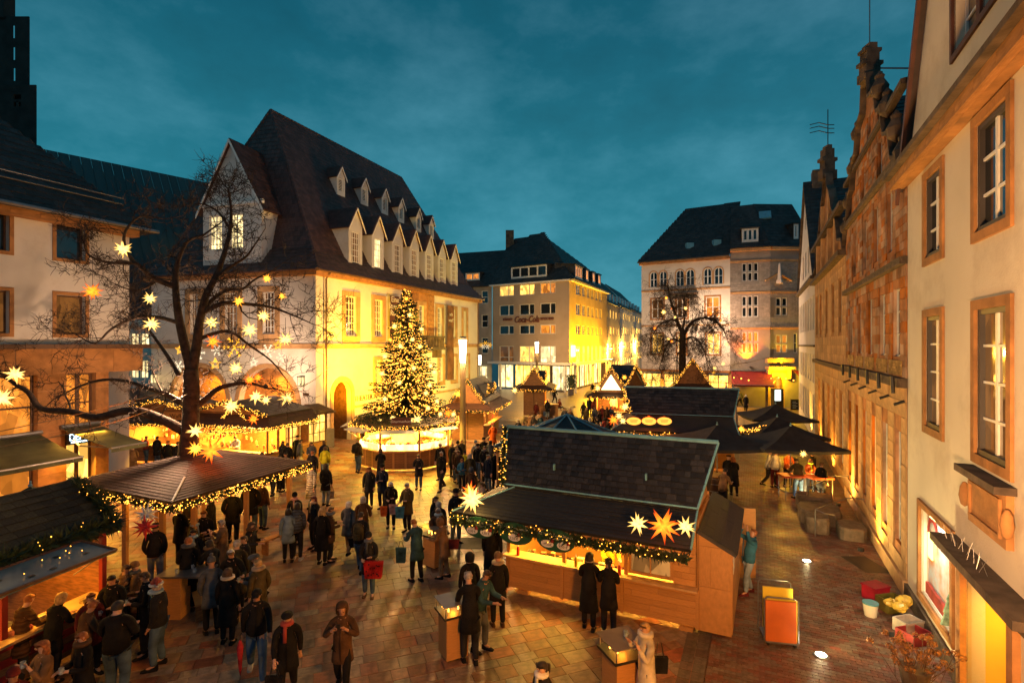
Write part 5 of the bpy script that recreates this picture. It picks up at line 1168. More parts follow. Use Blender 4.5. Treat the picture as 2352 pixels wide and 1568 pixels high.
# big wooden huts with shingled ridge roof
def hut(label, A, u, L, zb=2.8, rt=1.2, rz=4.15, prowl=.5, prowr=.35, fo=1.1, ez=2.27, D=3.0, left_pent=True, detail=True, upper=M_slate, lower=M_felt, bodymat=M_wood, wins=None, power=60, lo_s0=None):
 F_ = local(A, u); H_ = thing('market_stall', label, 'stall', A)
 up = [F_(-.1, 0, zb), F_(L, 0, zb), F_(L+prowr, rt, rz), F_(-prowl, rt, rz)]
 roof_face(up, H_, upper, .17 if detail else .25, .16 if detail else .2, thick=.014, maxn=290 if detail else 60, name='shingle', gap=.007, tilt=.022, wj=.35, plate=.06)
 bk = [F_(L, D*.9, zb-.2), F_(-.1, D*.9, zb-.2), F_(-prowl, rt, rz), F_(L+prowr, rt, rz)]
 roof_face(bk, H_, upper, .25, .2, thick=.012, maxn=0, name='shingle', gap=.004, tilt=.012, wj=.35, plate=.06)
 s0 = -1.05 if left_pent else -.1
 lo = [F_(s0, -fo, ez), F_(L, -fo, ez), F_(L, 0.02, zb-.03), F_(.2 if left_pent else -.1, 0.02, zb-.03)]
 roof_face(lo, H_, lower, 1.6, .115, thick=.014, maxn=120, name='roof_board', gap=.004, tilt=.014, wj=.25, plate=.05)
 if left_pent:
  lp = [F_(s0, D*.9, ez), F_(s0, -fo, ez), F_(.2, .02, zb-.03), F_(.2, D*.9, zb-.03)]
  roof_face(lp, H_, M_felt_b, 1.2, .2, thick=.014, maxn=40, name='roof_board', gap=.004, tilt=.012, wj=.25, plate=.05)
 mb = MB(); mb.tube([up[3]+Z3*.04, up[2]+Z3*.04], .055, 6); obj('ridge_trim', mb, M_zinc_sky, H_)
 for a, b in ((up[0], up[3]), (up[1], up[2]), (up[0]+Z3*.02, up[1]+Z3*.02), (lo[1], lo[2])) + (((lo[0], lo[3]),) if left_pent else ()):
  mb = MB(); mb.tube([a+Z3*.03, b+Z3*.03], .028, 5); obj('edge_trim', mb, M_zinc_sky, H_)
 for s in (0.0, L-.04):
  mb = MB(); mb.poly([F_(s, 0, zb-.1), F_(s, rt, rz-.1), F_(s, D*.88, zb-.3)]); obj('gable_board', mb, bodymat, H_)
 cz = 1.0
 wl = MB(); cube(wl, F_, 0, L, 0.02, .06, .12, cz-.03); w_ = obj('front_wall', wl, bodymat, H_)
 seg = [0, L*.32, L*.64, L]
 for a, b in zip(seg[:-1], seg[1:]): planks(F_, a+.05, b-.02, .02, .13, cz-.04, bodymat, w_, .145)
 mb = MB()
 for s in seg: cube(mb, F_, s-.035, s+.035, -.022, .03, .1, cz)
 obj('batten', mb, bodymat, w_)
 mb = MB(); cube(mb, F_, -.04, L+.02, -.22 if detail else -.15, .22, cz, cz+.045); obj('counter_top', mb, pmat('counter_wood', (.55, .36, .18), .4, .1, 5), H_)
 for s in (0.03, L*.33, L*.66, L-.05):
  mb = MB(); cube(mb, F_, s-.045, s+.045, .0, .09, cz+.045, 2.62); obj('post', mb, bodymat, H_)
 mb = MB(); cube(mb, F_, 0, L, 0.0, .09, 2.35, 2.62); cube(mb, F_, 0, L, -fo+.04, -fo+.09, ez-.1, ez-.02); obj('beam', mb, bodymat, H_)
 for s in (0, L-.04):
  mb = MB(); cube(mb, F_, s, s+.04, .0, D*.88, .1, 2.5); sw_ = obj('side_wall', mb, bodymat, H_)
  if s > 0: planks_side(F_, .05, D*.85, L+.001, .12, 2.4, bodymat, sw_, .15)
 mb = MB(); cube(mb, F_, 0, L, D*.86, D*.9, .1, 2.6); obj('rear_wall', mb, bodymat, H_)
 for s in (.3, L*.5, L-.4):
  mb = MB(); cube(mb, F_, s, s+.3, -.02, .25, -.01, .1); obj('levelling_block', mb, M_wood, H_)
 interior(F_, .1, L-.1, .05, D*.8, H_, power, n=2)
 counter_goods(F_, .3, L-.4, .32, cz-.1, 16, H_)
 return F_, H_
# --- front stall
FA = V((-.12, 14.2, 0)); FU = V((.9, -.435, 0))
FS, fstall = hut('large sausage stall with dark shingled roof and lit serving hatch in the foreground', FA, FU, 4.83, prowl=.585, prowr=.354, power=120)
def stall_board(F_, s0, s1, t, z0, z1, mat, parent, name):
 mb = MB(); cube(mb, F_, s0, s1, t, t+.03, z0, z1); return obj(name, mb, mat, parent)
wb_ = stall_board(FS, 4.3, 4.80, .0, 1.05, 2.36, M_wood, fstall, 'wall_panel'); planks(FS, 4.3, 4.80, .0, 1.06, 2.35, M_wood, wb_, .145)
mb = MB(); cube(mb, FS, 3.25, 4.3, -.01, .05, 1.1, 1.17); cube(mb, FS, 3.25, 4.3, -.01, .05, 2.0, 2.07); cube(mb, FS, 3.25, 3.32, -.009, .049, 1.17, 2.0); cube(mb, FS, 4.23, 4.3, -.009, .049, 1.17, 2.0); cube(mb, FS, 3.76, 3.79, 0, .04, 1.17, 2.0); cube(mb, FS, 3.32, 4.23, .001, .041, 1.57, 1.6)
wfm = obj('window_frame', mb, M_wood, fstall); mb = MB(); mb.poly([FS(3.3, .02, 1.15), FS(4.25, .02, 1.15), FS(4.25, .02, 2.02), FS(3.3, .02, 2.02)]); obj('pane', mb, glassmat('glass_stall', (.05, .04, .02), emit=(1, .42, .1), es=.35), wfm)
for s, z, w_, h_ in ((.12, 1.75, .17, .16), (3.12, 1.72, .22, .2)):
 mb = MB(); cube(mb, FS, s-w_/2, s+w_/2, -.035, -.025, z, z+h_); obj('notice', mb, M_white, fstall)
AN = MB(); cube(AN, FS, 4.86, 5.55, .02, .06, .08, 2.0); an = obj('annex_wall', AN, M_wood, fstall); planks(FS, 4.87, 5.54, .02, .1, 2.02, M_wood, an, 1.0)
AN = MB(); cube(AN, FS, 5.51, 5.55, .06, 3.3, .08, 2.0); an = obj('annex_wall', AN, M_wood, fstall); planks_side(FS, .07, 3.3, 5.551, .1, 1.98, M_wood, an, .19)
roof_face([FS(5.68, -.12, 1.98), FS(5.68, 3.4, 1.98), FS(4.86, 3.4, 2.4), FS(4.86, -.12, 2.4)], fstall, M_felt, 1.2, .2, thick=.012, maxn=20, name='roof_board', gap=.004, tilt=.01)
AN = MB(); AN.poly([FS(4.86, .03, 1.98), FS(5.55, .03, 1.98), FS(4.86, .03, 2.36)]); obj('annex_gable', AN, M_wood, fstall)
AN = MB(); cube(AN, FS, 5.565, 5.575, .35, .8, 1.35, 1.75); obj('notice', AN, M_white, fstall)
dl_ = thing('door_leaf', 'pale board door standing open behind the sausage stall annex', 'door', (6.15, 14.95, 0))
mb = MB(); mb.box((6.0, 15.0, .03), (.85, -.1, 0), (.005, .05, 0), (0, 0, 1.95)); obj('door_panel', mb, M_wood, dl_)
mb = MB(); mb.tube([(6.75, 14.82, .98), (6.62, 14.83, .98)], .015, 5); mb.tube([(6.75, 14.9, .98), (6.75, 14.82, .98)], .015, 5); obj('handle', mb, M_metal, dl_)
M_sg = pmat('sign_green', (.012, .07, .035), .45, .1, 3)
M_wt = emat('sign_white_print', (.75, .78, .72), .9)
def oval(mb, F_, s, t, z, a, b, n=20, d=.03):
 vs = []
 for k in range(n): vs.append(F_(s + a*math.cos(2*math.pi*k/n), t, z + b*math.sin(2*math.pi*k/n)))
 for k in range(n): vs.append(F_(s + a*math.cos(2*math.pi*k/n), t+d, z + b*math.sin(2*math.pi*k/n)))
 mb.add(vs, [list(range(n)), [n+k for k in range(n)][::-1]] + [(k, (k+1) % n, (k+1) % n + n, k+n) for k in range(n)])
for (s, head, sub, pr, lab, w_) in ((-.22, "Klötzer's Bratwurst", 'von der Rotenburger', [('4,00 €', -.19), ('4,50 €', .2)], 'green oval menu board for Bratwurst with two prices under the eave', .43),
        (.78, "Klötzer's Pommes Frites", 'frisch & knusprig', [('3,50 €', -.02)], 'green oval menu board for Pommes Frites with one price', .46),
        (1.82, "Klötzer's Spezialitäten", 'von der Rotenburger', [('19,50€', -.2), ('9,50 €', .2)], 'green oval menu board for Spezialitäten priced 19,50 and 9,50', .48)):
 tt = -1.17; z = 2.02
 B = thing('menu_board', lab, 'menu board', FS(s, tt, z), 'green oval menu boards')
 mb = MB(); oval(mb, FS, s, tt, z, w_, .26); obj('board', mb, M_sg, B)
 if len(pr) == 1: text(head, FS(s, tt-.004, z+.13), FU, Z3, .095, M_white, B, 'lettering', extrude=.001)
 else: text(head, FS(s, tt-.004, z+.13), FU, Z3, .095, M_white, B, 'lettering', extrude=.001)
 mb = MB(); cube(mb, FS, s-.16, s+.16, tt-.004, tt-.001, z+.055, z+.063); cube(mb, FS, s-.2, s+.2, tt-.004, tt-.001, z+.03, z+.038); obj('fine_print', mb, M_wframe, B, kind='stuff')
 for t_, ds in pr:
  mb = MB(); oval(mb, FS, s+ds, tt-.012, z-.09, .16, .09, 14, .01); pl_ = obj('price_plate', mb, M_white, B)
  text(t_, FS(s+ds, tt-.016, z-.11), FU, Z3, .085, M_black, B, 'price', extrude=.001)
  mb = MB(); o = FS(s+ds+.13, tt-.02, z-.02); mb.lathe(o, [(.045, -.02), (.045, .01), (.01, .06)], 6); obj('santa_hat', mb, M_awr, pl_)
 for ds in (-w_*.6, w_*.6):
  mb = MB(); mb.tube([FS(s+ds, tt+.01, z+.2), FS(s+ds, tt+.03, 2.25)], .005, 3); obj('chain', mb, M_metal, B)
garland([FS(-1.0, -1.16, 2.20), FS(4.8, -1.14, 2.17)], 'thick fir garland with fairy lights along the front eave of the sausage stall', r=.13, bulbs=24, tufts=330, br=.018, hang=.16)
garland([FS(-1.08, -1.1, 2.24), FS(-1.08, 2.4, 2.24)], 'fir garland with fairy lights along the left side eave of the sausage stall', r=.09, bulbs=22, tufts=200, br=.018)
garland([FS(-.14, -.05, 2.85), FS(-.64, 1.2, 4.15)], 'fir garland with fairy lights climbing the left gable edge of the sausage stall', r=.13, bulbs=50, tufts=300, br=.018)
for s in (1.2, 3.6):
 mb = MB(); cube(mb, FS, s-.02, s+.02, .32, .40, 3.28, 3.44); obj('snow_hook', mb, M_zinc_sky, fstall)
for s, c, lab in ((.35, (.4, .02, .01), 'tall condiment bottle on the left end of the sausage stall counter'), (1.95, (.5, .3, .02), 'tall mustard bottle in the middle of the sausage stall counter'), (3.05, (.4, .02, .01), 'sauce bottle beside the hatch window of the sausage stall')):
 B = thing('sauce_bottle', lab, 'bottle', FS(s, -.08, 1.046)); mb = MB(); mb.lathe(FS(s, -.08, 1.046), [(.04, 0), (.045, .1), (.035, .2), (.02, .23)], 9); obj('bottle_body', mb, pmat('sauce_%d' % int(s*10), c, .3), B)
 mb = MB(); mb.lathe(FS(s, -.08, 1.276), [(.02, 0), (.012, .04), (.004, .09)], 7); obj('nozzle', mb, M_white, B)
# --- second stall behind
SA = V((6.57, 28.7, 0)); SU = V((.966, -.257, 0))
SS, sstall = hut('long market stall with dark shingled roof and three glowing oval signs', SA, SU, 5.05, prowl=.55, prowr=.45, fo=1.9, ez=2.2, detail=False, power=90)
garland([SS(-1.0, -1.95, 2.12), SS(5.0, -1.95, 2.12)], 'fir garland with fairy lights on the front eave of the long stall', r=.12, bulbs=26, tufts=110, br=.026, hang=.15)
garland([SS(-.14, -.05, 2.85), SS(-.6, 1.2, 4.15)], 'fir garland with lights up the left gable edge of the long stall', r=.12, bulbs=40, tufts=120, br=.026)
garland([SS(5.3, -1.7, 2.3), SS(6.6, -.6, 2.5), SS(6.9, 1.2, 2.3)], 'fir garland with lights around the right porch of the long stall', r=.16, bulbs=60, tufts=150, br=.026)
E_oval = emat('oval_sign_glow', (1.0, .38, .05), 1.7)
for i, px in enumerate((1455.6, 1490.6, 1526)):
 p = atY(px, 967, 26.9); B = thing('oval_sign', ('left', 'middle', 'right')[i] + ' of three glowing oval signs on the long stall roof', 'sign', p, 'glowing oval signs')
 mb = MB(); F_ = local(p, SU); oval(mb, F_, 0, 0, 0, .36, .19, 20, .06); obj('sign_face', mb, E_oval, B)
 mb = MB(); oval(mb, F_, 0, .062, 0, .39, .22, 20, .03); cube(mb, F_, -.06, .06, .0, .08, .2, .27); obj('sign_rim', mb, M_wood_m, B)
 mb = MB(); 
 for k in range(3): cube(mb, F_, -.2+k*.02, .2-k*.02, -.006, -.001, .06-k*.06, .08-k*.06)
 obj('print', mb, M_wood_m, B)
lamp('POINT', 'sign_glow', atY(1490, 950, 26.6), 25, (1, .25, .08), sstall, .3)
# --- barrel used as a table
def barrel(p, label):
 B = thing('barrel', label, 'barrel', p); p = V(p)
 mb = MB(); mb.lathe(p, [(.27, 0), (.33, .25), (.36, .5), (.33, .78), (.29, .98)], 14); obj('barrel_body', mb, M_wood_d, B, smooth=True)
 for z, r in ((.12, .315), (.35, .355), (.65, .357), (.88, .322)): mb = MB(); mb.lathe(p + Z3*z, [(r, 0), (r, .04)], 14, cap=False); obj('hoop', mb, M_metal, B)
 mb = MB(); mb.lathe(p + Z3*.985, [(.45, 0), (.45, .035)], 16); obj('table_top', mb, M_wood, B)
barrel((8.7, 22.7, 0), 'wooden barrel used as a standing table right of the sausage stall')
# --- octagonal tent roof between the two big stalls
tp = thing('pavilion', 'octagonal pavilion roof with blue ridge bars behind the sausage stall', 'pavilion', (2.3, 22.0, 0))
tc_ = V((2.3, 22.2, 0)); R_ = 3.1; th0 = math.radians(12)
apx = tc_ + Z3*3.62; rim = [tc_ + V((R_*math.cos(th0+k*math.pi/4), R_*math.sin(th0+k*math.pi/4), 2.42)) for k in range(8)]
for k in range(8):
 roof_face([rim[k], rim[(k+1) % 8], apx], tp, M_felt if k in (4, 5, 6) else M_felt_b, 1.0, .16, thick=.012, maxn=40 if k in (4, 5, 6) else 0, name='roof_board', gap=.004, tilt=.012, wj=.3, plate=.03)
 mb = MB(); mb.tube([rim[k]+Z3*.05, apx+Z3*.05], .035, 5); obj('ridge_bar', mb, M_zinc_sky, tp)
 mb = MB(); q = tc_.lerp(rim[k], .95); mb.tube([(q.x, q.y, 0), (q.x, q.y, 2.4)], .05, 6); obj('post', mb, M_wood, tp)
garland([r - Z3*.1 for r in rim] + [rim[0] - Z3*.1], 'fairy light garland round the eave of the octagonal pavilion', r=.08, bulbs=16, tufts=60, br=.02)
# --- pyramid roof around the big tree
hp = thing('pyramid_canopy', 'square brown pyramid canopy built around the trunk of the big bare tree', 'canopy', (-10.5, 17.4, 0))
K = [V((-13.5, 16.1, 2.4)), V((-8.98, 14.0, 2.4)), V((-7.15, 18.9, 2.4)), V((-11.6, 21.0, 2.4))]; ap = V((-10.35, 17.5, 3.05))
for i in range(4):
 roof_face([K[i], K[(i+1) % 4], ap], hp, M_felt_b, .9, .13, thick=.014, maxn=145 if i in (0, 1) else 0, name='roof_board', gap=.005, tilt=.014, wj=.4, plate=.05)
mb = MB(); mb.tube([K[1]+Z3*.05, K[1].lerp(ap, .42)+Z3*.05], .03, 5); obj('ridge_trim', mb, M_wframe, hp)
for i in range(4):
 for f_ in (.12, .5, .88):
  a = K[i].lerp(K[(i+1) % 4], f_); q = a.lerp(ap, .1); mb = MB(); mb.cbox(q.x-.06, q.x+.06, q.y-.06, q.y+.06, 0, 2.42); obj('post', mb, M_wood, hp)
lamps_p = [K[i].lerp(K[(i+1) % 4], .5).lerp(ap, .35) for i in range(4)]
for q in lamps_p:
 mb = MB(); mb.lathe(V((q.x, q.y, 2.28)), [(.12, 0), (.12, .06), (.03, .12)], 10); obj('ceiling_lamp', mb, E_tube, hp); lamp('POINT', 'canopy_light', (q.x, q.y, 2.18), 16, (1, .55, .16), hp, .1)
garland([K[0]-Z3*.1, K[1]-Z3*.1], 'fir garland with lights on the front left eave of the pyramid canopy', r=.12, bulbs=60, tufts=200, br=.02, hang=.12)
garland([K[1]-Z3*.1, K[2]-Z3*.1], 'dense fir garland with lights on the right eave of the pyramid canopy', r=.12, bulbs=75, tufts=180, br=.02, hang=.12)
# --- dark stall in the left foreground
BA = V((-9.95, 6.6, 0)); BU = V((.235, .972, 0)); BF = local(BA, BU)
bs = thing('market_stall', 'dark roofed drinks stall with raised blue shutter in the left foreground', 'stall', BA)
r0, r1 = 4.1, 5.55
roof_face([BF(-1, .45, 2.35), BF(5.75, .45, 2.35), BF(5.75, 2.0, 3.35), BF(-1, 2.0, 3.35)], bs, pmat('shingle_mossy', (.035, .033, .018), .7, .4, 4, .6, 30, rand=.5), .26, .2, thick=.016, maxn=260, name='shingle', gap=.006, tilt=.016, wj=.3)
roof_face([BF(5.75, 3.6, 2.35), BF(-1, 3.6, 2.35), BF(-1, 2.0, 3.35), BF(5.75, 2.0, 3.35)], bs, M_felt, .3, .2, thick=.016)
mb = MB(); mb.tube([BF(5.77, .4, 2.38), BF(5.77, 2.0, 3.4), BF(5.77, 3.6, 2.38)], .04, 5); obj('edge_trim', mb, M_wood, bs)
mb = MB(); cube(mb, BF, -1, 5.3, .35, .42, .12, 1.02); w_ = obj('front_wall', mb, M_wood_m, bs)
mb = MB()
for k in range(3): cube(mb, BF, -1, 5.2, .325, .345, .25+k*.3, .4+k*.3)
obj('red_stripe', mb, pmat('stripe_red', (.35, .02, .015), .6), w_)
mb = MB(); cube(mb, BF, -1, 5.3, .1, .75, 1.02, 1.07); obj('counter_top', mb, pmat('counter_wood', (.55, .36, .18), .4, .1, 5), bs)
for s in (-.9, 1.2, 3.3, 5.2): mb = MB(); cube(mb, BF, s, s+.1, .35, .45, 1.07, 2.4); obj('post', mb, pmat('post_red', (.22, .015, .012), .6), bs)
mb = MB(); cube(mb, BF, 5.26, 5.32, .4, 3.4, .1, 2.35); sw_ = obj('side_wall', mb, M_wood_m, bs); planks_side(BF, .4, 3.4, 5.325, .1, 2.3, M_wood_m, sw_, .16)
mb = MB(); mb.poly([BF(5.3, .45, 2.35), BF(5.3, 3.6, 2.35), BF(5.3, 2.0, 3.3)]); obj('gable_board', mb, M_wood_d, bs)
sh0 = [BF(1.2, -.62, 2.32), BF(4.72, -.62, 2.32), BF(4.72, .33, 2.42), BF(1.2, .33, 2.42)]
mb = MB(); mb.prism(sh0, (0, 0, -.05)); flap = obj('raised_shutter', mb, pmat('shutter_blue_grey', (.10, .17, .22), .22, .15, 2), bs)
mb = MB()
for a, b in ((0, 1), (1, 2), (2, 3), (3, 0)): mb.tube([sh0[a], sh0[b]], .035, 5)
obj('shutter_frame', mb, M_wood_d, flap)
mb = MB(); rr_ = random.Random(3)
for k in range(9):
 s = 1.5 + k*.35; t = -.45 + rr_.random()*.5; z = 2.33+(t+.62)*.105
 mb.prism([BF(s, t, z), BF(s+.1, t, z), BF(s+.1, t+.07, z+.008), BF(s, t+.07, z+.008)], (0, 0, .005))
obj('hinge_plate', mb, M_black, flap, kind='stuff')
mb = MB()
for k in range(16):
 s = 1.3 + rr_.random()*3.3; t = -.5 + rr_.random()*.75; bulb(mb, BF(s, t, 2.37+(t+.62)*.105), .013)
obj('reflection_glow_beads', mb, E_bulb, flap, kind='stuff')  # glowing beads standing in for lights reflected on the shutter
for s in (1.3, 3.0, 4.6): mb = MB(); mb.tube([BF(s, -.5, 2.3), BF(s, .36, 1.75)], .015, 5); obj('shutter_stay', mb, M_metal, bs)
interior(BF, -.8, 5.2, .5, 2.8, bs, 60, (1, .55, .14), 2.1, n=3)
counter_goods(BF, .2, 5.0, .25, 1.07, 14, bs)
mb = MB(); cube(mb, BF, 1.75, 1.95, -.02, .08, 1.07, 1.5); tmn = obj('payment_terminal', mb, M_black, bs); mb = MB(); cube(mb, BF, 1.77, 1.93, -.026, -.021, 1.32, 1.47); obj('terminal_screen', mb, emat('screen', (.5, .75, 1), 2.0), tmn)
garland([BF(-1, .5, 2.5), BF(5.6, .5, 2.5)], 'thick dark fir garland with scattered bulbs above the raised shutter', r=.26, bulbs=7, tufts=420, br=.018)
garland([BF(5.6, .45, 2.5), BF(5.75, 1.0, 2.85), BF(5.8, 1.9, 3.3)], 'fir branch bundle with yellow rope light on the left stall gable', r=.22, bulbs=26, tufts=400, br=.014)
um = None
def parasol(cx, cy, half, ze, za, label, mat, rz=0.0, n=4, group=None, sag=.05, h0=0.0):
 U = thing('parasol', label, 'parasol', (cx, cy, 0), group)
 c = V((cx, cy, 0)); P_ = [c + V((half*1.414*math.cos(rz+math.pi/4+k*2*math.pi/n), half*1.414*math.sin(rz+math.pi/4+k*2*math.pi/n), ze)) for k in range(n)]
 if n == 8: P_ = [c + V((half*math.cos(rz+k*2*math.pi/n), half*math.sin(rz+k*2*math.pi/n), ze)) for k in range(n)]
 A_ = c + Z3*za; mb = MB(); m = 6
 for k in range(n):
  a, b = P_[k], P_[(k+1) % n]; g = [[None]*(m+1) for _ in range(m+1)]
  for i in range(m+1):
   for j in range(m+1):
    e_ = a.lerp(b, j/m); q = A_.lerp(e_, i/m); w_ = math.sin(math.pi*j/m)*(i/m); q = q - Z3*sag*w_*1.2 - Z3*.10*math.sin(math.pi*i/m); g[i][j] = q
  for i in range(m):
   for j in range(m): mb.poly([g[i][j], g[i][j+1], g[i+1][j+1], g[i+1][j]])
  for j in range(m): mb.poly([g[m][j], g[m][j+1], g[m][j+1]-Z3*.12, g[m][j]-Z3*.12])
 cn = obj('canopy', mb, mat, U, smooth=False)
 for k in range(n):
  mb = MB(); mb.tube([A_-Z3*.08, A_.lerp(P_[k], .5)-Z3*.17, P_[k]-Z3*.03], .014, 4); obj('rib', mb, M_metal, U)
 mb = MB(); mb.tube([(cx, cy, 0), (cx, cy, za)], .03, 8); obj('pole', mb, M_metal, U)
 mb = MB(); mb.lathe(A_, [(.05, 0), (.05, .04), (.02, .06), (.03, .12), (.005, .15)], 8); obj('finial', mb, M_zinc_sky, U)
 mb = MB(); mb.cbox(cx-.35, cx+.35, cy-.35, cy+.35, 0, .1); obj('base', mb, M_metal, U)
 return U
M_pb = pmat('parasol_black', (.020, .020, .023), .75, .3, 2.5, .2, 9)
parasol(-12.9, 14.2, 1.5, 2.15, 2.8, 'dark green parasol beside the pyramid canopy at the left', pmat('parasol_green', (.012, .045, .022), .8, .3, 1.2), .3)
parasol(12.45, 23.7, 1.75, 2.2, 2.95, 'nearest black parasol in the right hand lane', M_pb, -.1)
parasol(13.3, 26.6, 1.75, 2.2, 2.95, 'black parasol just behind the nearest one in the right lane', M_pb, -.1)
parasol(16.1, 32.4, 1.8, 2.2, 2.95, 'farthest black parasol in the right lane before the tavern', M_pb, -.15)
parasol(9.4, 24.3, 1.85, 2.15, 2.9, 'black parasol between the sausage stall and the long stall', M_pb, .05)
for i, (px, Y) in enumerate(((1668, 36), (1683, 35.2), (1410, 47))):
 p = atY(px, 900, Y); U = thing('folded_parasol', ('left folded cream parasol beside the long stall roof', 'right folded cream parasol beside the long stall roof', 'folded pale parasol behind the small lit gable stall')[i], 'parasol', (p.x, p.y, 0))
 mb = MB(); n = 14; prof = [(.12, .9), (.34, 1.0), (.30, 2.0), (.16, 3.2), (.05, 3.7)]; vs = []
 for r, z in prof:
  for k in range(n): rr2 = r*(1 if k % 2 else .62); vs.append(V((p.x+rr2*math.cos(2*math.pi*k/n), p.y+rr2*math.sin(2*math.pi*k/n), z+.1)))
 fs = [(a*n+k, a*n+(k+1) % n, (a+1)*n+(k+1) % n, (a+1)*n+k) for a in range(len(prof)-1) for k in range(n)]
 mb.add(vs, fs); obj('folded_cloth', mb, M_plaster2, U); mb = MB(); mb.tube([(p.x, p.y, 0), (p.x, p.y, 3.95)], .035, 6); obj('pole', mb, M_metal, U)
# --- gabled chalets with dormers and garlands
def chalet(label, A, u, W, D, gz, ez, over, power, right_counter=True, star_=True, dorm=2, front_counter=False, bodymat=M_wood_m, zgb=2.65, lab2='brown chalet', pent=M_felt_b, bulbs=26):
 F_ = local(A, u); C_ = thing('market_stall', label, 'stall', A)
 mb = MB()
 if front_counter: cube(mb, F_, 0, W, 0, .05, .1, 1.0)
 else: cube(mb, F_, 0, W, 0, .05, .1, 2.5)
 fw_ = obj('front_wall', mb, bodymat, C_)
 planks(F_, 0, W, 0, .1, 1.0 if front_counter else 2.45, bodymat, fw_, .16, maxn=30)
 if not front_counter:
  mb = MB(); cube(mb, F_, W*.48, W*.52, -.03, 0, .1, 2.4); obj('door_batten', mb, M_wood_d, fw_)
 for s in (0, W-.05):
  mb = MB(); cube(mb, F_, s, s+.05, .05, D, .1, 1.0 if (s > 0 and right_counter) else 2.5); w2 = obj('side_wall', mb, bodymat, C_)
  if s > 0: planks_side(F_, .05, D, W+.001, .12, .98 if right_counter else 2.4, bodymat, w2, .16, 30)
 mb = MB(); cube(mb, F_, 0, W, D-.05, D, .1, 2.5); obj('rear_wall', mb, bodymat, C_)
 if right_counter or front_counter:
  mb = MB()
  if right_counter: cube(mb, F_, W-.1, W+.3, .3, D, 1.0, 1.05)
  if front_counter: cube(mb, F_, 0, W, -.3, .1, 1.0, 1.05)
  obj('counter_top', mb, M_wood, C_)
  for t in [D*k/4 for k in range(5)]:
   mb = MB(); cube(mb, F_, W-.09, W, t-.04 if t > 0 else 0, t+.05, 1.05, 2.5); obj('post', mb, bodymat, C_)
  mb = MB(); cube(mb, F_, W*.25, W*.75, .5, D-.3, 2.12, 2.16); obj('strip_lamp', mb, E_tube, C_)
  c = F_(W*.5, D*.5, 2.08); lamp('AREA', 'stall_light', c, power, (1, .62, .18), C_, D*.7, c-Z3, sy=.5, spread=178)
  gm_ = pmat('stall_goods', (.55, .30, .12), .5, .5, 9, rand=.7, huevar=.10); mb = MB()
  for k in range(50):
   s, t, z = rnd.uniform(.2, W-.15), rnd.uniform(.2, D-.2), rnd.choice((1.05, 1.05, 1.4, 1.75)); w = rnd.uniform(.04, .1)
   if right_counter and z > 1.3: s = rnd.uniform(.1, .4)
   if front_counter and not right_counter and z > 1.3: t = rnd.uniform(D*.6, D*.9)
   cube(mb, F_, s, s+w, t, t+w, z, z+rnd.uniform(.06, .22))
  obj('goods', mb, gm_, C_, kind='stuff')
  mb = MB(); cube(mb, F_, .06, .1, .1, D-.1, 1.0, 2.3); obj('back_panel', mb, M_wood, C_)
 m_ = W/2
 g0 = -.25
 mb = MB(); mb.poly([F_(0, .0, zgb-.15), F_(W, .0, zgb-.15), F_(W, 0, zgb), F_(m_, 0, gz-.1), F_(0, 0, zgb)]); gb_ = obj('gable_board', mb, M_wood_m, C_)
 roof_face([F_(W+.15, g0, zgb-.05), F_(W+.15, D, zgb-.05), F_(m_, D, gz), F_(m_, g0, gz)], C_, M_slate, .3, .2, thick=.012, maxn=60, name='shingle', gap=.006, tilt=.012, plate=.05)
 roof_face([F_(-.15, D, zgb-.05), F_(-.15, g0, zgb-.05), F_(m_, g0, gz), F_(m_, D, gz)], C_, M_slate, .3, .2, thick=.012, maxn=20, name='shingle', gap=.006, tilt=.012, plate=.05)
 o_ = over
 roof_face([F_(-o_, -o_, ez), F_(W+o_, -o_, ez), F_(W+.05, 0, zgb-.08), F_(-.05, 0, zgb-.08)], C_, pent, 1.2, .18, thick=.012, maxn=40, name='roof_board', gap=.004, tilt=.012, wj=.3, plate=.04)
 roof_face([F_(W+o_, -o_, ez), F_(W+o_, D+.2, ez), F_(W+.05, D+.2, zgb-.08), F_(W+.05, 0, zgb-.08)], C_, pent, 1.2, .18, thick=.012, maxn=40, name='roof_board', gap=.004, tilt=.012, wj=.3, plate=.04)
 roof_face([F_(-o_, D+.2, ez), F_(-o_, -o_, ez), F_(-.05, 0, zgb-.08), F_(-.05, D+.2, zgb-.08)], C_, pent, 1.2, .18, thick=.012, maxn=0, name='roof_board', gap=.004, tilt=.012, wj=.3, plate=.04)
 for k in range(dorm):
  t = D*(k+.75)/(dorm+.6); s_ = W*.78; zb_ = zgb+.25
  mb = MB(); mb.prism([F_(s_+.42, t-.4, zb_-.35), F_(s_+.42, t+.4, zb_-.35), F_(s_+.42, t+.4, zb_+.3), F_(s_+.42, t, zb_+.75), F_(s_+.42, t-.4, zb_+.3)], F_(-.9, 0)-F_(0, 0)); d_ = obj('dormer', mb, M_wood_d, C_)
  mb = MB()
  for sg in (-1, 1): mb.prism([F_(s_+.5, t+sg*.5, zb_+.22), F_(s_+.5, t, zb_+.82), F_(s_-.5, t, zb_+.82), F_(s_-.5, t+sg*.5, zb_+.22)], (0, 0, .05))
  obj('dormer_roof', mb, M_felt, d_)
  garland([F_(s_+.52, t-.5, zb_+.25), F_(s_+.52, t, zb_+.85), F_(s_+.52, t+.5, zb_+.25)], 'light garland on the %s dormer of the %s' % (('nearer', 'farther')[k], lab2), r=.09, bulbs=36, tufts=80, br=.024)
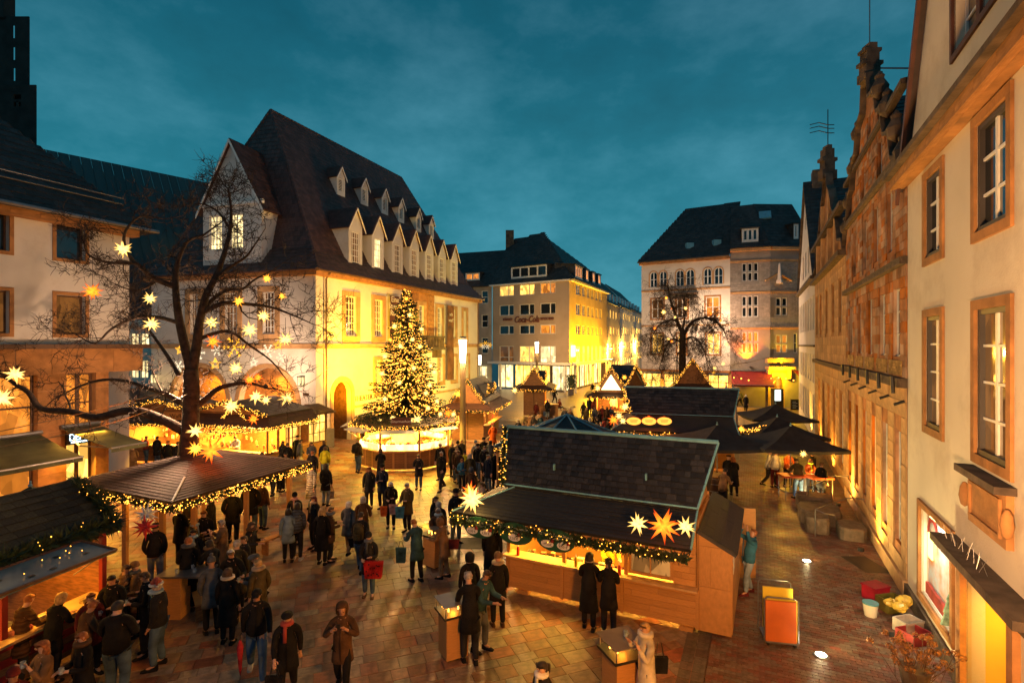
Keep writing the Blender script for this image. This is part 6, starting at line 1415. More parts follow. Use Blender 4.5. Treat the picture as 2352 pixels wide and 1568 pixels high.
 garland([F_(-.15, g0-.08, zgb-.02), F_(m_, g0-.08, gz+.03), F_(W+.15, g0-.08, zgb-.02)], 'garland of lights along the gable of the ' + lab2, r=.12, bulbs=48, tufts=130, br=.025)
 garland([F_(-o_, -o_-.03, ez-.06), F_(W+o_, -o_-.03, ez-.06), F_(W+o_+.03, D+.2, ez-.06)], 'garland of lights round the pent eave of the ' + lab2, r=.11, bulbs=bulbs, tufts=110, br=.025)
 return F_, C_
UA = V((.97, -.12, 0))
CA_, ca_ = chalet('brown chalet with closed front and garlanded gable beside the street lamp', (-4.1, 36.3, 0), (.985, -.17, 0), 2.2, 5.2, 4.15, 2.2, .95, 90, lab2='chalet beside the street lamp')
CB_, cb_ = chalet('brown chalet with lit side counter farther back by the beige block', (1.05, 48.5, 0), (.99, -.1, 0), 1.9, 5.5, 4.4, 2.5, .95, 110, lab2='chalet before the beige block', zgb=2.9)
CC_, cc_ = chalet('small chalet with brightly lit gable left of the long stall', (6.9, 44.0, 0), (.97, -.2, 0), 2.6, 3.6, 4.6, 2.3, .9, 90, front_counter=True, right_counter=False, dorm=0, lab2='bright gable chalet', zgb=2.7)
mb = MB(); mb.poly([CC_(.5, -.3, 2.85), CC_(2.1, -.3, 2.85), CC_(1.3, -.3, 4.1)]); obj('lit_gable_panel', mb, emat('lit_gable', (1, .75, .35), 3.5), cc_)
CD_, cd_ = chalet('chalet with a dark steep gable under the right bare tree', (15.4, 49.5, 0), (.96, -.27, 0), 2.8, 3.0, 5.2, 2.3, .8, 80, front_counter=True, right_counter=False, dorm=0, lab2='chalet under the right tree', zgb=3.0)
CE_, ce_ = chalet('chalet half hidden behind the long stall at the tree foot', (9.8, 46.5, 0), (.8, .6, 0), 2.6, 2.6, 4.7, 2.3, .7, 60, front_counter=True, right_counter=False, dorm=0, lab2='chalet behind the long stall', zgb=2.9)
WF_, ws_ = chalet('waffle stall with blue grey roof and lit counter left of the big tree', (-21.6, 29.6, 0), (.985, -.1, 0), 4.2, 3.0, 3.5, 2.3, .7, 260, front_counter=True, right_counter=False, dorm=0, lab2='waffle stall', zgb=2.9, pent=M_felt)
B = thing('stall_sign', 'carved wooden sign reading Waffeln on the waffle stall eave', 'sign', WF_(3.9, -.8, 2.6)); mb = MB(); cube(mb, WF_, 3.0, 4.8, -.85, -.8, 2.55, 2.95)
for s in (2.9, 4.8): mb.lathe(WF_(s, -.84, 2.62), [(.02, 0), (.2, .08), (.2, .22), (.02, .3)], 8)
obj('sign_board', mb, M_wood, B); text('Waffeln', WF_(3.9, -.865, 2.74), WF_(1, 0)-WF_(0, 0), Z3, .34, M_wood_d, B, extrude=.01)
XF_, xs_ = chalet('dark brown chalet with a lit attic window left of the waffle stall', (-26.4, 32.5, 0), (.985, -.1, 0), 4.0, 3.0, 3.7, 2.5, .7, 140, front_counter=True, right_counter=False, dorm=0, lab2='far left chalet', zgb=2.9, pent=M_copper)
KF_, ks_ = chalet('wide corner stall with bright counters under the right theatre arch', (-16.9, 28.4, 0), (.96, -.28, 0), 4.6, 3.2, 3.6, 2.4, .5, 400, front_counter=True, right_counter=True, dorm=0, lab2='corner stall', zgb=3.0, pent=M_felt_b, bulbs=50)
garland([KF_(-.3, -1.1, 2.2), KF_(3.4, -1.35, 2.2), KF_(5.1, -.6, 2.35), KF_(6.2, 1.6, 2.5)], 'lower string of fairy lights in front of the corner stall', r=.09, bulbs=60, tufts=90, br=.024)
garland([KF_(2.2, -.45, 2.75), KF_(2.9, -.45, 3.6), KF_(3.6, -.45, 2.75)], 'small gable shaped light garland on the corner stall', r=.08, bulbs=60, tufts=90, br=.024)
B = thing('stall_sign', 'wooden roof sign with carved letters on the corner stall', 'sign', KF_(1.2, -.3, 3.2)); mb = MB(); cube(mb, KF_, .2, 2.2, -.32, -.27, 3.1, 3.5); obj('sign_board', mb, M_wood, B); text('AS-HÜ', KF_(1.2, -.335, 3.28), KF_(1, 0)-KF_(0, 0), Z3, .26, M_wood_d, B, extrude=.01)
gp_ = thing('glazed_porch', 'timber porch with small orange lit panes right of the corner stall', 'porch', (-12.2, 29.8, 0))
pf = Fac((-12.55, 29.3), (-11.2, 32.0), side=(0, 20, 0)); mb = MB(); pf.box(mb, 0, pf.L, 0, .8, -.05, 0); pf.box(mb, 0, pf.L, 2.5, 2.7, -.05, 0); obj('porch_base', mb, M_wood_m, gp_)
for k in range(2): window(pf, (.05+k*pf.L/2, (k+1)*pf.L/2-.05, .8, 2.5), gp_, 3, 3, M_wood_d, G_lit, .03, .06, .04)
roof_face([pf.p(-.3, 2.55, .5), pf.p(pf.L+.3, 2.55, .5), pf.p(pf.L+.3, 2.95, -1), pf.p(-.3, 2.95, -1)], gp_, M_felt_b, .8, .2, thick=.012, maxn=0)
# --- octagonal stall carrying the Christmas tree
OC = V((-6.0, 30.0, 0)); OR = 2.62
oc = thing('octagonal_stall', 'octagonal gourmet stall with lit glass counters under the Christmas tree', 'stall', OC)
ph = math.radians(22.5+4)
def ov(r, k, z): return OC + V((r*math.cos(ph+k*math.pi/4), r*math.sin(ph+k*math.pi/4), z))
for k in range(8):
 a, b = ov(OR, k, 0), ov(OR, (k+1) % 8, 0); f = Fac(a, b); f.n = ((a+b)/2 - OC).normalized(); f.n.z = 0
 seen = ((a+b)/2).y < OC.y + .6
 mb = MB(); f.box(mb, .02, f.L-.02, .08, 1.0, -.05, 0); w_ = obj('parapet', mb, M_wood, oc)
 n = 3
 for i in range(n):
  uxx = f.t if f.t.cross(Z3).dot(f.n) > 0 else -f.t
  s0 = .08+i*(f.L-.1)/n
  pieces('plank', f.p(s0 if uxx.dot(f.t) > 0 else s0+(f.L-.1)/n-.1, .14, 0), uxx, Z3, [(0,0),((f.L-.1)/n-.1,0),((f.L-.1)/n-.1,.8),(0,.8)], 5, .135, M_wood_m, w_, thick=.016, gap=.008, maxn=6 if seen else 0)
 mb = MB(); f.box(mb, -.0, f.L, 1.0, 1.05, -.35, .14); obj('counter_top', mb, M_wood, oc)
 mb = MB()
 for i in range(n+1): f.box(mb, i*(f.L-.1)/n+.0, i*(f.L-.1)/n+.08, .1, 1.0, .0, .03)
 obj('rail', mb, M_wood, w_)
 mb = MB(); mb.cbox(a.x-.05, a.x+.05, a.y-.05, a.y+.05, 1.05, 2.35); obj('post', mb, M_wood, oc)
 mb = MB(); f.box(mb, .06, f.L-.06, 1.06, 1.34, -.28, -.02); obj('glass_case', mb, glassmat('glass_case', (.10, .08, .05), emit=(1, .72, .3), es=2.6), oc)
 mb = MB()
 for i in range(16):
  s = .1+rnd.random()*(f.L-.2); q = f.p(s, 1.34, -.18-rnd.random()*.08); w = rnd.uniform(.04, .08); mb.lathe(q, [(w, 0), (w, rnd.uniform(.03, .1)), (w*.6, .12)], 6)
 obj('goods', mb, pmat('counter_goods', (.60, .38, .16), .45, .5, 9, rand=.6, huevar=.08), oc, kind='stuff')
 e0_, e1_ = ov(OR+.42, k, 2.32), ov(OR+.42, (k+1) % 8, 2.32); i0, i1 = ov(1.0, k, 2.75), ov(1.0, (k+1) % 8, 2.75)
 roof_face([e0_, e1_, i1, i0], oc, M_felt_b, .8, .18, thick=.012, maxn=20 if seen else 0, name='roof_board', gap=.004, tilt=.012, plate=.06)
 if k in (3, 4, 5, 6) and seen or k == 2:
  mb = MB(); mb.prism([f.p(.15, 2.26, .02), f.p(f.L-.15, 2.26, .02), f.p(f.L-.15, 2.08, 1.0), f.p(.15, 2.08, 1.0)], (0, 0, .03)); fp_ = obj('raised_shutter', mb, M_white, oc)
  mb = MB(); mb.tube([f.p(.25, 2.07, .9), f.p(.1, 1.5, .02)], .012, 4); mb.tube([f.p(f.L-.25, 2.07, .9), f.p(f.L-.1, 1.5, .02)], .012, 4); obj('shutter_stay', mb, M_metal, fp_)
mb = MB(); mb.lathe(OC, [(.9, 1.0), (.9, 2.5)], 8, cap=False); obj('core_wall', mb, pmat('stall_interior_pale', (.7, .6, .42), .8, .1), oc)
mb = MB(); mb.lathe(OC, [(1.5, 2.2), (1.5, 2.25)], 8); obj('ceiling_lamp', mb, E_tube, oc)
for k in range(8):
 q = ov(2.0, k+.5, 2.12); lamp('AREA', 'stall_light', q, 80, (1, .70, .2), oc, .9, q-Z3, spread=178)
rim2 = [ov(OR+.48, k, 2.27) for k in range(9)]
garland(rim2, 'thick garland of fairy lights round the octagonal stall roof', r=.15, bulbs=90, tufts=200, br=.024, hang=.1)
gm2 = MB()
for k in range(2600):
 a = rnd.random()*6.28; r = math.sqrt(rnd.random())*(OR+.2); zz_ = 2.42+ (OR+.4-r)*.24
 d = V((rnd.gauss(0,1), rnd.gauss(0,1), abs(rnd.gauss(0,.8)))).normalized()*.16; c = OC + V((r*math.cos(a), r*math.sin(a), zz_)); q = d.orthogonal().normalized()*.02; gm2.add([c-q, c+q, c+d], [(0,1,2)])
obj('roof_fir_branches', gm2, M_fir, oc, kind='stuff')
B = thing('stall_sign', 'dark sign with white script on the octagonal stall roof', 'sign', atY(915, 969, 27.1)); f = local(atY(899, 971, 27.2), (1, .06, 0)); mb = MB(); cube(mb, f, 0, 1.0, 0, .04, -.12, .26); obj('sign_board', mb, pmat('sign_brown', (.10, .02, .01), .6), B); text("Gourmethütte", f(.5, -.01, .07), (1, .06, 0), Z3, .19, M_white, B, extrude=.002, shear=.3)
# --- Christmas tree
TC_ = V((-6.0, 30.3, 0)); TB, TT = 2.55, 9.75
xt = thing('christmas_tree', 'tall spruce Christmas tree full of lights standing on the octagonal stall', 'tree', TC_ + Z3*TB)
mb = MB(); mb.tube([TC_+Z3*TB, TC_+Z3*6, TC_+Z3*TT], [.13, .08, .015], 8); obj('trunk', mb, M_wood_d, xt)
br_ = MB(); nd = MB(); lb = MB(); tr = random.Random(5)
def tree_r(z): u = (z-TB)/(TT-TB); return 2.45*(1-u)**.82*(.86+.14*math.sin(z*6)) + .07
z = TB+.15; lightpts = []
while z < TT-.15:
 n = int(8 + 12*(1-(z-TB)/(TT-TB)))
 for k in range(n):
  a = tr.random()*6.283; r = tree_r(z)*tr.uniform(.78, 1.12); droop = -.22*r+.12
  p0 = TC_ + Z3*z; p2 = p0 + V((r*math.cos(a), r*math.sin(a), droop+tr.uniform(-.1, .1))); p1 = p0.lerp(p2, .55) - Z3*.06
  br_.tube([p0, p1, p2+Z3*.06], [.022, .014, .005], 4, cap=False)
  m = max(4, int(r*15))
  for i in range(m):
   t = (i+.5)/m; c = p0.lerp(p1, t*2) if t < .5 else p1.lerp(p2+Z3*.06, t*2-1)
   for sd in (-1, 1):
    l = .26*(1-.35*t)*tr.uniform(.7, 1.2); dirv = V((math.cos(a+sd*tr.uniform(.5, 1.1)), math.sin(a+sd*tr.uniform(.5, 1.1)), tr.uniform(-.25, .15)))
    e_ = c + dirv*l; w = Z3.cross(dirv).normalized()*.028
    nd.add([c, c.lerp(e_, .5)+w, e_, c.lerp(e_, .5)-w], [(0,1,2,3)])
    nd.add([c, c.lerp(e_, .5)+Z3*.025, e_, c.lerp(e_, .5)-Z3*.03], [(0,1,2,3)])
  for i in range(max(2, int(r*6.5))):
   t = tr.uniform(.35, 1.03); lightpts.append(p0.lerp(p2, t) + V((tr.uniform(-.04,.04), tr.uniform(-.04,.04), tr.uniform(.0,.08))))
 z += .105
obj('branches', br_, M_wood_d, xt, kind='stuff'); obj('needles', nd, M_fir_b, xt, kind='stuff')
fl_ = thing('fairy_lights', 'dense string of warm fairy lights wound over the whole Christmas tree', 'fairy lights', TC_ + Z3*TB)
for p in lightpts: bulb(lb, p, tr.uniform(.016, .030))
obj('fairy_light_bulbs', lb, E_bulb, fl_, kind='stuff')
# people
def skin(verts, edges, radii, root=0, sub=1):
 me = bpy.data.meshes.new('sk'); me.from_pydata([tuple(v) for v in verts], edges, []); o = bpy.data.objects.new('sk', me); COL.objects.link(o)
 m = o.modifiers.new('s', 'SKIN'); m.use_smooth_shade = True
 if not me.skin_vertices: 
  bm = bmesh.new(); bm.from_mesh(me); bm.verts.layers.skin.verify(); bm.to_mesh(me); bm.free()
 for i, r in enumerate(radii):
  sv = me.skin_vertices[0].data[i]; sv.radius = (r, r) if not isinstance(r, tuple) else r; sv.use_root = (i == root); sv.use_loose = False
 if sub: u = o.modifiers.new('u', 'SUBSURF'); u.levels = sub; u.render_levels = sub
 dg = bpy.context.evaluated_depsgraph_get(); dg.update()
 r = bpy.data.meshes.new_from_object(o.evaluated_get(dg))
 vs = [v.co.copy() for v in r.vertices]; fs = [list(p.vertices) for p in r.polygons]
 bpy.data.objects.remove(o); bpy.data.meshes.remove(r); bpy.data.meshes.remove(me)
 return vs, fs
def armj(sx, sh, out, elb, inw):
 """shoulder, elbow, wrist, hand tip for one arm; sh forward pitch, out sideways, elb elbow bend, inw forearm inward (degrees)"""
 S = V((sx*.104, .0, .796)); R_ = math.radians
 d = V((sx*math.sin(R_(out)), -math.sin(R_(sh))*math.cos(R_(out)), -math.cos(R_(sh))*math.cos(R_(out)))); E_ = S + d*.165
 t = R_(sh+elb); d2 = V((-sx*math.sin(R_(inw)), -math.sin(t)*math.cos(R_(inw)), -math.cos(t)*math.cos(R_(inw)))); W_ = E_ + d2*.145
 return S, E_, W_, W_ + d2*.052, d2
POSES = {  # left arm, right arm (sh, out, elb, inw), stride, lean, head pitch
 'stand': ((4, 9, 12, 0), (2, 9, 14, 0), .02, 0, 0),
 'cup': ((12, 7, 92, 26), (14, 7, 78, 22), .03, 0, 10),
 'drink': ((30, 16, 125, 22), (28, 14, 118, 24), .02, 0, 0),
 'phone': ((34, 26, 112, 40), (34, 26, 112, 40), .12, 0, 22),
 'walk': ((22, 9, 25, 0), (-20, 9, 12, 0), .17, .02, 4),
 'walk2': ((-18, 9, 14, 0), (20, 9, 40, 5), -.14, .02, 2),
 'pocket': ((-6, 13, 34, 16), (-6, 13, 34, 16), .02, 0, 6),
 'lean': ((34, 6, 56, 14), (30, 6, 62, 16), .04, .06, 14),
 'carry': ((6, 10, 8, 0), (18, 12, 85, 20), .05, 0, 2),
 'reach': ((118, 22, 60, 32), (112, 22, 70, 32), .07, -.05, -28),
 'gesture': ((26, 26, 75, -10), (10, 12, 70, 25), .04, .03, 10),
}
_pm = {}
def pose_meshes(pose, sit=False):
 key = (pose, sit)
 if key in _pm: return _pm[key]
 la, ra, st, ln, hp = POSES[pose]
 sh = V((0, -ln, 0)); up = -.40 if sit else 0
 def U(v, k=1): w = V(v); w = w + V((0, -ln*(w.z-.5)/.3 if w.z > .5 else 0, up)); return w
 arms = []
 for sx, a in ((1, la), (-1, ra)): arms.append([U(q) if i < 4 else q for i, q in enumerate(armj(sx, *a))])
 if sit: legs = [[V((sx*.05, 0, .11)), V((sx*.10, -.22, .14)), V((sx*.11, -.30, .045)), V((sx*.12, -.40, .03))] for sx in (1, -1)]
 else:
  legs = []
  for sx, s_ in ((1, st), (-1, -st)):
   lift = .05 if s_ < -.1 else 0; kb = -.02 - abs(s_)*.25
   legs.append([V((sx*.052, 0, .50)), V((sx*.06, -s_*.45 + kb, .275)), V((sx*.062, -s_ , .045+lift)), V((sx*.068, -s_-.075+lift*.4, .022+lift*.6))])
 hn = U((0, -.005, .865)); h0 = U((0, -.012, .895)); h1 = U((0, -.018-hp*.0006, .935)); h2 = U((0, -.008-hp*.0012, .972))
 vs = [U((0, 0, .53)), U((0, .0, .62)), U((0, .0, .73)), U((0, .005, .82)), hn, h0, h1, h2]
 rr_ = [.062, .060, .074, .045, .030, .036, .047, .037]
 ed = [(0,1),(1,2),(2,3),(3,4),(4,5),(5,6),(6,7)]
 for A_ in arms:
  i = len(vs); vs += [A_[0], A_[1], A_[2], A_[3]]; rr_ += [.034, .024, .016, .018]; ed += [(3, i), (i, i+1), (i+1, i+2), (i+2, i+3)]
 for Lg in legs:
  i = len(vs); vs += Lg; rr_ += [.055, .034, .022, .02]; ed += [(0, i), (i, i+1), (i+1, i+2), (i+2, i+3)]
 bv, bf = skin(vs, ed, rr_); mb = MB(); mb.add(bv, bf)
 for sx, A_ in zip((1, -1), arms):   # fingers rooted in the palm
  d = A_[4]; side = V((sx, 0, 0)) - d*V((sx, 0, 0)).dot(d); side = side.normalized() if side.length > .2 else V((0, 0, 1)); n_ = d.cross(side).normalized()
  for k, (o_, l_) in enumerate(((-.013, .036), (-.004, .042), (.005, .040), (.014, .031))):
   p = A_[3] + side*o_; q = p + d*l_*.6 + n_*.004; mb.tube([p - d*.012, q, q + d*l_*.4 - n_*sx*.010], [.0065, .0055, .0038], 5)
  p = A_[2] + d*.018 + side*-.014; mb.tube([p, p - side*.018 + d*.014, p - side*.018 + d*.034], [.0075, .0065, .0045], 5)
 nz = h1 + V((0, -.050, -.004)); mb.tube([h1 + V((0, -.035, .012)), nz, h1 + V((0, -.040, -.010))], [.006, .009, .006], 5)
 for sx in (1, -1): mb.lathe(h1 + V((sx*.047, .004, -.012)), [(.004, 0), (.010, .008), (.008, .018), (.003, .024)], 5, .5, 1)
 body = mb.mesh('body_' + pose, None, smooth=True)
 coats = {}
 for cl in ('short', 'mid', 'long'):
  cv = [U((0, 0, .60)), U((0, 0, .66)), U((0, 0, .74)), U((0, .005, .825)), U((0, 0, .865))]; cr_ = [.082, .084, .088, .062, .042]; ce = [(0,1),(1,2),(2,3),(3,4)]
  for A_ in arms:
   i = len(cv); w = A_[2]; cv += [A_[0] + V((0,0,-.006)), A_[1], w]; cr_ += [.045, .035, .026]; ce += [(3, i), (i, i+1), (i+1, i+2)]
  a, b = skin(cv, ce, cr_); mb = MB(); mb.add(a, b)
  hem = {'short': .475, 'mid': .37, 'long': .26}[cl]
  if sit: hem = max(.475, hem)
  prof = [(.078, .70), (.094, .64), (.094, .58), (.098, .50)] + ([(.108, .43), (.112, .37)] if cl != 'short' else []) + ([(.118, .30), (.122, .26)] if cl == 'long' else [])
  prof = [(r, z) for r, z in prof if z >= hem-.001]; prof.append((prof[-1][0]*.9, prof[-1][1]-.002))
  if sit: prof = [(r, z-.40) for r, z in prof]
  n = 14; pv = []; ws = abs(st)*.28
  for r, z in prof:
   k_ = max(0, (.5-z)*1.4)
   for k in range(n):
    t = 2*math.pi*k/n; fold = 1 + (.05*math.sin(k*3.1)*k_*3)
    pv.append(V((math.cos(t)*r*1.08*fold, math.sin(t)*(r*.82 + ws*k_*1.5)*fold - (ln*.3 if z > .55 else 0), z)))
  mb.add(pv, [(i*n+k, i*n+(k+1) % n, (i+1)*n+(k+1) % n, (i+1)*n+k) for i in range(len(prof)-1) for k in range(n)])
  mb.lathe(U((0, .004, .838)), [(.050, -.01), (.054, .02), (.047, .034), (.040, .02)], 12, 1.05, .95, cap=False)
  if not sit: mb.box(U((-.004, -.098-ws*.2, max(hem, .40))) + V((0, 0, 0)), (.008, 0, 0), (0, .012, 0), V((0, .012, .36)))
  coats[cl] = mb.mesh('coat_' + pose + '_' + cl, None, smooth=True)
 tv = [V((0, 0, .56+up if sit else .545))]; tr_ = [.075]; te = []
 for Lg in legs:
  i = len(tv); tv += [Lg[0] + V((0,0,-.02)), Lg[1], Lg[2] + V((0, 0, .0))]; tr_ += [.064, .046, .036]; te += [(0, i), (i, i+1), (i+1, i+2)]
 a, b = skin(tv, te, tr_); mb = MB(); mb.add(a, b); trs = mb.mesh('trousers_' + pose, None, smooth=True)
 shoes = []
 for Lg in legs:
  an = Lg[2]; d = (Lg[3]-Lg[2]); d.z = 0; d.normalize(); zb = min(0.0, 0) + (an.z-.045)
  mb = MB(); q = V((an.x, an.y, 0)); s_ = V((-d.y, d.x, 0))
  rings = [(-.035, .020, .052), (0, .026, .058), (.04, .027, .040), (.085, .028, .028), (.115, .018, .018)]
  vv = []
  for (t, w, h) in rings:
   c = q + d*t + Z3*zb
   for (a_, b_) in ((-1, 0), (-1, .6), (-.5, 1), (.5, 1), (1, .6), (1, 0)): vv.append(c + s_*w*a_ + Z3*h*b_)
  mb.add(vv, [(i*6+k, i*6+(k+1) % 6, (i+1)*6+(k+1) % 6, (i+1)*6+k) for i in range(4) for k in range(6)] + [list(range(6))[::-1], [24+k for k in range(6)]])
  shoes.append(mb.mesh('shoe', None, smooth=False))
 res = dict(body=body, coats=coats, trousers=trs, shoes=shoes, head=h1, top=h2, neck=hn, hands=(arms[0][3], arms[1][3]), hp=hp, back=U((0, .08, .73)))
 _pm[key] = res; return res
_hm = {}
def hair_mesh(kind):
 if kind in _hm: return _hm[kind]
 mb = MB(); n = 12
 def cap(r, z0, z1, fx=1.0, oy=.004, front=-.02):
  rings = 6; vs = []
  for i in range(rings+1):
   u = i/rings; z = z0 + (z1-z0)*u; rr2 = r*math.sqrt(max(0.0, 1-(max(0, (z+.004))/ (z1+.004))**2)) if z > -.004 else r
   for k in range(n):
    t = 2*math.pi*k/n; y = math.sin(t)*rr2*1.08+oy; x = math.cos(t)*rr2*.94*fx; zz = z
    if i == 0 and y < 0: zz = z + (.062 if y < -.02 else .032)
    if i <= 2 and y < -.02: zz = max(zz, z0 + .062 + i*.004)
    vs.append(V((x, y, zz)))
  return mb.add(vs, [(i*n+k, i*n+(k+1) % n, (i+1)*n+(k+1) % n, (i+1)*n+k) for i in range(rings) for k in range(n)] + [[rings*n+k for k in range(n)]])
 if kind in ('short', 'bald'): cap(.0505, -.03, .052)
 if kind == 'bob': cap(.060, -.045, .058); mb.lathe(V((0, .014, -.075)), [(.045, 0), (.058, .02), (.058, .06)], n, 1, .8)
 if kind == 'long': cap(.060, -.03, .058); mb.lathe(V((0, .026, -.15)), [(.036, 0), (.056, .04), (.060, .10), (.052, .15)], n, 1.1, .62)
 if kind == 'pony': cap(.056, -.03, .056); mb.tube([V((0,.05,.01)), V((0,.085,-.01)), V((0,.085,-.07)), V((0,.08,-.11))], [.012, .022, .020, .004], 7)
 if kind in ('beanie', 'pompom'):
  mb.lathe(V((0, .004, .005)), [(.054, 0), (.057, .018), (.054, .02), (.054, .035), (.045, .058), (.025, .072), (.004, .077)], n, .96, 1.08)
  if kind == 'pompom': mb.ball(V((0, .004, .095)), .024, 8, 6)
 if kind == 'cap':
  mb.lathe(V((0, .004, .010)), [(.054, 0), (.055, .02), (.046, .042), (.02, .052), (.003, .053)], n, .96, 1.08)
  mb.prism([V((-.04, -.045, .016)), V((.04, -.045, .016)), V((.03, -.088, .010)), V((-.03, -.088, .010))], (0, 0, .006))
 if kind == 'flatcap': mb.lathe(V((0, -.006, .012)), [(.058, 0), (.064, .014), (.052, .036), (.003, .042)], n, .98, 1.2)
 if kind == 'hood': 
  rings = [(.030, -.062), (.064, -.05), (.070, 0), (.064, .045), (.035, .072), (.004, .078)]; vs = []
  for r, z in rings:
   for k in range(n):
    t = 2*math.pi*(k+.5)/n; y = math.sin(t)*r*1.12+.014; 
    if y < -.035 and z < .05: y = -.030
    vs.append(V((math.cos(t)*r, y, z)))
  fs = []
  for i in range(len(rings)-1):
   for k in range(n):
    t = 2*math.pi*(k+1)/n
    if math.sin(t) < -.75 and i < 3: continue
    fs.append((i*n+k, i*n+(k+1) % n, (i+1)*n+(k+1) % n, (i+1)*n+k))
  mb.add(vs, fs)
 if kind == 'santa': 
  mb.tube([V((0, .004, .02)), V((0, .006, .05)), V((.02, .02, .078)), V((.055, .035, .07)), V((.075, .045, .03))], [.055, .050, .034, .018, .006], 9)
 if kind == 'collar':
  mb.lathe(V((0, .008, -.085)), [(.066, 0), (.082, .012), (.078, .038), (.060, .042)], n, 1.1, 1)
 if kind == 'scarf': mb.lathe(V((0, -.002, -.078)), [(.056, 0), (.072, .010), (.070, .030), (.050, .040)], n, 1, 1); mb.box(V((-.03, -.075, -.24)), (.035, 0, 0), (0, .012, 0), (0, .02, .17))
 if kind[:3] == 'eye':
  sx = 1 if kind == 'eye1' else -1; mb.box(V((sx*.019-.005, -.0475, .003)), (.010, 0, 0), (0, .006, 0), (0, 0, .004))
 if kind == 'mouth': mb.box(V((-.010, -.044, -.026)), (.020, 0, 0), (0, .006, 0), (0, 0, .003))
 if kind == 'glasses':
  for sx in (1, -1): mb.tube([V((sx*.019+.013*math.cos(t*.785), -.055, .006+.011*math.sin(t*.785))) for t in range(9)], .0018, 3)
  mb.tube([V((-.05, 0, .008)), V((-.034, -.052, .008)), V((-.006, -.056, .008)), V((.006, -.056, .008)), V((.034, -.052, .008)), V((.05, 0, .008))], .0018, 3)
 me = mb.mesh('hair_' + kind, None, smooth=kind[:3] != 'eye'); _hm[kind] = me; return me
CC = {}
def cmat(name, c, r=.8, puff=False):
 k = 'cloth_' + name + ('_quilted' if puff else '')
 if k not in MATS:
  m = pmat(k, c, .92, .35, 5, .7, 38, spec=.15)
  if puff:
   t = m.node_tree; b = t.nodes['Principled BSDF']; co = N(t, 'ShaderNodeTexCoord'); w = N(t, 'ShaderNodeTexWave'); w.bands_direction = 'Z'; w.inputs['Scale'].default_value = 6.5; w.inputs['Distortion'].default_value = 1.0
   t.links.new(co.outputs['Object'], w.inputs['Vector']); bu = N(t, 'ShaderNodeBump'); bu.inputs['Strength'].default_value = .9; bu.inputs['Distance'].default_value = .03; t.links.new(w.outputs[1], bu.inputs['Height']); t.links.new(bu.outputs[0], b.inputs['Normal'])
 return MATS[k]
COLS = {'black': (.012, .012, .014), 'dark': (.022, .022, .026), 'navy': (.014, .020, .040), 'grey': (.10, .11, .13), 'brown': (.085, .045, .025), 'tan': (.22, .13, .07), 'beige': (.42, .33, .24), 'cream': (.55, .50, .42), 'white': (.60, .60, .60),
 'red': (.36, .015, .015), 'orange': (.50, .10, .02), 'yellow': (.75, .72, .04), 'olive': (.085, .065, .03), 'blue': (.04, .16, .28), 'lightblue': (.22, .32, .42), 'petrol': (.03, .075, .10), 'jeans': (.07, .12, .20), 'jeans_light': (.26, .34, .44), 'khaki': (.24, .17, .10), 'pink': (.50, .28, .26), 'green': (.03, .10, .05), 'maroon': (.12, .02, .02)}
HAIRC = {'blond': (.42, .26, .10), 'ginger': (.28, .09, .025), 'brown': (.07, .035, .018), 'darkhair': (.018, .012, .010), 'greyhair': (.34, .32, .31), 'silver': (.55, .54, .53), 'redhair': (.13, .018, .012)}
SKIN = [pmat('skin_%d' % i, c, .55, .08, 12) for i, c in enumerate([(.52, .30, .21), (.46, .25, .17), (.56, .34, .25), (.36, .19, .12)])]
def put(name, me, mat, root, loc=None, rot=None, scl=None):
 o = bpy.data.objects.new(name, me); COL.objects.link(o); o.parent = root
 if not me.materials: me.materials.append(mat)
 o.material_slots[0].link = 'OBJECT'; o.material_slots[0].material = mat
 if loc is not None: o.location = loc
 if rot is not None: o.rotation_euler = rot
 if scl is not None: o.scale = scl
 return o
PN = [0]
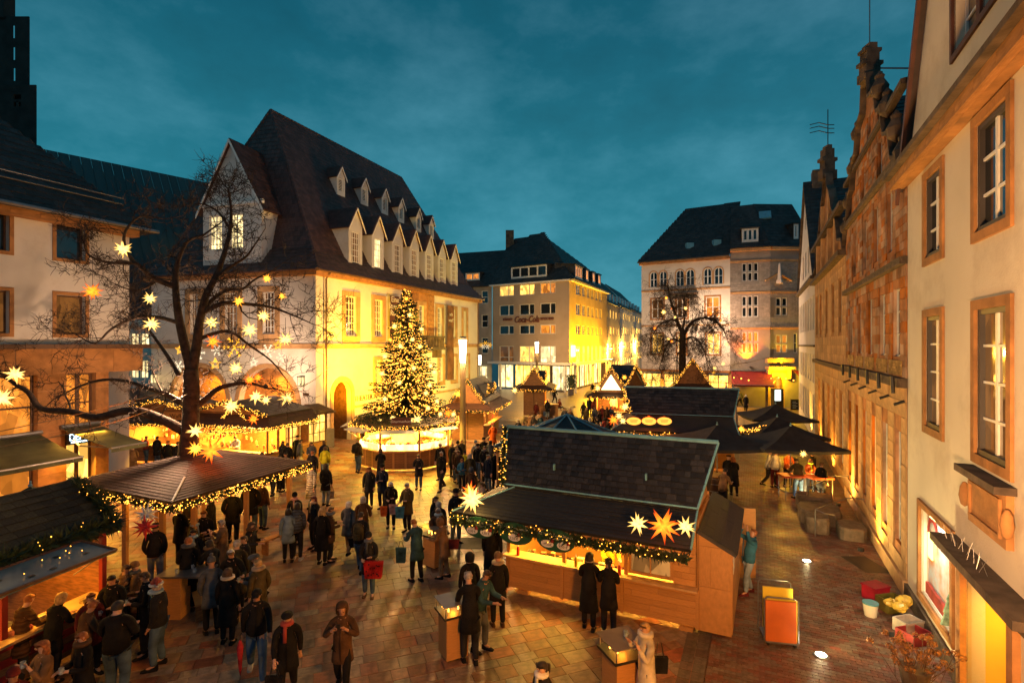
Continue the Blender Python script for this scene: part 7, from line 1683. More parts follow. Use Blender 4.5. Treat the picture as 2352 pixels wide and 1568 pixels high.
def person(px, py, label, coat='black', clen='short', legs='dark', hair='short', hc='brown', face=180, pose='stand', h=1.72, puff=False, hat=None, collar=None, shoes='black', glasses=False, sit=False, group=None, pos=None, wide=1.0):
 """px, py: top of the head in the photograph"""
 if pos is None:
  top = .6*h if sit else h*1.0
  P_ = ground(px, py, top)
  P_ = V((P_.x, P_.y, 0))
 else: P_ = V(pos)
 pm = pose_meshes(pose, sit)
 R_ = thing('person', label, 'person', P_, group, math.radians(face)); s = h; R_.scale = (s*wide, s*wide, s)
 i = PN[0]; PN[0] += 1
 put('body', pm['body'], SKIN[i % 4], R_)
 put('coat', pm['coats'][clen], cmat(coat, COLS[coat], puff=puff), R_)
 put('trousers', pm['trousers'], cmat(legs, COLS[legs]), R_)
 for m in pm['shoes']: put('shoe', m, cmat(shoes, COLS[shoes], .5), R_)
 hr = (math.radians(pm['hp']), 0, rnd.uniform(-.25, .25))
 if hair: put('hair', hair_mesh(hair), pmat('hair_' + hc, HAIRC[hc], .7, .25, 30), R_, pm['head'], hr)
 if hat: 
  kind, hcol = hat; o = put('hood' if kind == 'hood' else 'hat', hair_mesh(kind), cmat(hcol, COLS[hcol]), R_, pm['head'], hr)
  if kind == 'santa':
   mb = MB(); mb.lathe(V((0, .004, .008)), [(.056, 0), (.064, .006), (.062, .024), (.05, .028)], 12, .97, 1.08); mb.ball(V((.078, .047, .018)), .017, 8, 6); put('hat_trim', mb.mesh('hat_trim', None), cmat('white', COLS['white']), R_, pm['head'], hr)
 if collar: put('scarf' if collar[0] == 'scarf' else 'collar', hair_mesh(collar[0]), cmat(collar[1], COLS[collar[1]]), R_, pm['head'], (0, 0, hr[2]))
 fd = abs((face+180) % 360 - 180)
 if fd < 115 and P_.y < 22:
  [put(k_[:5].strip('12'), hair_mesh(k_), pmat('eye_dark', (.02, .012, .01), .4) if k_ != 'mouth' else pmat('lip', (.30, .10, .08), .5), R_, pm['head'], hr) for k_ in ('eye1', 'eye2', 'mouth')]
  if glasses: put('glasses', hair_mesh('glasses'), M_black, R_, pm['head'], hr)
 R_['hand'] = 0; del R_['hand']
 M = Matrix.Translation(P_) @ Matrix.Rotation(math.radians(face), 4, 'Z') @ Matrix.Diagonal((s*wide, s*wide, s, 1))
 return dict(root=R_, M=M, L=M @ pm['hands'][0], R=M @ pm['hands'][1], back=M @ pm['back'], P=P_, f=math.radians(face))
def cup(p, label, c=None):
 C_ = thing('mug', label, 'mug', p); mb = MB(); mb.lathe(V(p) - Z3*.03, [(.034, 0), (.040, .10), (.036, .10), (.031, .02)], 9); mb.tube([V(p)+V((.038,0,.05)), V(p)+V((.065,0,.03)), V(p)+V((.038,0,-.01))], .006, 4); obj('cup_body', mb, c or M_mug, C_); return C_
M_mug = pmat('mug_blue_white', (.35, .45, .55), .3, .3, 20)
def bag(p, label, w, h, d, col, handle=.22, tote=True, dots=None):
 p = V(p); B = thing('bag', label, 'bag', p - Z3*(h+handle))
 mb = MB(); t = .82; zt, zb = -handle*.9, -handle*.9-h
 a = [V((-w/2*t, -d/2, zb)), V((w/2*t, -d/2, zb)), V((w/2*t, d/2, zb)), V((-w/2*t, d/2, zb)), V((-w/2, -d/2*.6, zt)), V((w/2, -d/2*.6, zt)), V((w/2, d/2*.6, zt)), V((-w/2, d/2*.6, zt))]
 mb.add([p + q for q in a], [(3,2,1,0),(0,1,5,4),(1,2,6,5),(2,3,7,6),(3,0,4,7),(4,5,6,7)]); obj('bag_body', mb, cmat('bag_' + col, COLS[col], .6), B)
 mb = MB()
 for y in (-d*.25, d*.25): mb.tube([p+V((-w*.25, y, zt)), p+V((-w*.1, y*.5, -.01)), p+V((w*.1, y*.5, -.01)), p+V((w*.25, y, zt))], .006, 4)
 obj('handle', mb, M_black, B)
 if dots:
  mb = MB(); r2 = random.Random(4)
  for k in range(14): 
   c = p + V((r2.uniform(-w*.38, w*.38), -d/2-.003, zb+h*r2.uniform(.12, .9))); c.y = p.y - d/2*(1-.4*(c.z-p.z-zb)/h) - .006
   mb.add([c + V((.02*math.cos(q*1.047), 0, .02*math.sin(q*1.047))) for q in range(6)], [list(range(6))])
  obj('dot_print', mb, cmat(dots, COLS[dots]), B, kind='stuff')
 return B
def backpack(pr, label, col):
 p = pr['back']; f = pr['f']; B = thing('backpack', label, 'backpack', p); mb = MB()
 prof = [(.10, -.26), (.15, -.24), (.155, 0), (.13, .14), (.07, .2), (.01, .21)]; mb.lathe(p + V((-math.sin(-f)*-.0, 0, 0)), prof, 8, 1.0, 1.0)
 c = p; q = V((math.sin(f)*-.07, math.cos(f)*.07, 0)); mb.v = [v + q for v in mb.v]; obj('bag_body', mb, cmat('bag_' + col, COLS[col], .7), B)
 mb = MB(); mb.lathe(p + q*2.6 + Z3*-.12, [(.02, -.08), (.09, -.07), (.09, .05), (.02, .07)], 7); obj('pocket', mb, cmat('bag_' + col, COLS[col], .7), B)
Pn = person
# --- left foreground crowd at the drinks stall
a = Pn(42, 1371, 'person in a brown quilted jacket with ginger hair at the left stall counter', 'brown', 'mid', 'dark', 'short', 'ginger', 165, 'lean', 1.74, puff=True)
a = Pn(119, 1367, 'blond person in a black jacket leaning toward the payment terminal', 'black', 'mid', 'dark', 'bob', 'blond', 170, 'lean', 1.70)
a = Pn(101, 1466, 'woman with very long blond hair drinking from a mug at bottom left', 'tan', 'mid', 'brown', 'long', 'ginger', 330, 'drink', 1.66); cup((a['L']+a['R'])/2, 'pale mug held by the long haired blond woman at bottom left')
a = Pn(187.6, 1383, 'person in a long brown coat queueing behind the payment terminal', 'brown', 'long', 'dark', 'short', 'ginger', 150, 'lean', 1.70)
a = Pn(207, 1357, 'ginger person half hidden between two dark coats at the stall', 'maroon', 'mid', 'dark', 'short', 'ginger', 60, 'stand', 1.66)
a = Pn(258, 1315, 'short haired man in black jacket facing the camera with a mug', 'black', 'mid', 'dark', 'short', 'darkhair', 20, 'cup', 1.80); cup(a['R'], 'mug held by the short haired man facing the camera')
a = Pn(268, 1378, 'broad man in black jacket seen from behind, blue jeans, left foreground', 'black', 'short', 'jeans', 'short', 'darkhair', 190, 'cup', 1.84, wide=1.2); cup(a['L'], 'mug in the hand of the broad man seen from behind')
a = Pn(337, 1308, 'bearded man in black jacket beside the person with the red festive hat', 'black', 'mid', 'dark', 'short', 'brown', 310, 'cup', 1.80); cup(a['L'], 'mug held by the bearded man beside the red hat')
a = Pn(314, 1290, 'person in brown beanie and glasses with a grey scarf', 'tan', 'mid', 'brown', None, 'brown', 290, 'cup', 1.68, hat=('beanie', 'tan'), collar=('scarf', 'grey'), glasses=True)
a = Pn(364, 1331, 'man in red and white Christmas hat, dark jacket and jeans', 'dark', 'short', 'jeans', 'short', 'greyhair', 285, 'pocket', 1.78, hat=('santa', 'red'), collar=('scarf', 'lightblue'), wide=1.12)
a = Pn(193, 1445, 'person in black coat with a fur trimmed hood at the bottom left', 'black', 'mid', 'black', 'short', 'ginger', 330, 'cup', 1.66, hat=None, collar=('collar', 'brown')); cup(a['L'], 'mug held low by the person with the fur trimmed hood')
a = Pn(29, 1533, 'person in reddish brown knitted hat cut off at the bottom left corner', 'maroon', 'mid', 'dark', None, 'brown', 60, 'stand', 1.62, hat=('beanie', 'maroon'))
a = Pn(236, 1330, 'dark dressed person leaning over the stall counter beneath the blue shutter', 'black', 'mid', 'black', 'short', 'brown', 120, 'lean', 1.68)
a = Pn(286, 1294, 'person in tan padded jacket deep under the shutter end', 'tan', 'short', 'dark', 'short', 'brown', 100, 'cup', 1.7, puff=True)
person(150, 1360, 'stall seller with a green apron behind the drinks counter', 'olive', 'mid', 'dark', 'short', 'darkhair', 290, 'lean', 1.7, pos=BF(2.9, 1.1))
# --- crowd round the standing table
a = Pn(356, 1198, 'man in dark jacket and pale jeans behind the white and red stars', 'dark', 'short', 'jeans_light', 'short', 'darkhair', 200, 'pocket', 1.82)
Pn(413, 1160, 'person in black with back turned beneath the canopy corner', 'black', 'mid', 'black', 'short', 'darkhair', 170, 'cup', 1.74)
Pn(443, 1187, 'grey haired man with pale scarf under the pyramid canopy corner', 'olive', 'mid', 'dark', 'short', 'greyhair', 120, 'cup', 1.74, collar=('scarf', 'lightblue'))
a = Pn(469, 1168, 'bald man in black pullover holding a white cup', 'black', 'mid', 'dark', 'bald', 'ginger', 15, 'cup', 1.80); cup(a['R'], 'white cup held by the bald man in black')
Pn(485, 1135, 'man in dark flat cap standing under the canopy garland', 'black', 'mid', 'dark', 'short', 'darkhair', 300, 'stand', 1.78, hat=('flatcap', 'brown'))
Pn(444, 1213, 'smiling dark haired woman with grey scarf facing right', 'dark', 'mid', 'dark', 'long', 'darkhair', 30, 'stand', 1.64, collar=('scarf', 'lightblue'))
Pn(432, 1231, 'ginger haired man in long black coat with grey hood, left of the table', 'black', 'mid', 'black', 'short', 'ginger', 200, 'cup', 1.84, collar=('collar', 'grey'), shoes='brown')
Pn(534, 1122, 'large person in black under the right part of the canopy garland', 'black', 'mid', 'black', 'short', 'darkhair', 190, 'pocket', 1.80, wide=1.15)
Pn(576, 1104, 'man in black jacket and blue jeans seen from behind under the canopy', 'black', 'mid', 'jeans', 'short', 'darkhair', 195, 'pocket', 1.82, wide=1.15)
Pn(603, 1104, 'person in brown jacket and jeans right beside the black jacketed man', 'brown', 'short', 'jeans', 'short', 'brown', 160, 'stand', 1.72)
Pn(511, 1190, 'grey haired person in tan brown coat drinking', 'tan', 'long', 'brown', 'short', 'greyhair', 290, 'drink', 1.72, wide=1.08)
Pn(575, 1196, 'woman with brown wavy hair and fur collar holding a mug', 'dark', 'mid', 'dark', 'long', 'brown', 90, 'cup', 1.66, collar=('collar', 'brown'))
Pn(490, 1240, 'dark haired woman with thick beige fur collar at the table', 'dark', 'mid', 'dark', 'bob', 'darkhair', 240, 'lean', 1.66, collar=('collar', 'tan'))
Pn(563, 1227, 'man with short brown hair talking beside the olive jacket', 'dark', 'mid', 'dark', 'short', 'brown', 320, 'stand', 1.68)
Pn(534, 1254, 'grey haired man with glasses in black coat facing the camera', 'black', 'mid', 'black', 'short', 'silver', 10, 'gesture', 1.78, glasses=True)
Pn(543.5, 1238, 'person in grey green jacket with cropped grey hair, back turned', 'olive', 'long', 'dark', 'short', 'greyhair', 200, 'stand', 1.78)
Pn(486, 1279.5, 'person in grey bobble hat and dark grey coat', 'grey', 'mid', 'black', None, 'brown', 215, 'pocket', 1.74, hat=('pompom', 'grey'))
Pn(522, 1303, 'woman with long brown hair and cream collar on a black coat', 'black', 'long', 'black', 'long', 'brown', 185, 'stand', 1.68, collar=('collar', 'cream'))
a = Pn(589, 1270, 'man in grey flat cap right of the table group', 'grey', 'mid', 'dark', None, 'greyhair', 290, 'cup', 1.74, hat=('flatcap', 'grey')); cup(a['L'], 'dark mug of the man in the grey flat cap')
Pn(595, 1282, 'blond person in olive parka with a light fur hood', 'olive', 'long', 'dark', 'short', 'blond', 240, 'pocket', 1.72, collar=('collar', 'beige'))
# --- walkers in the foreground
a = Pn(589.5, 1348, 'man in black cap and jacket walking with a folded red umbrella', 'black', 'short', 'jeans', None, 'brown', 25, 'walk', 1.80, hat=('cap', 'black'), shoes='cream')
U = thing('folded_umbrella', 'folded red umbrella hanging from the walking man in the black cap', 'umbrella', a['R'] - Z3*.75 + V((-.1,0,0))); q = a['R'] + V((-.06, -.02, 0)); mb = MB(); mb.lathe(q - Z3*.75, [(.006, 0), (.03, .12), (.065, .55), (.03, .66), (.012, .70)], 8); obj('canopy_cloth', mb, cmat('umbrella_red', (.40, .03, .04)), U)
mb = MB(); mb.tube([q - Z3*.08, q + Z3*.05, q + V((.03, 0, .08)), q + V((.05, 0, .04))], .008, 5); obj('handle', mb, M_black, U); mb = MB(); mb.tube([q - Z3*.86, q - Z3*.74], .005, 4); obj('tip', mb, M_metal, U)
a = Pn(660, 1398, 'walking person in black hat and red scarf with long dark coat', 'black', 'mid', 'black', None, 'brown', 20, 'walk2', 1.70, hat=('flatcap', 'black'), collar=('scarf', 'red')); bag(a['R'], 'black handbag of the walking person with the red scarf', .32, .3, .12, 'black')
a = Pn(787, 1382, 'hooded person in dark brown coat looking at a phone while walking', 'brown', 'mid', 'black', None, 'brown', 5, 'phone', 1.72, hat=('hood', 'brown'))
T_ = thing('phone', 'phone held up by the hooded walker', 'phone', (a['L']+a['R'])/2); mb = MB(); q = (a['L']+a['R'])/2; mb.box(q + V((-.035, -.01, -.02)), (.07, 0, 0), (0, .008, 0), (0, -.03, .12)); obj('phone_body', mb, M_black, T_)
a = Pn(1248, 1514, 'dark haired woman with ponytail and grey scarf cut off at the bottom', 'dark', 'mid', 'dark', 'pony', 'darkhair', 300, 'stand', 1.68, collar=('scarf', 'white'))
# --- conversation groups left of centre
Pn(677.5, 1130, 'woman in black beanie and pink scarf facing the camera', 'dark', 'mid', 'dark', None, 'brown', 10, 'cup', 1.68, hat=('beanie', 'black'), collar=('scarf', 'pink'))
Pn(662, 1166, 'person in light blue jacket with dark bobbed hair', 'lightblue', 'mid', 'black', 'bob', 'darkhair', 200, 'stand', 1.64)
Pn(682, 1152, 'person in quilted grey jacket with white shoes seen from behind', 'grey', 'short', 'dark', 'bob', 'darkhair', 185, 'pocket', 1.78, puff=True, shoes='white')
Pn(722.5, 1137, 'woman with long red hair and pale scarf', 'dark', 'mid', 'dark', 'long', 'redhair', 330, 'stand', 1.72, collar=('scarf', 'beige'))
Pn(739, 1164, 'blond woman in long black coat seen from behind', 'black', 'long', 'black', 'long', 'blond', 175, 'stand', 1.72)
Pn(757, 1162, 'brown haired person with grey hood beside the blond woman', 'brown', 'mid', 'dark', 'short', 'brown', 120, 'cup', 1.68, collar=('collar', 'grey'))
a = Pn(714, 1068, 'person in long quilted white coat walking away with a white bag', 'cream', 'long', 'jeans', 'short', 'brown', 165, 'walk', 1.76, puff=True); bag(a['L'], 'white plastic bag of the walker in the long white coat', .3, .36, .12, 'white')
a = Pn(748, 1063, 'young person in black quilted jacket and very light jeans', 'black', 'mid', 'jeans_light', 'bob', 'darkhair', 170, 'stand', 1.74, puff=True); bag(a['R'], 'pale shoulder bag of the person in light jeans', .2, .3, .08, 'beige')
a = Pn(799, 1150, 'grey haired woman in dark coat walking away with a black bag', 'grey', 'mid', 'khaki', 'bob', 'silver', 175, 'walk', 1.68); bag(a['R'], 'black handbag of the grey haired woman walking away', .26, .26, .1, 'black')
Pn(833.5, 1138.7, 'grey haired person in reddish brown coat seen from behind', 'brown', 'long', 'brown', 'bob', 'greyhair', 190, 'walk2', 1.72)
a = Pn(827, 1175, 'dark clothed person with olive backpack and jeans', 'dark', 'short', 'jeans', 'short', 'darkhair', 180, 'walk', 1.76); backpack(a, 'olive grey backpack worn by the dark clothed person in jeans', 'olive')
a = Pn(847, 1221, 'woman in beanie and long grey scarf with a red dotted bag', 'dark', 'mid', 'jeans', None, 'brown', 5, 'cup', 1.68, hat=('beanie', 'dark'), collar=('scarf', 'grey'), shoes='brown'); bag(a['L'] + V((.12, 0, .05)), 'bright red bag with black dots', .5, .42, .16, 'red', .15, dots='black')
Pn(848, 1070, 'woman with long blond hair in dark jacket facing the camera', 'dark', 'mid', 'dark', 'long', 'ginger', 5, 'stand', 1.68)
Pn(878.5, 1065, 'man in black cap with glasses linking arms in a navy coat', 'navy', 'mid', 'dark', None, 'greyhair', 350, 'cup', 1.80, hat=('beanie', 'black'), glasses=True)
a = Pn(897.7, 1104, 'grey haired woman in black coat carrying orange and pink bags', 'black', 'mid', 'dark', 'bob', 'silver', 10, 'cup', 1.68, collar=('scarf', 'black')); bag(a['R'] + V((-.14, 0, 0)), 'orange shopping bag of the grey haired woman', .24, .34, .12, 'orange'); bag(a['L'] + V((.04, -.02, 0)), 'pink shopping bag beside the orange one', .30, .34, .12, 'pink')
a = Pn(936, 1106, 'grey haired man in brown parka carrying a bright blue bag', 'olive', 'mid', 'dark', 'short', 'silver', 340, 'cup', 1.76, glasses=True); bag(a['R'] + V((.02, 0, .05)), 'bright blue shopping bag', .32, .38, .12, 'blue')
# --- by the yellow glow left of the tree stall
Pn(747, 1023, 'person in neon yellow jacket', 'yellow', 'short', 'lightblue', 'bob', 'brown', 175, 'pocket', 1.72)
Pn(717, 1034, 'person in dark jacket left of the neon yellow jacket', 'dark', 'mid', 'dark', 'short', 'ginger', 190, 'stand', 1.72)
Pn(716, 1013, 'woman in grey jacket facing the camera beside the porch', 'grey', 'short', 'dark', 'long', 'brown', 10, 'cup', 1.66)
a = Pn(744.5, 1011, 'brown haired person with a light bag behind the yellow jacket', 'navy', 'short', 'dark', 'bob', 'brown', 200, 'stand', 1.68)
Pn(687, 1008, 'person in dark jacket and pale trousers walking right', 'grey', 'short', 'cream', 'short', 'darkhair', 120, 'walk', 1.74)
Pn(682, 999, 'person in black standing behind the pale trousered walker', 'black', 'mid', 'black', None, 'brown', 170, 'stand', 1.76, hat=('cap', 'black'))
Pn(660, 1015, 'person in black with folded arms before the corner stall', 'black', 'short', 'dark', 'short', 'brown', 190, 'stand', 1.74)
Pn(649, 1011, 'woman with curly hair beside the corner stall', 'dark', 'short', 'dark', 'bob', 'brown', 60, 'cup', 1.64)
Pn(656.5, 1037, 'man with short dark hair facing the camera behind the canopy corner', 'dark', 'short', 'dark', 'short', 'darkhair', 0, 'stand', 1.78)
Pn(641, 1044, 'person in long dark skirt coat at the canopy corner', 'dark', 'long', 'black', 'short', 'darkhair', 160, 'stand', 1.66)
Pn(625, 1052, 'person in brown jacket half hidden by the canopy corner', 'brown', 'short', 'dark', 'short', 'brown', 180, 'walk', 1.66)
a = Pn(822, 1005, 'man in olive jacket with a dark backpack left of the tree stall', 'olive', 'short', 'jeans', None, 'brown', 150, 'stand', 1.80, hat=('beanie', 'yellow')); backpack(a, 'dark backpack at the left of the octagonal stall', 'dark')
Pn(875, 1030.5, 'woman in black with brown hair at the octagonal stall counter', 'black', 'long', 'black', 'bob', 'brown', 200, 'lean', 1.66)
# --- people behind the canopy on the left
for i, (px, py, c, l, hh, hcol, lab) in enumerate([(256, 1027, 'brown', 'dark', 1.7, 'darkhair', 'person in dark brown behind the left awning'), (282, 1017, 'dark', 'dark', 1.68, 'brown', 'person in black jacket behind the awning tip'), (305, 1022, 'tan', 'beige', 1.66, 'brown', 'person in tan jacket beside the awning tip'),
 (335, 1000, 'red', 'jeans', 1.55, 'brown', 'child in orange red jacket at the waffle stall'), (361, 1000, 'dark', 'jeans', 1.66, 'darkhair', 'person in dark jacket and jeans at the waffle stall'), (386, 1010, 'black', 'black', 1.72, 'ginger', 'person in black coat nearest the waffle stall'), (408, 1012, 'dark', 'dark', 1.7, 'brown', 'person in dark clothes beside the tree trunk'),
 (505, 988, 'beige', 'dark', 1.72, 'blond', 'fair haired person in beige coat at the corner stall counter'), (577, 1038, 'dark', 'dark', 1.6, 'darkhair', 'dark haired person just above the canopy rear edge'), (602, 1036, 'dark', 'dark', 1.6, 'brown', 'person seen head only above the canopy rear edge')]):
 Pn(px, py, lab, c, 'short' if i % 2 else 'mid', l, 'short', hcol, 180 + rnd.uniform(-40, 40), rnd.choice(['stand', 'pocket', 'cup']), hh)
# --- centre crowd between tree stall and sausage stall
Pn(1011.5, 1016, 'tall man in black jacket with grey hair right of the octagonal stall', 'black', 'mid', 'dark', 'short', 'greyhair', 340, 'stand', 1.82)
Pn(1016, 1034.4, 'silver haired man striding to the right in a black jacket', 'black', 'short', 'dark', 'short', 'silver', 330, 'walk', 1.78)
Pn(1039, 1017, 'person with sandy fur hood behind the striding man', 'dark', 'mid', 'dark', 'short', 'blond', 150, 'stand', 1.70, collar=('collar', 'tan'))
Pn(1051, 1013, 'person in dark beanie behind the blond one', 'dark', 'mid', 'dark', None, 'brown', 170, 'stand', 1.72, hat=('beanie', 'dark'))
Pn(1049, 1025, 'blond young person with striped scarf', 'brown', 'mid', 'jeans', 'short', 'blond', 30, 'stand', 1.70, collar=('scarf', 'beige'))
Pn(1055, 1032, 'brown haired man in dark brown jacket and pale trousers', 'brown', 'mid', 'jeans_light', 'short', 'brown', 350, 'walk', 1.72)
Pn(1067, 1036, 'child in yellow jacket and dark bobble hat', 'yellow', 'short', 'dark', None, 'brown', 20, 'stand', 1.35, hat=('pompom', 'dark'))
Pn(1061, 1051.7, 'boy in blue checked jacket with turquoise sleeves', 'blue', 'short', 'dark', 'short', 'ginger', 0, 'cup', 1.46)
Pn(1079.5, 1040, 'person with long ash blond hair in olive jacket', 'olive', 'mid', 'dark', 'long', 'greyhair', 190, 'stand', 1.70)
Pn(1082.3, 1072.7, 'person with grey hood in dark brown coat behind the boy', 'brown', 'long', 'dark', None, 'greyhair', 160, 'stand', 1.66, hat=('hood', 'grey'))
Pn(1098.6, 1017, 'man in dark cap and black jacket with jeans', 'black', 'short', 'jeans', None, 'brown', 350, 'walk', 1.78, hat=('cap', 'black'))
Pn(1112, 1022, 'man with brown hair in grey collared jacket', 'dark', 'short', 'dark', 'short', 'brown', 20, 'walk2', 1.78, collar=('collar', 'grey'))
Pn(1093, 1011, 'person in light blue beanie and cream jacket', 'cream', 'mid', 'dark', None, 'brown', 200, 'stand', 1.70, hat=('beanie', 'lightblue'))
Pn(1111, 1004, 'person in black near the chalet wall', 'black', 'mid', 'black', None, 'brown', 170, 'stand', 1.72, hat=('beanie', 'black'))
Pn(1132, 971, 'tall person in bright red orange parka at the chalet counter', 'orange', 'mid', 'brown', None, 'brown', 200, 'cup', 1.86, hat=('beanie', 'red'))
Pn(1139, 1033, 'person in black coat with back turned by the garlanded gable', 'black', 'long', 'dark', None, 'brown', 185, 'stand', 1.78, hat=('beanie', 'black'))
Pn(1108, 1106, 'brown haired woman seen beyond the left roof of the sausage stall', 'beige', 'short', 'dark', 'pony', 'brown', 300, 'stand', 1.62)
Pn(1046, 1121.6, 'bearded man in black beanie behind the yellow star', 'dark', 'mid', 'jeans', None, 'darkhair', 40, 'stand', 1.80, hat=('beanie', 'black'))
a = Pn(1022, 1192, 'person in dusty brown coat with a maroon handbag at the fire table', 'tan', 'mid', 'khaki', None, 'brown', 250, 'lean', 1.66, hat=('hood', 'tan')); bag(a['back'] + V((.2, .05, .1)), 'maroon handbag of the person in the dusty brown coat', .3, .26, .12, 'maroon', .25)
Pn(1000, 1137, 'dark haired woman with tied hair in black hooded coat', 'black', 'mid', 'black', 'pony', 'darkhair', 60, 'stand', 1.68)
Pn(1007.7, 1149, 'grey blond person behind the man in the blue scarf', 'dark', 'mid', 'dark', 'bob', 'greyhair', 200, 'stand', 1.66)
Pn(1006, 1163, 'grey haired man with glasses and blue scarf at the fire table', 'brown', 'mid', 'dark', 'short', 'greyhair', 15, 'cup', 1.74, collar=('scarf', 'lightblue'), glasses=True)
a = Pn(958, 1193, 'person in petrol blue hooded coat left of the fire table', 'petrol', 'mid', 'black', 'short', 'ginger', 220, 'lean', 1.72); bag(a['R'] + V((-.28, -.1, -.15)), 'green shopping bag on the arm of the petrol coat', .3, .42, .12, 'petrol', .2)
# --- in front of the sausage stall
Pn(1130, 1190, 'very tall person in black beside the stall hatch post', 'black', 'long', 'black', 'short', 'darkhair', 170, 'stand', 1.86)
Pn(1079, 1269, 'person in black hooded jacket standing left of the bearded group', 'black', 'mid', 'black', None, 'brown', 200, 'stand', 1.66, hat=('hood', 'black'))
Pn(1101, 1301, 'balding man with glasses in blue grey hooded jacket', 'petrol', 'short', 'grey', 'bald', 'brown', 60, 'lean', 1.80, glasses=True)
Pn(1079.5, 1318, 'grey haired man in long black coat at the near fire table', 'black', 'mid', 'dark', 'short', 'greyhair', 195, 'lean', 1.84)
a = Pn(1144, 1269, 'person in black coat with beige fur hat holding a paper bag', 'black', 'mid', 'black', None, 'blond', 195, 'stand', 1.72, hat=('beanie', 'tan'), collar=('collar', 'beige'), shoes='brown'); bag(a['L'] + V((.02, 0, 0)), 'brown paper bag carried before the sausage stall', .24, .42, .12, 'tan')
Pn(1352, 1272, 'woman in black coat with fringed beige scarf at the hatch', 'black', 'long', 'black', 'bob', 'darkhair', 165, 'lean', 1.74, collar=('scarf', 'beige'))
a = Pn(1398, 1285, 'person in black jacket with white sneakers at the hatch', 'black', 'mid', 'dark', 'pony', 'darkhair', 170, 'lean', 1.72, shoes='white')
a = Pn(1485, 1425, 'blond woman in cream hooded coat eating at the near table', 'cream', 'long', 'dark', 'short', 'blond', 285, 'drink', 1.72, collar=('collar', 'cream')); bag(a['back'] + V((.12, .05, .05)), 'black handbag on the back of the cream coat', .3, .26, .14, 'black', .3)
Pn(1720, 1212, 'man in blue jacket stretching upward behind the stall annex', 'blue', 'short', 'jeans_light', 'short', 'ginger', 270, 'reach', 1.74, shoes='maroon')
Pn(0, 0, 'stall worker in yellow shirt inside the sausage stall', 'yellow', 'short', 'dark', 'bob', 'darkhair', 10, 'lean', 1.7, pos=FS(2.5, .9))
Pn(0, 0, 'stall worker in white jacket inside the octagonal stall', 'white', 'short', 'dark', 'short', 'brown', 10, 'lean', 1.7, pos=OC + V((-.5, -1.5, 0)))
Pn(0, 0, 'stall worker in black jumper inside the octagonal stall', 'dark', 'short', 'dark', 'short', 'brown', 0, 'lean', 1.7, pos=OC + V((1.1, -1.3, 0)))
Pn(0, 0, 'seller in pale apron behind the corner stall counter', 'white', 'short', 'dark', 'short', 'brown', 0, 'lean', 1.7, pos=KF_(1.9, .8))
# --- right lane under the parasols
Pn(1765, 1032, 'person in white shirt farthest left under the black parasol', 'white', 'short', 'dark', 'short', 'blond', 60, 'walk', 1.72)
a = Pn(1780, 1033, 'person in white top and dark trousers with a bag at the parasol edge', 'cream', 'short', 'maroon', 'short', 'darkhair', 170, 'stand', 1.74)
Pn(1809, 1034, 'person in yellow jacket behind the red table', 'orange', 'short', 'dark', 'short', 'blond', 0, 'lean', 1.70)
Pn(1834, 1052, 'person in brown jacket and jeans with back turned under the parasol', 'olive', 'short', 'jeans', 'short', 'brown', 180, 'lean', 1.74, wide=1.1)
Pn(1861, 1052, 'woman with ginger hair and yellow scarf facing the camera', 'orange', 'short', 'dark', 'bob', 'ginger', 0, 'cup', 1.64, collar=('scarf', 'yellow'))
Pn(1866, 1036, 'dark haired person behind the ginger woman', 'dark', 'short', 'dark', 'short', 'darkhair', 80, 'stand', 1.70)
Pn(1886, 1060, 'person in black at the right end of the red tables', 'black', 'mid', 'black', 'short', 'brown', 120, 'stand', 1.68)
Pn(1686.5, 1050, 'woman with long ginger hair in black coat at the barrel', 'black', 'long', 'black', 'long', 'ginger', 170, 'lean', 1.66)
Pn(1673, 1044, 'person in dark jacket with brown hat at the barrel', 'dark', 'mid', 'dark', None, 'brown', 150, 'cup', 1.72, hat=('flatcap', 'brown'))
Pn(1660, 1101, 'person in brown jacket sitting low beside the barrel', 'tan', 'short', 'dark', 'short', 'darkhair', 130, 'lean', 1.74, pos=ground(1660, 1101, 1.3) * 1.0 - V((0, 0, 1.3)))
Pn(1700, 896, 'person in grey jacket walking before the tavern', 'grey', 'short', 'dark', 'short', 'darkhair', 200, 'walk', 1.74)
Pn(1713, 906, 'person with white hair in long dark coat before the tavern', 'dark', 'long', 'dark', 'bob', 'silver', 150, 'walk', 1.70)
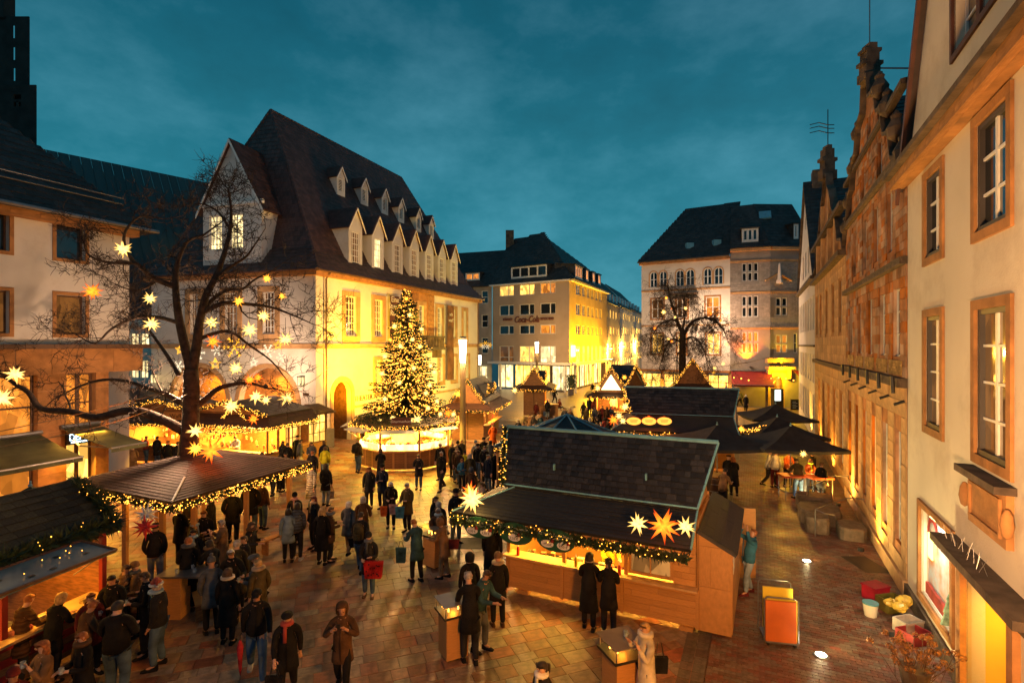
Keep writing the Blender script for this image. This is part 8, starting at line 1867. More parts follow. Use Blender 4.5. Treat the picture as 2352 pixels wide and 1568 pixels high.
# --- far centre crowd
far = [(1273.7, 890, 'black', 'black', 'dark figure walking on the far square', 'walk'), (1257.5, 917, 'dark', 'jeans_light', 'man in cap with light blue bag on the far square', 'stand'), (1231.6, 922.5, 'maroon', 'dark', 'person in dark red jacket beside the far standing table', 'stand'), (1310, 938, 'brown', 'dark', 'man in cap right above the pavilion top', 'stand'),
 (1217, 950, 'tan', 'dark', 'person in tan at the left of the seated crowd', 'cup'), (1226, 953, 'dark', 'dark', 'dark haired person second in the far crowd', 'cup'), (1236, 946, 'beige', 'dark', 'person in beige behind the far crowd', 'cup'), (1241, 951, 'petrol', 'dark', 'woman in blue top and dark jacket facing the camera', 'cup'), (1273, 954, 'black', 'dark', 'person in black left of the pavilion top', 'cup'), (1284, 955, 'dark', 'dark', 'dark haired person touching the pavilion ridge', 'cup'), (1217, 975, 'white', 'dark', 'person with white hair low at the pavilion left edge', 'cup'), (1228, 971, 'dark', 'dark', 'grey haired person low at the pavilion left edge', 'cup'),
 (1250, 966, 'cream', 'dark', 'fair haired person beside the pavilion roof', 'cup'), (1186, 975, 'dark', 'dark', 'person in dark cap left of the far crowd', 'cup'),
 (1354, 912, 'navy', 'black', 'person in navy coat left of the bright gable chalet', 'stand'), (1365, 914, 'red', 'dark', 'person in red jacket at the bright chalet', 'stand'), (1371, 908, 'dark', 'dark', 'dark person behind the red jacket', 'stand'), (1378, 910, 'beige', 'dark', 'person in beige in the chalet queue', 'stand'), (1391, 913, 'maroon', 'dark', 'person in dark red in the chalet queue', 'stand'),
 (1366, 932, 'grey', 'dark', 'person in blue grey hood amid the right far crowd', 'stand'), (1384, 930, 'maroon', 'dark', 'person in wine red coat amid the right far crowd', 'stand'), (1394, 933, 'brown', 'dark', 'person in brown amid the right far crowd', 'stand'), (1403, 932, 'grey', 'dark', 'grey haired person beside the long stall gable', 'cup'), (1355, 958, 'dark', 'dark', 'dark haired man right of the pavilion top', 'cup'), (1372, 957, 'dark', 'dark', 'laughing person right of the pavilion', 'cup'), (1389, 957, 'red', 'dark', 'person in red facing the camera near the orange star', 'cup'),
 (1359, 970, 'pink', 'dark', 'person in pale pink hat low right of the pavilion', 'cup'), (1372, 971, 'grey', 'dark', 'person with grey scarf low right of the pavilion', 'cup'), (1381, 968, 'orange', 'dark', 'person in orange brown low right of the pavilion', 'cup'), (1397, 966, 'dark', 'dark', 'person in dark under the orange star', 'cup'), (1361, 878.5, 'black', 'black', 'black figure walking into the shopping street', 'walk'), (1406, 862, 'maroon', 'dark', 'distant figure near the cafe tables', 'stand'), (1423, 983, 'red', 'dark', 'person in red jacket at the long stall garland', 'lean')]
far += [(1190, 962, 'black', 'dark', 'person in black beyond the red orange parka', 'stand'), (1203, 968, 'brown', 'dark', 'brown haired person left of the crowd table', 'cup'), (1258, 972, 'navy', 'dark', 'person in navy low before the pavilion roof', 'cup'), (1296, 935, 'grey', 'dark', 'person in grey left of the man in the cap', 'walk'), (1340, 922, 'dark', 'jeans', 'person in dark jacket nearing the bright chalet', 'walk'), (1347, 935, 'olive', 'dark', 'person in olive left of the chalet queue', 'stand'), (1377, 942, 'black', 'dark', 'person in black in the thick of the far crowd', 'cup'), (1415, 945, 'tan', 'dark', 'person in tan at the long stall corner', 'cup'), (1344, 963, 'brown', 'dark', 'person in brown right beside the pavilion slope', 'cup'), (1060, 1008, 'olive', 'dark', 'person in olive behind the blond group', 'stand'), (1122, 1042, 'navy', 'jeans', 'person in navy between the caps and the black coat', 'stand'), (962, 1040, 'dark', 'jeans', 'person in dark jacket right before the octagonal stall', 'lean'), (1126, 1010, 'grey', 'dark', 'person in grey below the red parka', 'stand')]
hk = ['short', 'bob', 'short', 'long']; hcs = ['darkhair', 'brown', 'blond', 'greyhair', 'brown']
for i, (px, py, c, l, lab, ps) in enumerate(far):
 a = Pn(px, py, lab, c, 'mid' if i % 3 else 'short', l, hk[i % 4], hcs[i % 5], rnd.choice([0, 30, 160, 190, 220, 330]), ps, rnd.uniform(1.64, 1.78))
 if i == 1: bag(a['L'], 'light blue printed bag of the man in the cap on the far square', .4, .45, .15, 'lightblue', .15)
Pn(1285, 916, 'person in dark red hood sitting on the ground of the far square', 'maroon', 'short', 'dark', None, 'brown', 30, 'cup', 1.72, hat=('hood', 'maroon'), sit=True)
p = ground(1302, 942, 0) ; D_ = thing('dog', 'black and white dog lying beside the seated person', 'dog', p)
dv = [V((0,0,.16)), V((.28,-.02,.17)), V((.5,-.04,.24)), V((.62,-.06,.36)), V((.74,-.10,.35)), V((.86,-.12,.32)), V((-.12,.02,.14)), V((-.35,.1,.05)), V((.5,-.2,.10)), V((.68,-.3,.04)), V((.45,.14,.10)), V((.6,.2,.04)), V((.0,-.18,.12)), V((.2,-.3,.05)), V((0,.18,.12)), V((.2,.28,.05))]
dr_ = [.15, .15, .12, .08, .08, .035, .10, .025, .05, .03, .05, .03, .08, .03, .08, .03]
a_, b_ = skin(dv, [(0,1),(1,2),(2,3),(3,4),(4,5),(0,6),(6,7),(2,8),(8,9),(2,10),(10,11),(0,12),(12,13),(0,14),(14,15)], dr_)
mb = MB(); mb.add([p + v for v in a_], b_); 
for sy in (-.05, .05): mb.prism([p+V((.70,-.08+sy,.42)), p+V((.76,-.08+sy,.42)), p+V((.73,-.08+sy*1.4,.50))], (0, .02, 0))
obj('body', mb, pmat('dog_fur', (.5, .48, .45), .9, .2, 3.5, col2=(.015, .013, .012)), D_, smooth=True)
# street lamps
def street_lamp(x, y, label, hz=7.1, p=2500, r=.17):
 L_ = thing('street_lamp', label, 'street lamp', (x, y, 0), 'cylindrical street lamps')
 mb = MB(); mb.lathe((x, y, 0), [(r*1.15, 0), (r*1.15, .9), (r, .95), (r, hz-1.6)], 14); obj('pole', mb, M_pole, L_, smooth=False)
 mb = MB(); mb.lathe((x, y, hz-1.6), [(r*.9, 0), (r*1.35, 1.35)], 14); obj('lamp_shade', mb, E_lamp, L_)
 mb = MB(); mb.lathe((x, y, hz-.25), [(r*1.42, 0), (r*1.42, .12), (r*.9, .2)], 14); obj('lamp_cap', mb, M_metal, L_)
 for k in range(4): lamp('POINT', 'n_lamp_light', (x+.42*math.cos(k*1.571+.4), y+.42*math.sin(k*1.571+.4), hz-1.0), p/4, (1, .54, .17), L_, .15)
street_lamp(-2.92, 31.5, 'tall cylindrical street lamp in front of the closed brown chalet', p=1700)
street_lamp(3.1, 66.0, 'farther cylindrical street lamp before the beige corner block', p=800)
L_ = thing('street_lamp', 'small slim lamp post in the gap beside the grey house', 'street lamp', (-4.0, 68, 0)); mb = MB(); mb.tube([(-4.0, 66, 0), (-4.0, 66, 4.0)], .07, 7); obj('pole', mb, M_pole, L_); mb = MB(); mb.lathe((-4.0, 66, 4.0), [(.12, 0), (.17, 1.2)], 8); obj('lamp_shade', mb, E_lamp, L_)
Yc = (1, .56, .10)
def flood(px_world, target, p, col, label, ang=100, size=.15, parent_name='floodlight'):
 F_ = thing(parent_name, label, 'floodlight', px_world); q = V(px_world); d = (V(target)-q).normalized(); a = d.orthogonal().normalized(); b = d.cross(a)
 mb = MB(); mb.box(q - a*.12 - b*.1 - d*.1, a*.24, b*.2, d*.1); obj('housing', mb, M_black, F_)
 mb = MB(); mb.box(q - a*.10 - b*.08 + d*.002, a*.20, b*.16, d*.004); obj('lens', mb, E_lamp, F_)
 lamp('SPOT', 'n_flood_beam' if p < 1600 else 'flood_beam', q + d*.05, p, col, F_, size, target, ang, .8)
flood((-9.3, 33.6, 2.6), (-10.9, 38.0, 6.2), 4200, (1, .62, .05), 'floodlight behind the octagonal stall aimed at the theatre wall', 118)
flood((-1.5, 42.5, 2.9), (-5.8, 49.5, 6.0), 1500, (1, .68, .1), 'floodlight on the chalet roof aimed at the far theatre wall', 110)
flood((-13.5, 29.0, 4.3), (-17.5, 35.3, 5.5), 750, (1, .60, .36), 'floodlight added over the corner stall to brighten the theatre front', 120)  # added lamp, brightens the left theatre front in place of stall lights
q = cr_.p(.9, 6.1, .35); W_ = thing('wall_lamp', 'bright square wall lamp on the yellow side of the corner block', 'wall lamp', q); mb = MB(); cr_.box(mb, .6, 1.4, 4.9, 6.4, .1, .4); obj('lamp_body', mb, emat('lamp_yellow', (1, .72, .3), 7), W_)
for s in (1.5, 7, 13): lamp('POINT', 'facade_light', cr_.p(s, 5.6, 2.6), 1200, (1, .64, .06), W_, .2)
for i, (px, py, Y, p) in enumerate([(1403, 800, 93, 5000), (1432, 795, 110, 6000), (1462, 790, 135, 8000)]):
 q = atY(px, py, Y); W_ = thing('hanging_lamp', ('nearest', 'middle', 'farthest')[i] + ' lamp hanging over the shopping street', 'street lamp', q); mb = MB(); mb.lathe(q, [(.05, .3), (.3, .1), (.32, 0)], 10); obj('lamp_shade', mb, M_black, W_); mb = MB(); mb.lathe(q, [(.28, -.04), (.28, 0)], 10); obj('bulb', mb, E_lamp, W_)
 lamp('POINT', 'lamp_light', q - Z3*.3, p, (1, .66, .24), W_, .2)
q = V((19.5, 53.5, 9.2)); W_ = thing('hanging_lamp', 'hanging lamp added to brighten the white arched window house', 'street lamp', q); mb = MB(); mb.lathe(q, [(.05, .25), (.22, .1), (.24, 0)], 10); obj('lamp_shade', mb, M_black, W_); lamp('POINT', 'n_lamp_light', q - Z3*.2, 900, (1, .62, .36), W_, .2)  # extra lamp added to brighten the white house front
for s in (1.5, 4.8, 8.0): lamp('AREA', 'shop_light', wf.p(s, 3.2, .8), 300, (1, .62, .2), wh, 1.6, wf.p(s, 0, 3), spread=170)
for k, (px, py, f, cc_) in enumerate(((1714, 829, gfA, (1, .30, .02)), (1789, 831, gfB, (1, .38, .02)))):
 s = f.s(px); z = f.z(px, py); q = f.p(s, z-.1, .55); W_ = thing('uplight', ('left', 'right')[k] + ' orange uplight below the tavern windows', 'uplight', q, 'orange uplights'); mb = MB(); mb.lathe(q, [(.1, -.1), (.2, 0)], 8); obj('housing', mb, M_black, W_)
 lamp('SPOT', 'up_beam', q + Z3*.05, 800, cc_, W_, .08, f.p(s, z+2.2, .12), 110, .8)
lamp('POINT', 'door_light', gfB.p((gdoor[0]+gdoor[1])/2, 3.6, 1.3), 420, (1, .68, .06), gh, .15)
mb = MB()
for i in range(13):
 t = i/12; bulb(mb, gfA.p(.3, 3.2, 2.6).lerp(gfB.p(gfB.L-.2, 3.2, 1.8), t) - Z3*.35*math.sin(t*math.pi*2)**2, .09)
o = thing('bulb_string', 'string of round bulbs in front of the tavern entrance', 'light string', gfA.p(.3, 3.2, 2.6)); obj('bulbs', mb, E_bulb, o, kind='stuff')
for k, (x, y, p) in enumerate(((8.95, 16.1, 240), (6.55, 11.24, 260))):
 W_ = thing('ground_light', ('farther', 'nearer')[k] + ' round light set into the brick lane', 'ground light', (x, y, 0), 'lights set in the lane'); mb = MB(); mb.lathe((x, y, .0), [(.17, 0), (.15, .022), (.11, .028)], 18); obj('ring', mb, M_metal, W_)
 mb = MB(); mb.lathe((x, y, .028), [(.105, 0), (.105, .004)], 18); obj('lens', mb, emat('ground_lens', (1, .92, .72), 30), W_)
 lamp('POINT', 'lens_glow', (x, y, .09), 1.2, (1, .86, .6), W_, .03); lamp('SPOT', 'ground_beam', (x, y, .06), p, (1, .82, .5), W_, .12, (x+2.2, y+.6, 3.2), 150, 1.0)
W_ = thing('ground_light', 'glaring light on the ground under the red tables', 'ground light', (12.3, 22.2, 0)); mb = MB(); mb.lathe((12.3, 22.2, 0), [(.15, 0), (.15, .03)], 14); obj('lens', mb, emat('ground_lens', (1, .92, .72), 30), W_); lamp('SPOT', 'ground_beam', (12.3, 22.2, .08), 160, (1, .82, .5), W_, .1, (14.4, 22.8, 3), 150, 1)
for k, (x, y, z) in enumerate(((12.4, 23.8, 2.35), (13.3, 26.6, 2.35))):  # lamps added under the parasols for more light along the lane
 W_ = thing('parasol_lamp', 'lamp added under the %s parasol to light the lane' % ('nearest black', 'second black')[k], 'lamp', (x+.1, y, z)); mb = MB(); mb.lathe((x+.1, y, z), [(.1, 0), (.02, .1)], 8); obj('bulb', mb, E_lamp, W_); lamp('POINT', 'lamp_light', (x+.1, y-.1, z-.12), 55, (1, .6, .2), W_, .08)
for k, s in enumerate((3.2, 8.4, 14.5, 20.5, 27)):   # uplights hugging the stone fronts
 q = rf.p(s, .1, .55); W_ = thing('uplight', ('first', 'second', 'third', 'fourth', 'fifth')[k] + ' small uplight along the foot of the stone fronts', 'uplight', q); mb = MB(); mb.lathe(q, [(.09, -.1), (.09, 0)], 8); obj('housing', mb, M_black, W_)
 lamp('SPOT', 'up_beam', q + Z3*.04, 430, (1, .62, .22), W_, .1, rf.p(s, 5, .15), 130, 1.0)
hb = thing('unseen_fill_lamp', 'unseen fill lamp added below the viewpoint to light the foreground', 'wall lamp', (2.2, 2.6, 4.4)); mb = MB(); mb.lathe((2.2, 2.6, 4.4), [(.12, 0), (.2, .35), (.05, .5)], 8); obj('lamp_body', mb, E_lamp, hb); mb = MB(); mb.tube([(2.2, 2.6, 4.9), (2.2, 2.0, 5.1), (2.2, .6, 5.1)], .03, 5); obj('bracket', mb, M_black, hb)  # out-of-view lamp and bracket added to light foreground and right house
lamp('POINT', 'lamp_light', (2.2, 2.9, 4.3), 700, (1, .52, .14), hb, .2)
lamp('SPOT', 'n_lamp_beam', (2.6, 2.9, 4.3), 1000, (1, .60, .30), hb, .3, (8.6, 10.5, 6.5), 95, .9)  # added beam that brightens the cream house front
for s in (2.2, 6.4): lamp('AREA', 'shop_light', hf.p(s, 2.6, .3), 120, (1, .6, .18), lh, 1.6, hf.p(s, 0, 3.5), spread=170)
lamp('POINT', 'n_added_fill', hf.p(2.5, 5.0, 6.5), 420, (1, .56, .30), lh, .3)  # unseen fill light added in mid-air to brighten the left house wall
for r in (ar1, ar2): lamp('AREA', 'niche_light', fl.p((r[0]+r[1])/2, 4.4, -.5), 65, (1, .6, .2), th, .8, fl.p((r[0]+r[1])/2, 0, -1.3), spread=170)
lamp('AREA', 'niche_light', fr.p((door[0]+door[1])/2, 3.4, -.7), 3, (1, .5, .15), th, .4, fr.p((door[0]+door[1])/2, 0, -.3), spread=170)
# bare trees
M_bark = pmat('bark', (.045, .028, .020), .9, .4, 6, .9, 14)
def twigs(mb, p, d, L, r, depth, R, droop=0.0, flat=.55):
 n = 4; pts = [p]; rr_ = [r]; dd = d.normalized()
 for i in range(n):
  dd = (dd + V((R.gauss(0, .26), R.gauss(0, .26)*flat, R.gauss(0, .24) - droop))).normalized(); pts.append(pts[-1] + dd*L/n); rr_.append(r*(1-(i+1)/n*.62))
 mb.tube(pts, rr_, 5 if r > .03 else 3, cap=False)
 if depth <= 0: return
 k = R.randint(3, 5)
 for i in range(k):
  t = R.uniform(.25, 1.0)*n; j = min(int(t), n-1); q = pts[j].lerp(pts[j+1], t-j)
  side = V((R.gauss(0, 1), R.gauss(0, 1)*flat, R.gauss(.1, .8)-droop)).normalized(); nd_ = (dd*.55 + side*.85).normalized()
  twigs(mb, q, nd_, L*R.uniform(.5, .8), max(.009, rr_[j]*R.uniform(.5, .7)), depth-1, R, droop*1.2, flat)
def bare_tree(label, Y, limbs, base, seed, depth=3, droop=0.0, tw=1.0, dens=.55):
 R = random.Random(seed); T = thing('bare_tree', label, 'tree', base); tb = MB(); tw_ = MB()
 for li, (pts, r0, r1, sp) in enumerate(limbs):
  P_ = []; off = (R.uniform(-1, 1) if li > 2 else 0)
  m = len(pts)
  for i, (x, y) in enumerate(pts): P_.append(atY(x, y, Y + off*i/max(1, m-1)*2.0))
  rad = [r0 + (r1-r0)*i/(m-1) for i in range(m)]
  Q = []; q_r = []
  for i in range(m-1):
   for k in range(4):
    t = k/4; a, b, c, e_ = P_[max(i-1, 0)], P_[i], P_[i+1], P_[min(i+2, m-1)]
    Q.append(.5*((2*b) + (c-a)*t + (2*a-5*b+4*c-e_)*t*t + (3*b-a-3*c+e_)*t**3)); q_r.append(rad[i] + (rad[i+1]-rad[i])*t)
  Q.append(P_[-1]); q_r.append(rad[-1]); mb = MB(); mb.tube(Q, q_r, 9 if r0 > .1 else 6); obj('trunk' if li == 0 else 'limb', mb, M_bark, T, smooth=True)
  if sp <= 0: continue
  Lt = sum((b-a).length for a, b in zip(Q[:-1], Q[1:])); n = int(Lt*sp*(1.0 if droop == 0 else 2.3))
  for k in range(n):
   t = R.uniform(.12, 1.0)*(len(Q)-1); j = min(int(t), len(Q)-2); q = Q[j].lerp(Q[j+1], t-j); d = (Q[j+1]-Q[j]).normalized()
   s_ = V((R.gauss(0, 1), R.gauss(0, 1)*.6, R.gauss(.25, .9)-droop*2)).normalized()
   twigs(tw_, q, (d*.5 + s_*.9).normalized(), R.uniform(.5, 1.25)*tw, max(.016, q_r[j]*R.uniform(.35, .55)) if q_r[j] < .1 else R.uniform(.02, .04), depth-1, R, droop)
  twigs(tw_, Q[-1], (Q[-1]-Q[-2]).normalized(), 1.0*tw, rad[-1], depth-1, R, droop)
 obj('twigs', tw_, M_bark, T, kind='stuff'); return T
cv = lambda L: [(x*.3662, 517+y*.3662) for x, y in L]
bare_tree('large bare tree hung with paper stars rising through the pyramid canopy', 17.5, [
 (cv([(1172, 1950), (1172, 1600), (1175, 1430), (1195, 1250), (1200, 1020), (1195, 900)]), .31, .23, 0),
 (cv([(1195, 900), (1160, 760), (1125, 600), (1105, 450), (1102, 300), (1125, 200), (1180, 100), (1280, 60)]), .165, .035, 1.6),
 (cv([(1200, 950), (1235, 750), (1250, 620), (1290, 450), (1350, 330), (1400, 200), (1440, 50), (1450, -90), (1430, -230)]), .165, .03, 1.8),
 (cv([(1150, 1290), (1050, 1235), (900, 1175), (780, 1165), (600, 1205), (450, 1170), (260, 1150), (180, 1050), (100, 1000), (10, 930)]), .17, .05, 1.3),
 (cv([(1130, 1110), (1040, 1060), (950, 1030), (800, 980), (650, 970), (500, 1010), (340, 1090)]), .10, .025, 1.0),
 (cv([(1105, 390), (980, 340), (900, 280), (850, 240), (760, 240), (640, 225), (550, 180), (525, 100)]), .10, .02, 2.0),
 (cv([(850, 240), (790, 160), (780, 60), (830, -20), (900, -60), (1000, -40)]), .06, .02, 2.0),
 (cv([(1120, 940), (1050, 820), (980, 720), (930, 650)]), .07, .04, .6),
 (cv([(1110, 610), (1000, 580), (850, 580), (700, 650), (600, 740), (500, 700)]), .08, .02, 2.0),
 (cv([(1200, 1150), (1290, 1090), (1360, 1030), (1450, 1000), (1560, 990), (1640, 1010)]), .12, .04, 1.6),
 (cv([(1265, 560), (1330, 470), (1420, 410), (1520, 400), (1600, 340), (1700, 290)]), .08, .02, 2.2),
 (cv([(1250, 560), (1400, 490), (1550, 495), (1700, 515), (1850, 570), (1960, 620)]), .09, .015, 2.2),
 (cv([(1240, 720), (1340, 680), (1450, 670), (1560, 750), (1700, 850), (1790, 960)]), .08, .015, 2.0),
 (cv([(1350, 330), (1430, 270), (1540, 200), (1600, 120), (1640, 60)]), .06, .015, 2.2),
 (cv([(1440, 20), (1370, -80), (1280, -130), (1200, -130)]), .05, .012, 2.2),
 (cv([(990, 340), (900, 400), (800, 400), (700, 360)]), .05, .012, 2.2),
], (-10.5, 17.5, 0), 11, depth=4)
cw_ = lambda L: [(1464.2+x*.38464, 574.2+y*.38464) for x, y in L]
bare_tree('bare weeping tree with small stars in front of the white arched window house', 50, [
 (cw_([(272, 960), (270, 740), (268, 600), (270, 500), (262, 470)]), .38, .24, 0),
 (cw_([(262, 480), (235, 420), (215, 350), (195, 290), (185, 230)]), .20, .04, 2.7),
 (cw_([(275, 510), (310, 450), (350, 415), (410, 405), (470, 430), (510, 470), (535, 530)]), .18, .03, 3.7),
 (cw_([(262, 470), (225, 420), (160, 430), (110, 470), (80, 540)]), .10, .03, 3.1),
 (cw_([(270, 470), (285, 380), (280, 300), (300, 250)]), .10, .03, 2.7),
 (cw_([(268, 560), (220, 530), (180, 560), (150, 640), (130, 700)]), .10, .03, 3.4),
 (cw_([(270, 540), (330, 520), (380, 560), (410, 640), (420, 700)]), .10, .03, 3.4),
 (cw_([(268, 600), (240, 620), (235, 690), (240, 760)]), .08, .03, 1.6),
], (19, 50, 0), 5, depth=4, droop=.12, tw=1.6)
# stars
used_ = [0]
def S2(c, x, y, Y, size, m, lab, **k): p = c([(x, y)])[0]; return star(p[0], p[1], Y, size, m, lab, 'paper stars in the big tree', seed=used_[0] % 5, **k)
wh_ = ['white paper star glowing on the far upper left branch of the big tree', 'white paper star at left of the trunk fork, upper one', 'larger white paper star just below the left upper one', 'white paper star right of the two stems', 'big white paper star amid the right branches', 'white paper star on the upper right branch', 'white paper star at the far right twig with a hanging strand', 'white paper star low over the snowflake lights', 'white paper star left of a pair before the right arch', 'smaller white paper star of the pair before the right arch', 'white paper star at the right edge of the right arch', 'white paper star hanging over the corner stall eave', 'white paper star near the trunk foot', 'white paper star on the long branch at the far left', 'white paper star cut by the left picture edge']
for i, (x, y, s) in enumerate([(770,150,40),(940,460,30),(950,620,38),(1325,610,34),(1565,655,38),(1650,570,32),(1790,715,34),(1480,895,34),(1605,1075,36),(1668,1095,24),(1800,1085,38),(1450,1135,38),(1225,1290,36),(95,935,44),(12,1085,50)]):
 used_[0] += 1; S2(cv, x, y, [17, 16.8, 17.1, 17.6, 17, 17.2, 17.3, 17, 20, 20, 20, 20, 16.6, 15, 14][i], s, S_y, wh_[i], hang=.7 if i != 12 else None)
or_ = ['orange paper star hanging before the left house wall', 'small orange star at the upper right of the tree', 'small orange star at the far right below the eave', 'orange star before the right theatre window', 'orange red star in the middle of the tree', 'small orange star inside the right arch', 'left orange star of two on the low right branch', 'right orange star of two on the low right branch', 'orange star over the garland of the corner stall', 'yellow orange star at the trunk foot on the canopy', 'large orange red star lying on the canopy roof', 'small orange star behind the trunk foot']
for i, (x, y, s) in enumerate([(580,415,42),(1675,335,22),(1770,445,20),(1497,475,28),(1335,730,34),(1725,1018,20),(1568,968,28),(1618,955,24),(1590,1215,28),(1225,1400,36),(1320,1410,58),(1268,1312,26)]):
 used_[0] += 1; S2(cv, x, y, [16.2, 17.3, 17.3, 17, 16.8, 20, 17.4, 17.6, 24, 16.3, 16.0, 17][i], s, S_o if i in (1, 2, 3, 9) else S_r, or_[i], hang=1.0 if i < 4 else None)
lamp('POINT', 'star_light', atY(484, 1020, 16.2), 30, (1, .3, .08), hp, .1)
star(1084, 1145, 13.5, 64, S_y, 'big white star on the left roof corner of the sausage stall'); star(1080, 1128, 13.9, 44, S_r, 'red star half hidden behind the big white star')
lamp('POINT', 'star_light', atY(1084, 1150, 13.2), 14, (1, .7, .35), fstall, .1)
star(1465, 1202, 11.3, 48, S_y, 'left white star on the pent roof of the sausage stall', 'white stars on the sausage stall'); star(1524, 1206, 11.25, 76, S_r, 'large red star between two white ones on the sausage stall roof'); star(1575, 1209, 11.1, 46, S_y, 'right white star on the pent roof of the sausage stall', 'white stars on the sausage stall')
lamp('POINT', 'star_light', atY(1524, 1206, 11.0), 7, (1, .12, .04), fstall, .1)
star(337, 1181, 11.6, 50, S_off, 'unlit white star on the gable of the left drinks stall'); star(333, 1210, 11.4, 52, S_offr, 'unlit red star below the white one on the drinks stall'); star(148, 1138, 13.6, 26, S_offr, 'unlit red star on the dark green parasol')
c4 = lambda x, y: (861.3+.4486*x, 602.9+.4486*y)
ring_ = ['near the top', 'in the upper third', 'in the middle', 'in the lower third', 'at the foot']; seen_ = {}
for i, (x, y, m) in enumerate([(178,268,0),(100,325,0),(238,340,0),(183,325,1),(192,393,0),(130,427,0),(78,395,1),(230,430,0),(50,480,0),(153,515,1),(198,540,0),(35,567,0),(125,615,0),(285,527,0),(303,560,0),(280,628,0),(305,660,1),(262,668,0),(73,680,1),(203,690,1),(50,698,0),(318,710,0),(22,748,1),(90,795,0),(272,745,0),(315,752,1),(185,810,0),(215,805,2),(190,832,1),(375,772,3),(402,775,0),(335,775,0),(28,812,0),(160,185,1)]):
 a, b = c4(x, y); lv = ring_[min(4, int((b-680)/60))]; dx = a-932; ad = abs(dx)/75
 Yt = 30.1 - 1.0*math.sqrt(max(0, 1-min(1, ad)**2)) - (.35 if b > 930 else 0) - (b-680)/300*.9
 lb_ = ('white', 'yellow', 'large white', 'orange')[m] + ' star %s of the Christmas tree%s' % (lv, ', left side' if dx < -18 else ', right side' if dx > 18 else ', centre'); seen_[lb_] = seen_.get(lb_, 0) + 1
 if seen_[lb_] > 1: lb_ += (', next one down', ', third one down', ', lowest there')[seen_[lb_]-2]
 star(a, b, Yt, {0: 16, 1: 14, 2: 30, 3: 24}[m], (S_y, S_o, S_y, S_r)[m], lb_, 'stars on the Christmas tree', seed=i % 5)
for (x, y, Y, s, m, lab) in [(1052, 905, 35.6, 20, S_o, 'yellow star on the gable of the chalet beside the street lamp'), (1119, 932, 36.5, 22, S_y, 'white star on the right pent roof of the chalet beside the lamp'), (1167, 869, 47.9, 15, S_o, 'yellow star on the gable of the farther chalet'), (1215, 868, 49, 15, S_r, 'red star on the side roof of the farther chalet'), (1182, 896, 47, 17, S_y, 'white star between the two chalets'),
 (1434, 866, 43.2, 15, S_o, 'orange star on the bright chalet gable'), (1373, 891, 42.5, 17, S_y, 'white star at the left eave of the bright chalet'), (1411, 872, 44, 12, S_r, 'small red star left of the bright chalet gable'), (1435.5, 934, 27.6, 22, S_y, 'white star at the gable of the long stall'), (1409.6, 963.7, 26.3, 28, S_r, 'big orange star at the left corner of the long stall'), (1422, 955, 26.6, 20, S_y, 'white star touching the big orange one'), (1431, 966, 26.2, 18, S_y, 'white star right of the big orange one'), (1845, 1042, 21.9, 18, S_y, 'white star hanging under the nearest parasol'), (1703, 985, 26.5, 18, S_o, 'yellow star at the right porch of the long stall')]:
 star(x, y, Y, s, m, lab)
rt_ = ['top', 'upper left', 'below the top', 'centre', 'centre left', 'in front of the right window', 'far right, upper', 'far left', 'left, lower', 'left, lowest of the pair', 'far right, lower', 'right, near the shop cornice', 'right, over the shop windows', 'lowest right']
for i, (x, y, m, s) in enumerate([(172,285,1,9),(157,370,0,15),(205,348,2,8),(288,347,0,11),(225,400,0,9),(438,380,2,14),(497,422,2,9),(103,467,2,10),(183,530,0,12),(205,545,2,9),(530,562,0,12),(512,678,0,10),(460,705,0,11),(455,730,1,11)]):
 p = cw_([(x, y)])[0]; star(p[0], p[1], 48.5 + (i % 3), s, (S_y, S_o, S_r)[m], ('white', 'yellow', 'orange')[m] + ' star in the right bare tree, ' + rt_[i], 'stars in the right bare tree', seed=i % 5)
for k in range(10):
 t = k*2.4; z = 3.3+k*.6; r = tree_r(z)+.15; lamp('POINT', 'star_light', TC_ + V((r*math.cos(t), -abs(r*math.sin(t)), z)), 20, (1, .70, .18), fl_, .06)
def motif(px, py, Y, size, kind, mat, label, group='light motifs on the wires'):
 c = atY(px, py, Y); R_ = size/2/FP*Y; M_ = thing('light_motif', label, 'light decoration', c, group); mb = MB(); P2 = lambda r, t: c + V((r*math.cos(t), 0, r*math.sin(t)))
 if kind == 'flake':
  for k in range(6):
   t = k*math.pi/3; mb.tube([c, P2(R_, t)], R_*.04, 4)
   for q in (.45, .75):
    for sg in (-.35, .35): mb.tube([P2(R_*q, t), P2(R_*(q+.2), t+sg*(1-q*.6))], R_*.035, 3)
 else:
  pts = [P2(R_*(1 if k % 2 == 0 else .45), math.pi/2 + k*math.pi/5) for k in range(11)]; mb.tube(pts, R_*.06, 4); pts = [P2(R_*(.6 if k % 2 == 0 else .27), math.pi/2 + k*math.pi/5) for k in range(11)]; mb.tube(pts, R_*.05, 4)
 obj('light_tube', mb, mat, M_); mb = MB(); mb.tube([c + V((0,0,R_)), c + V((0,0,R_+.5))], .006, 3); obj('cable', mb, M_black, M_)
E_fl = emat('motif_white', (1, .8, .5), 1.3); E_fo = emat('motif_yellow', (1, .45, .03), 1.8)
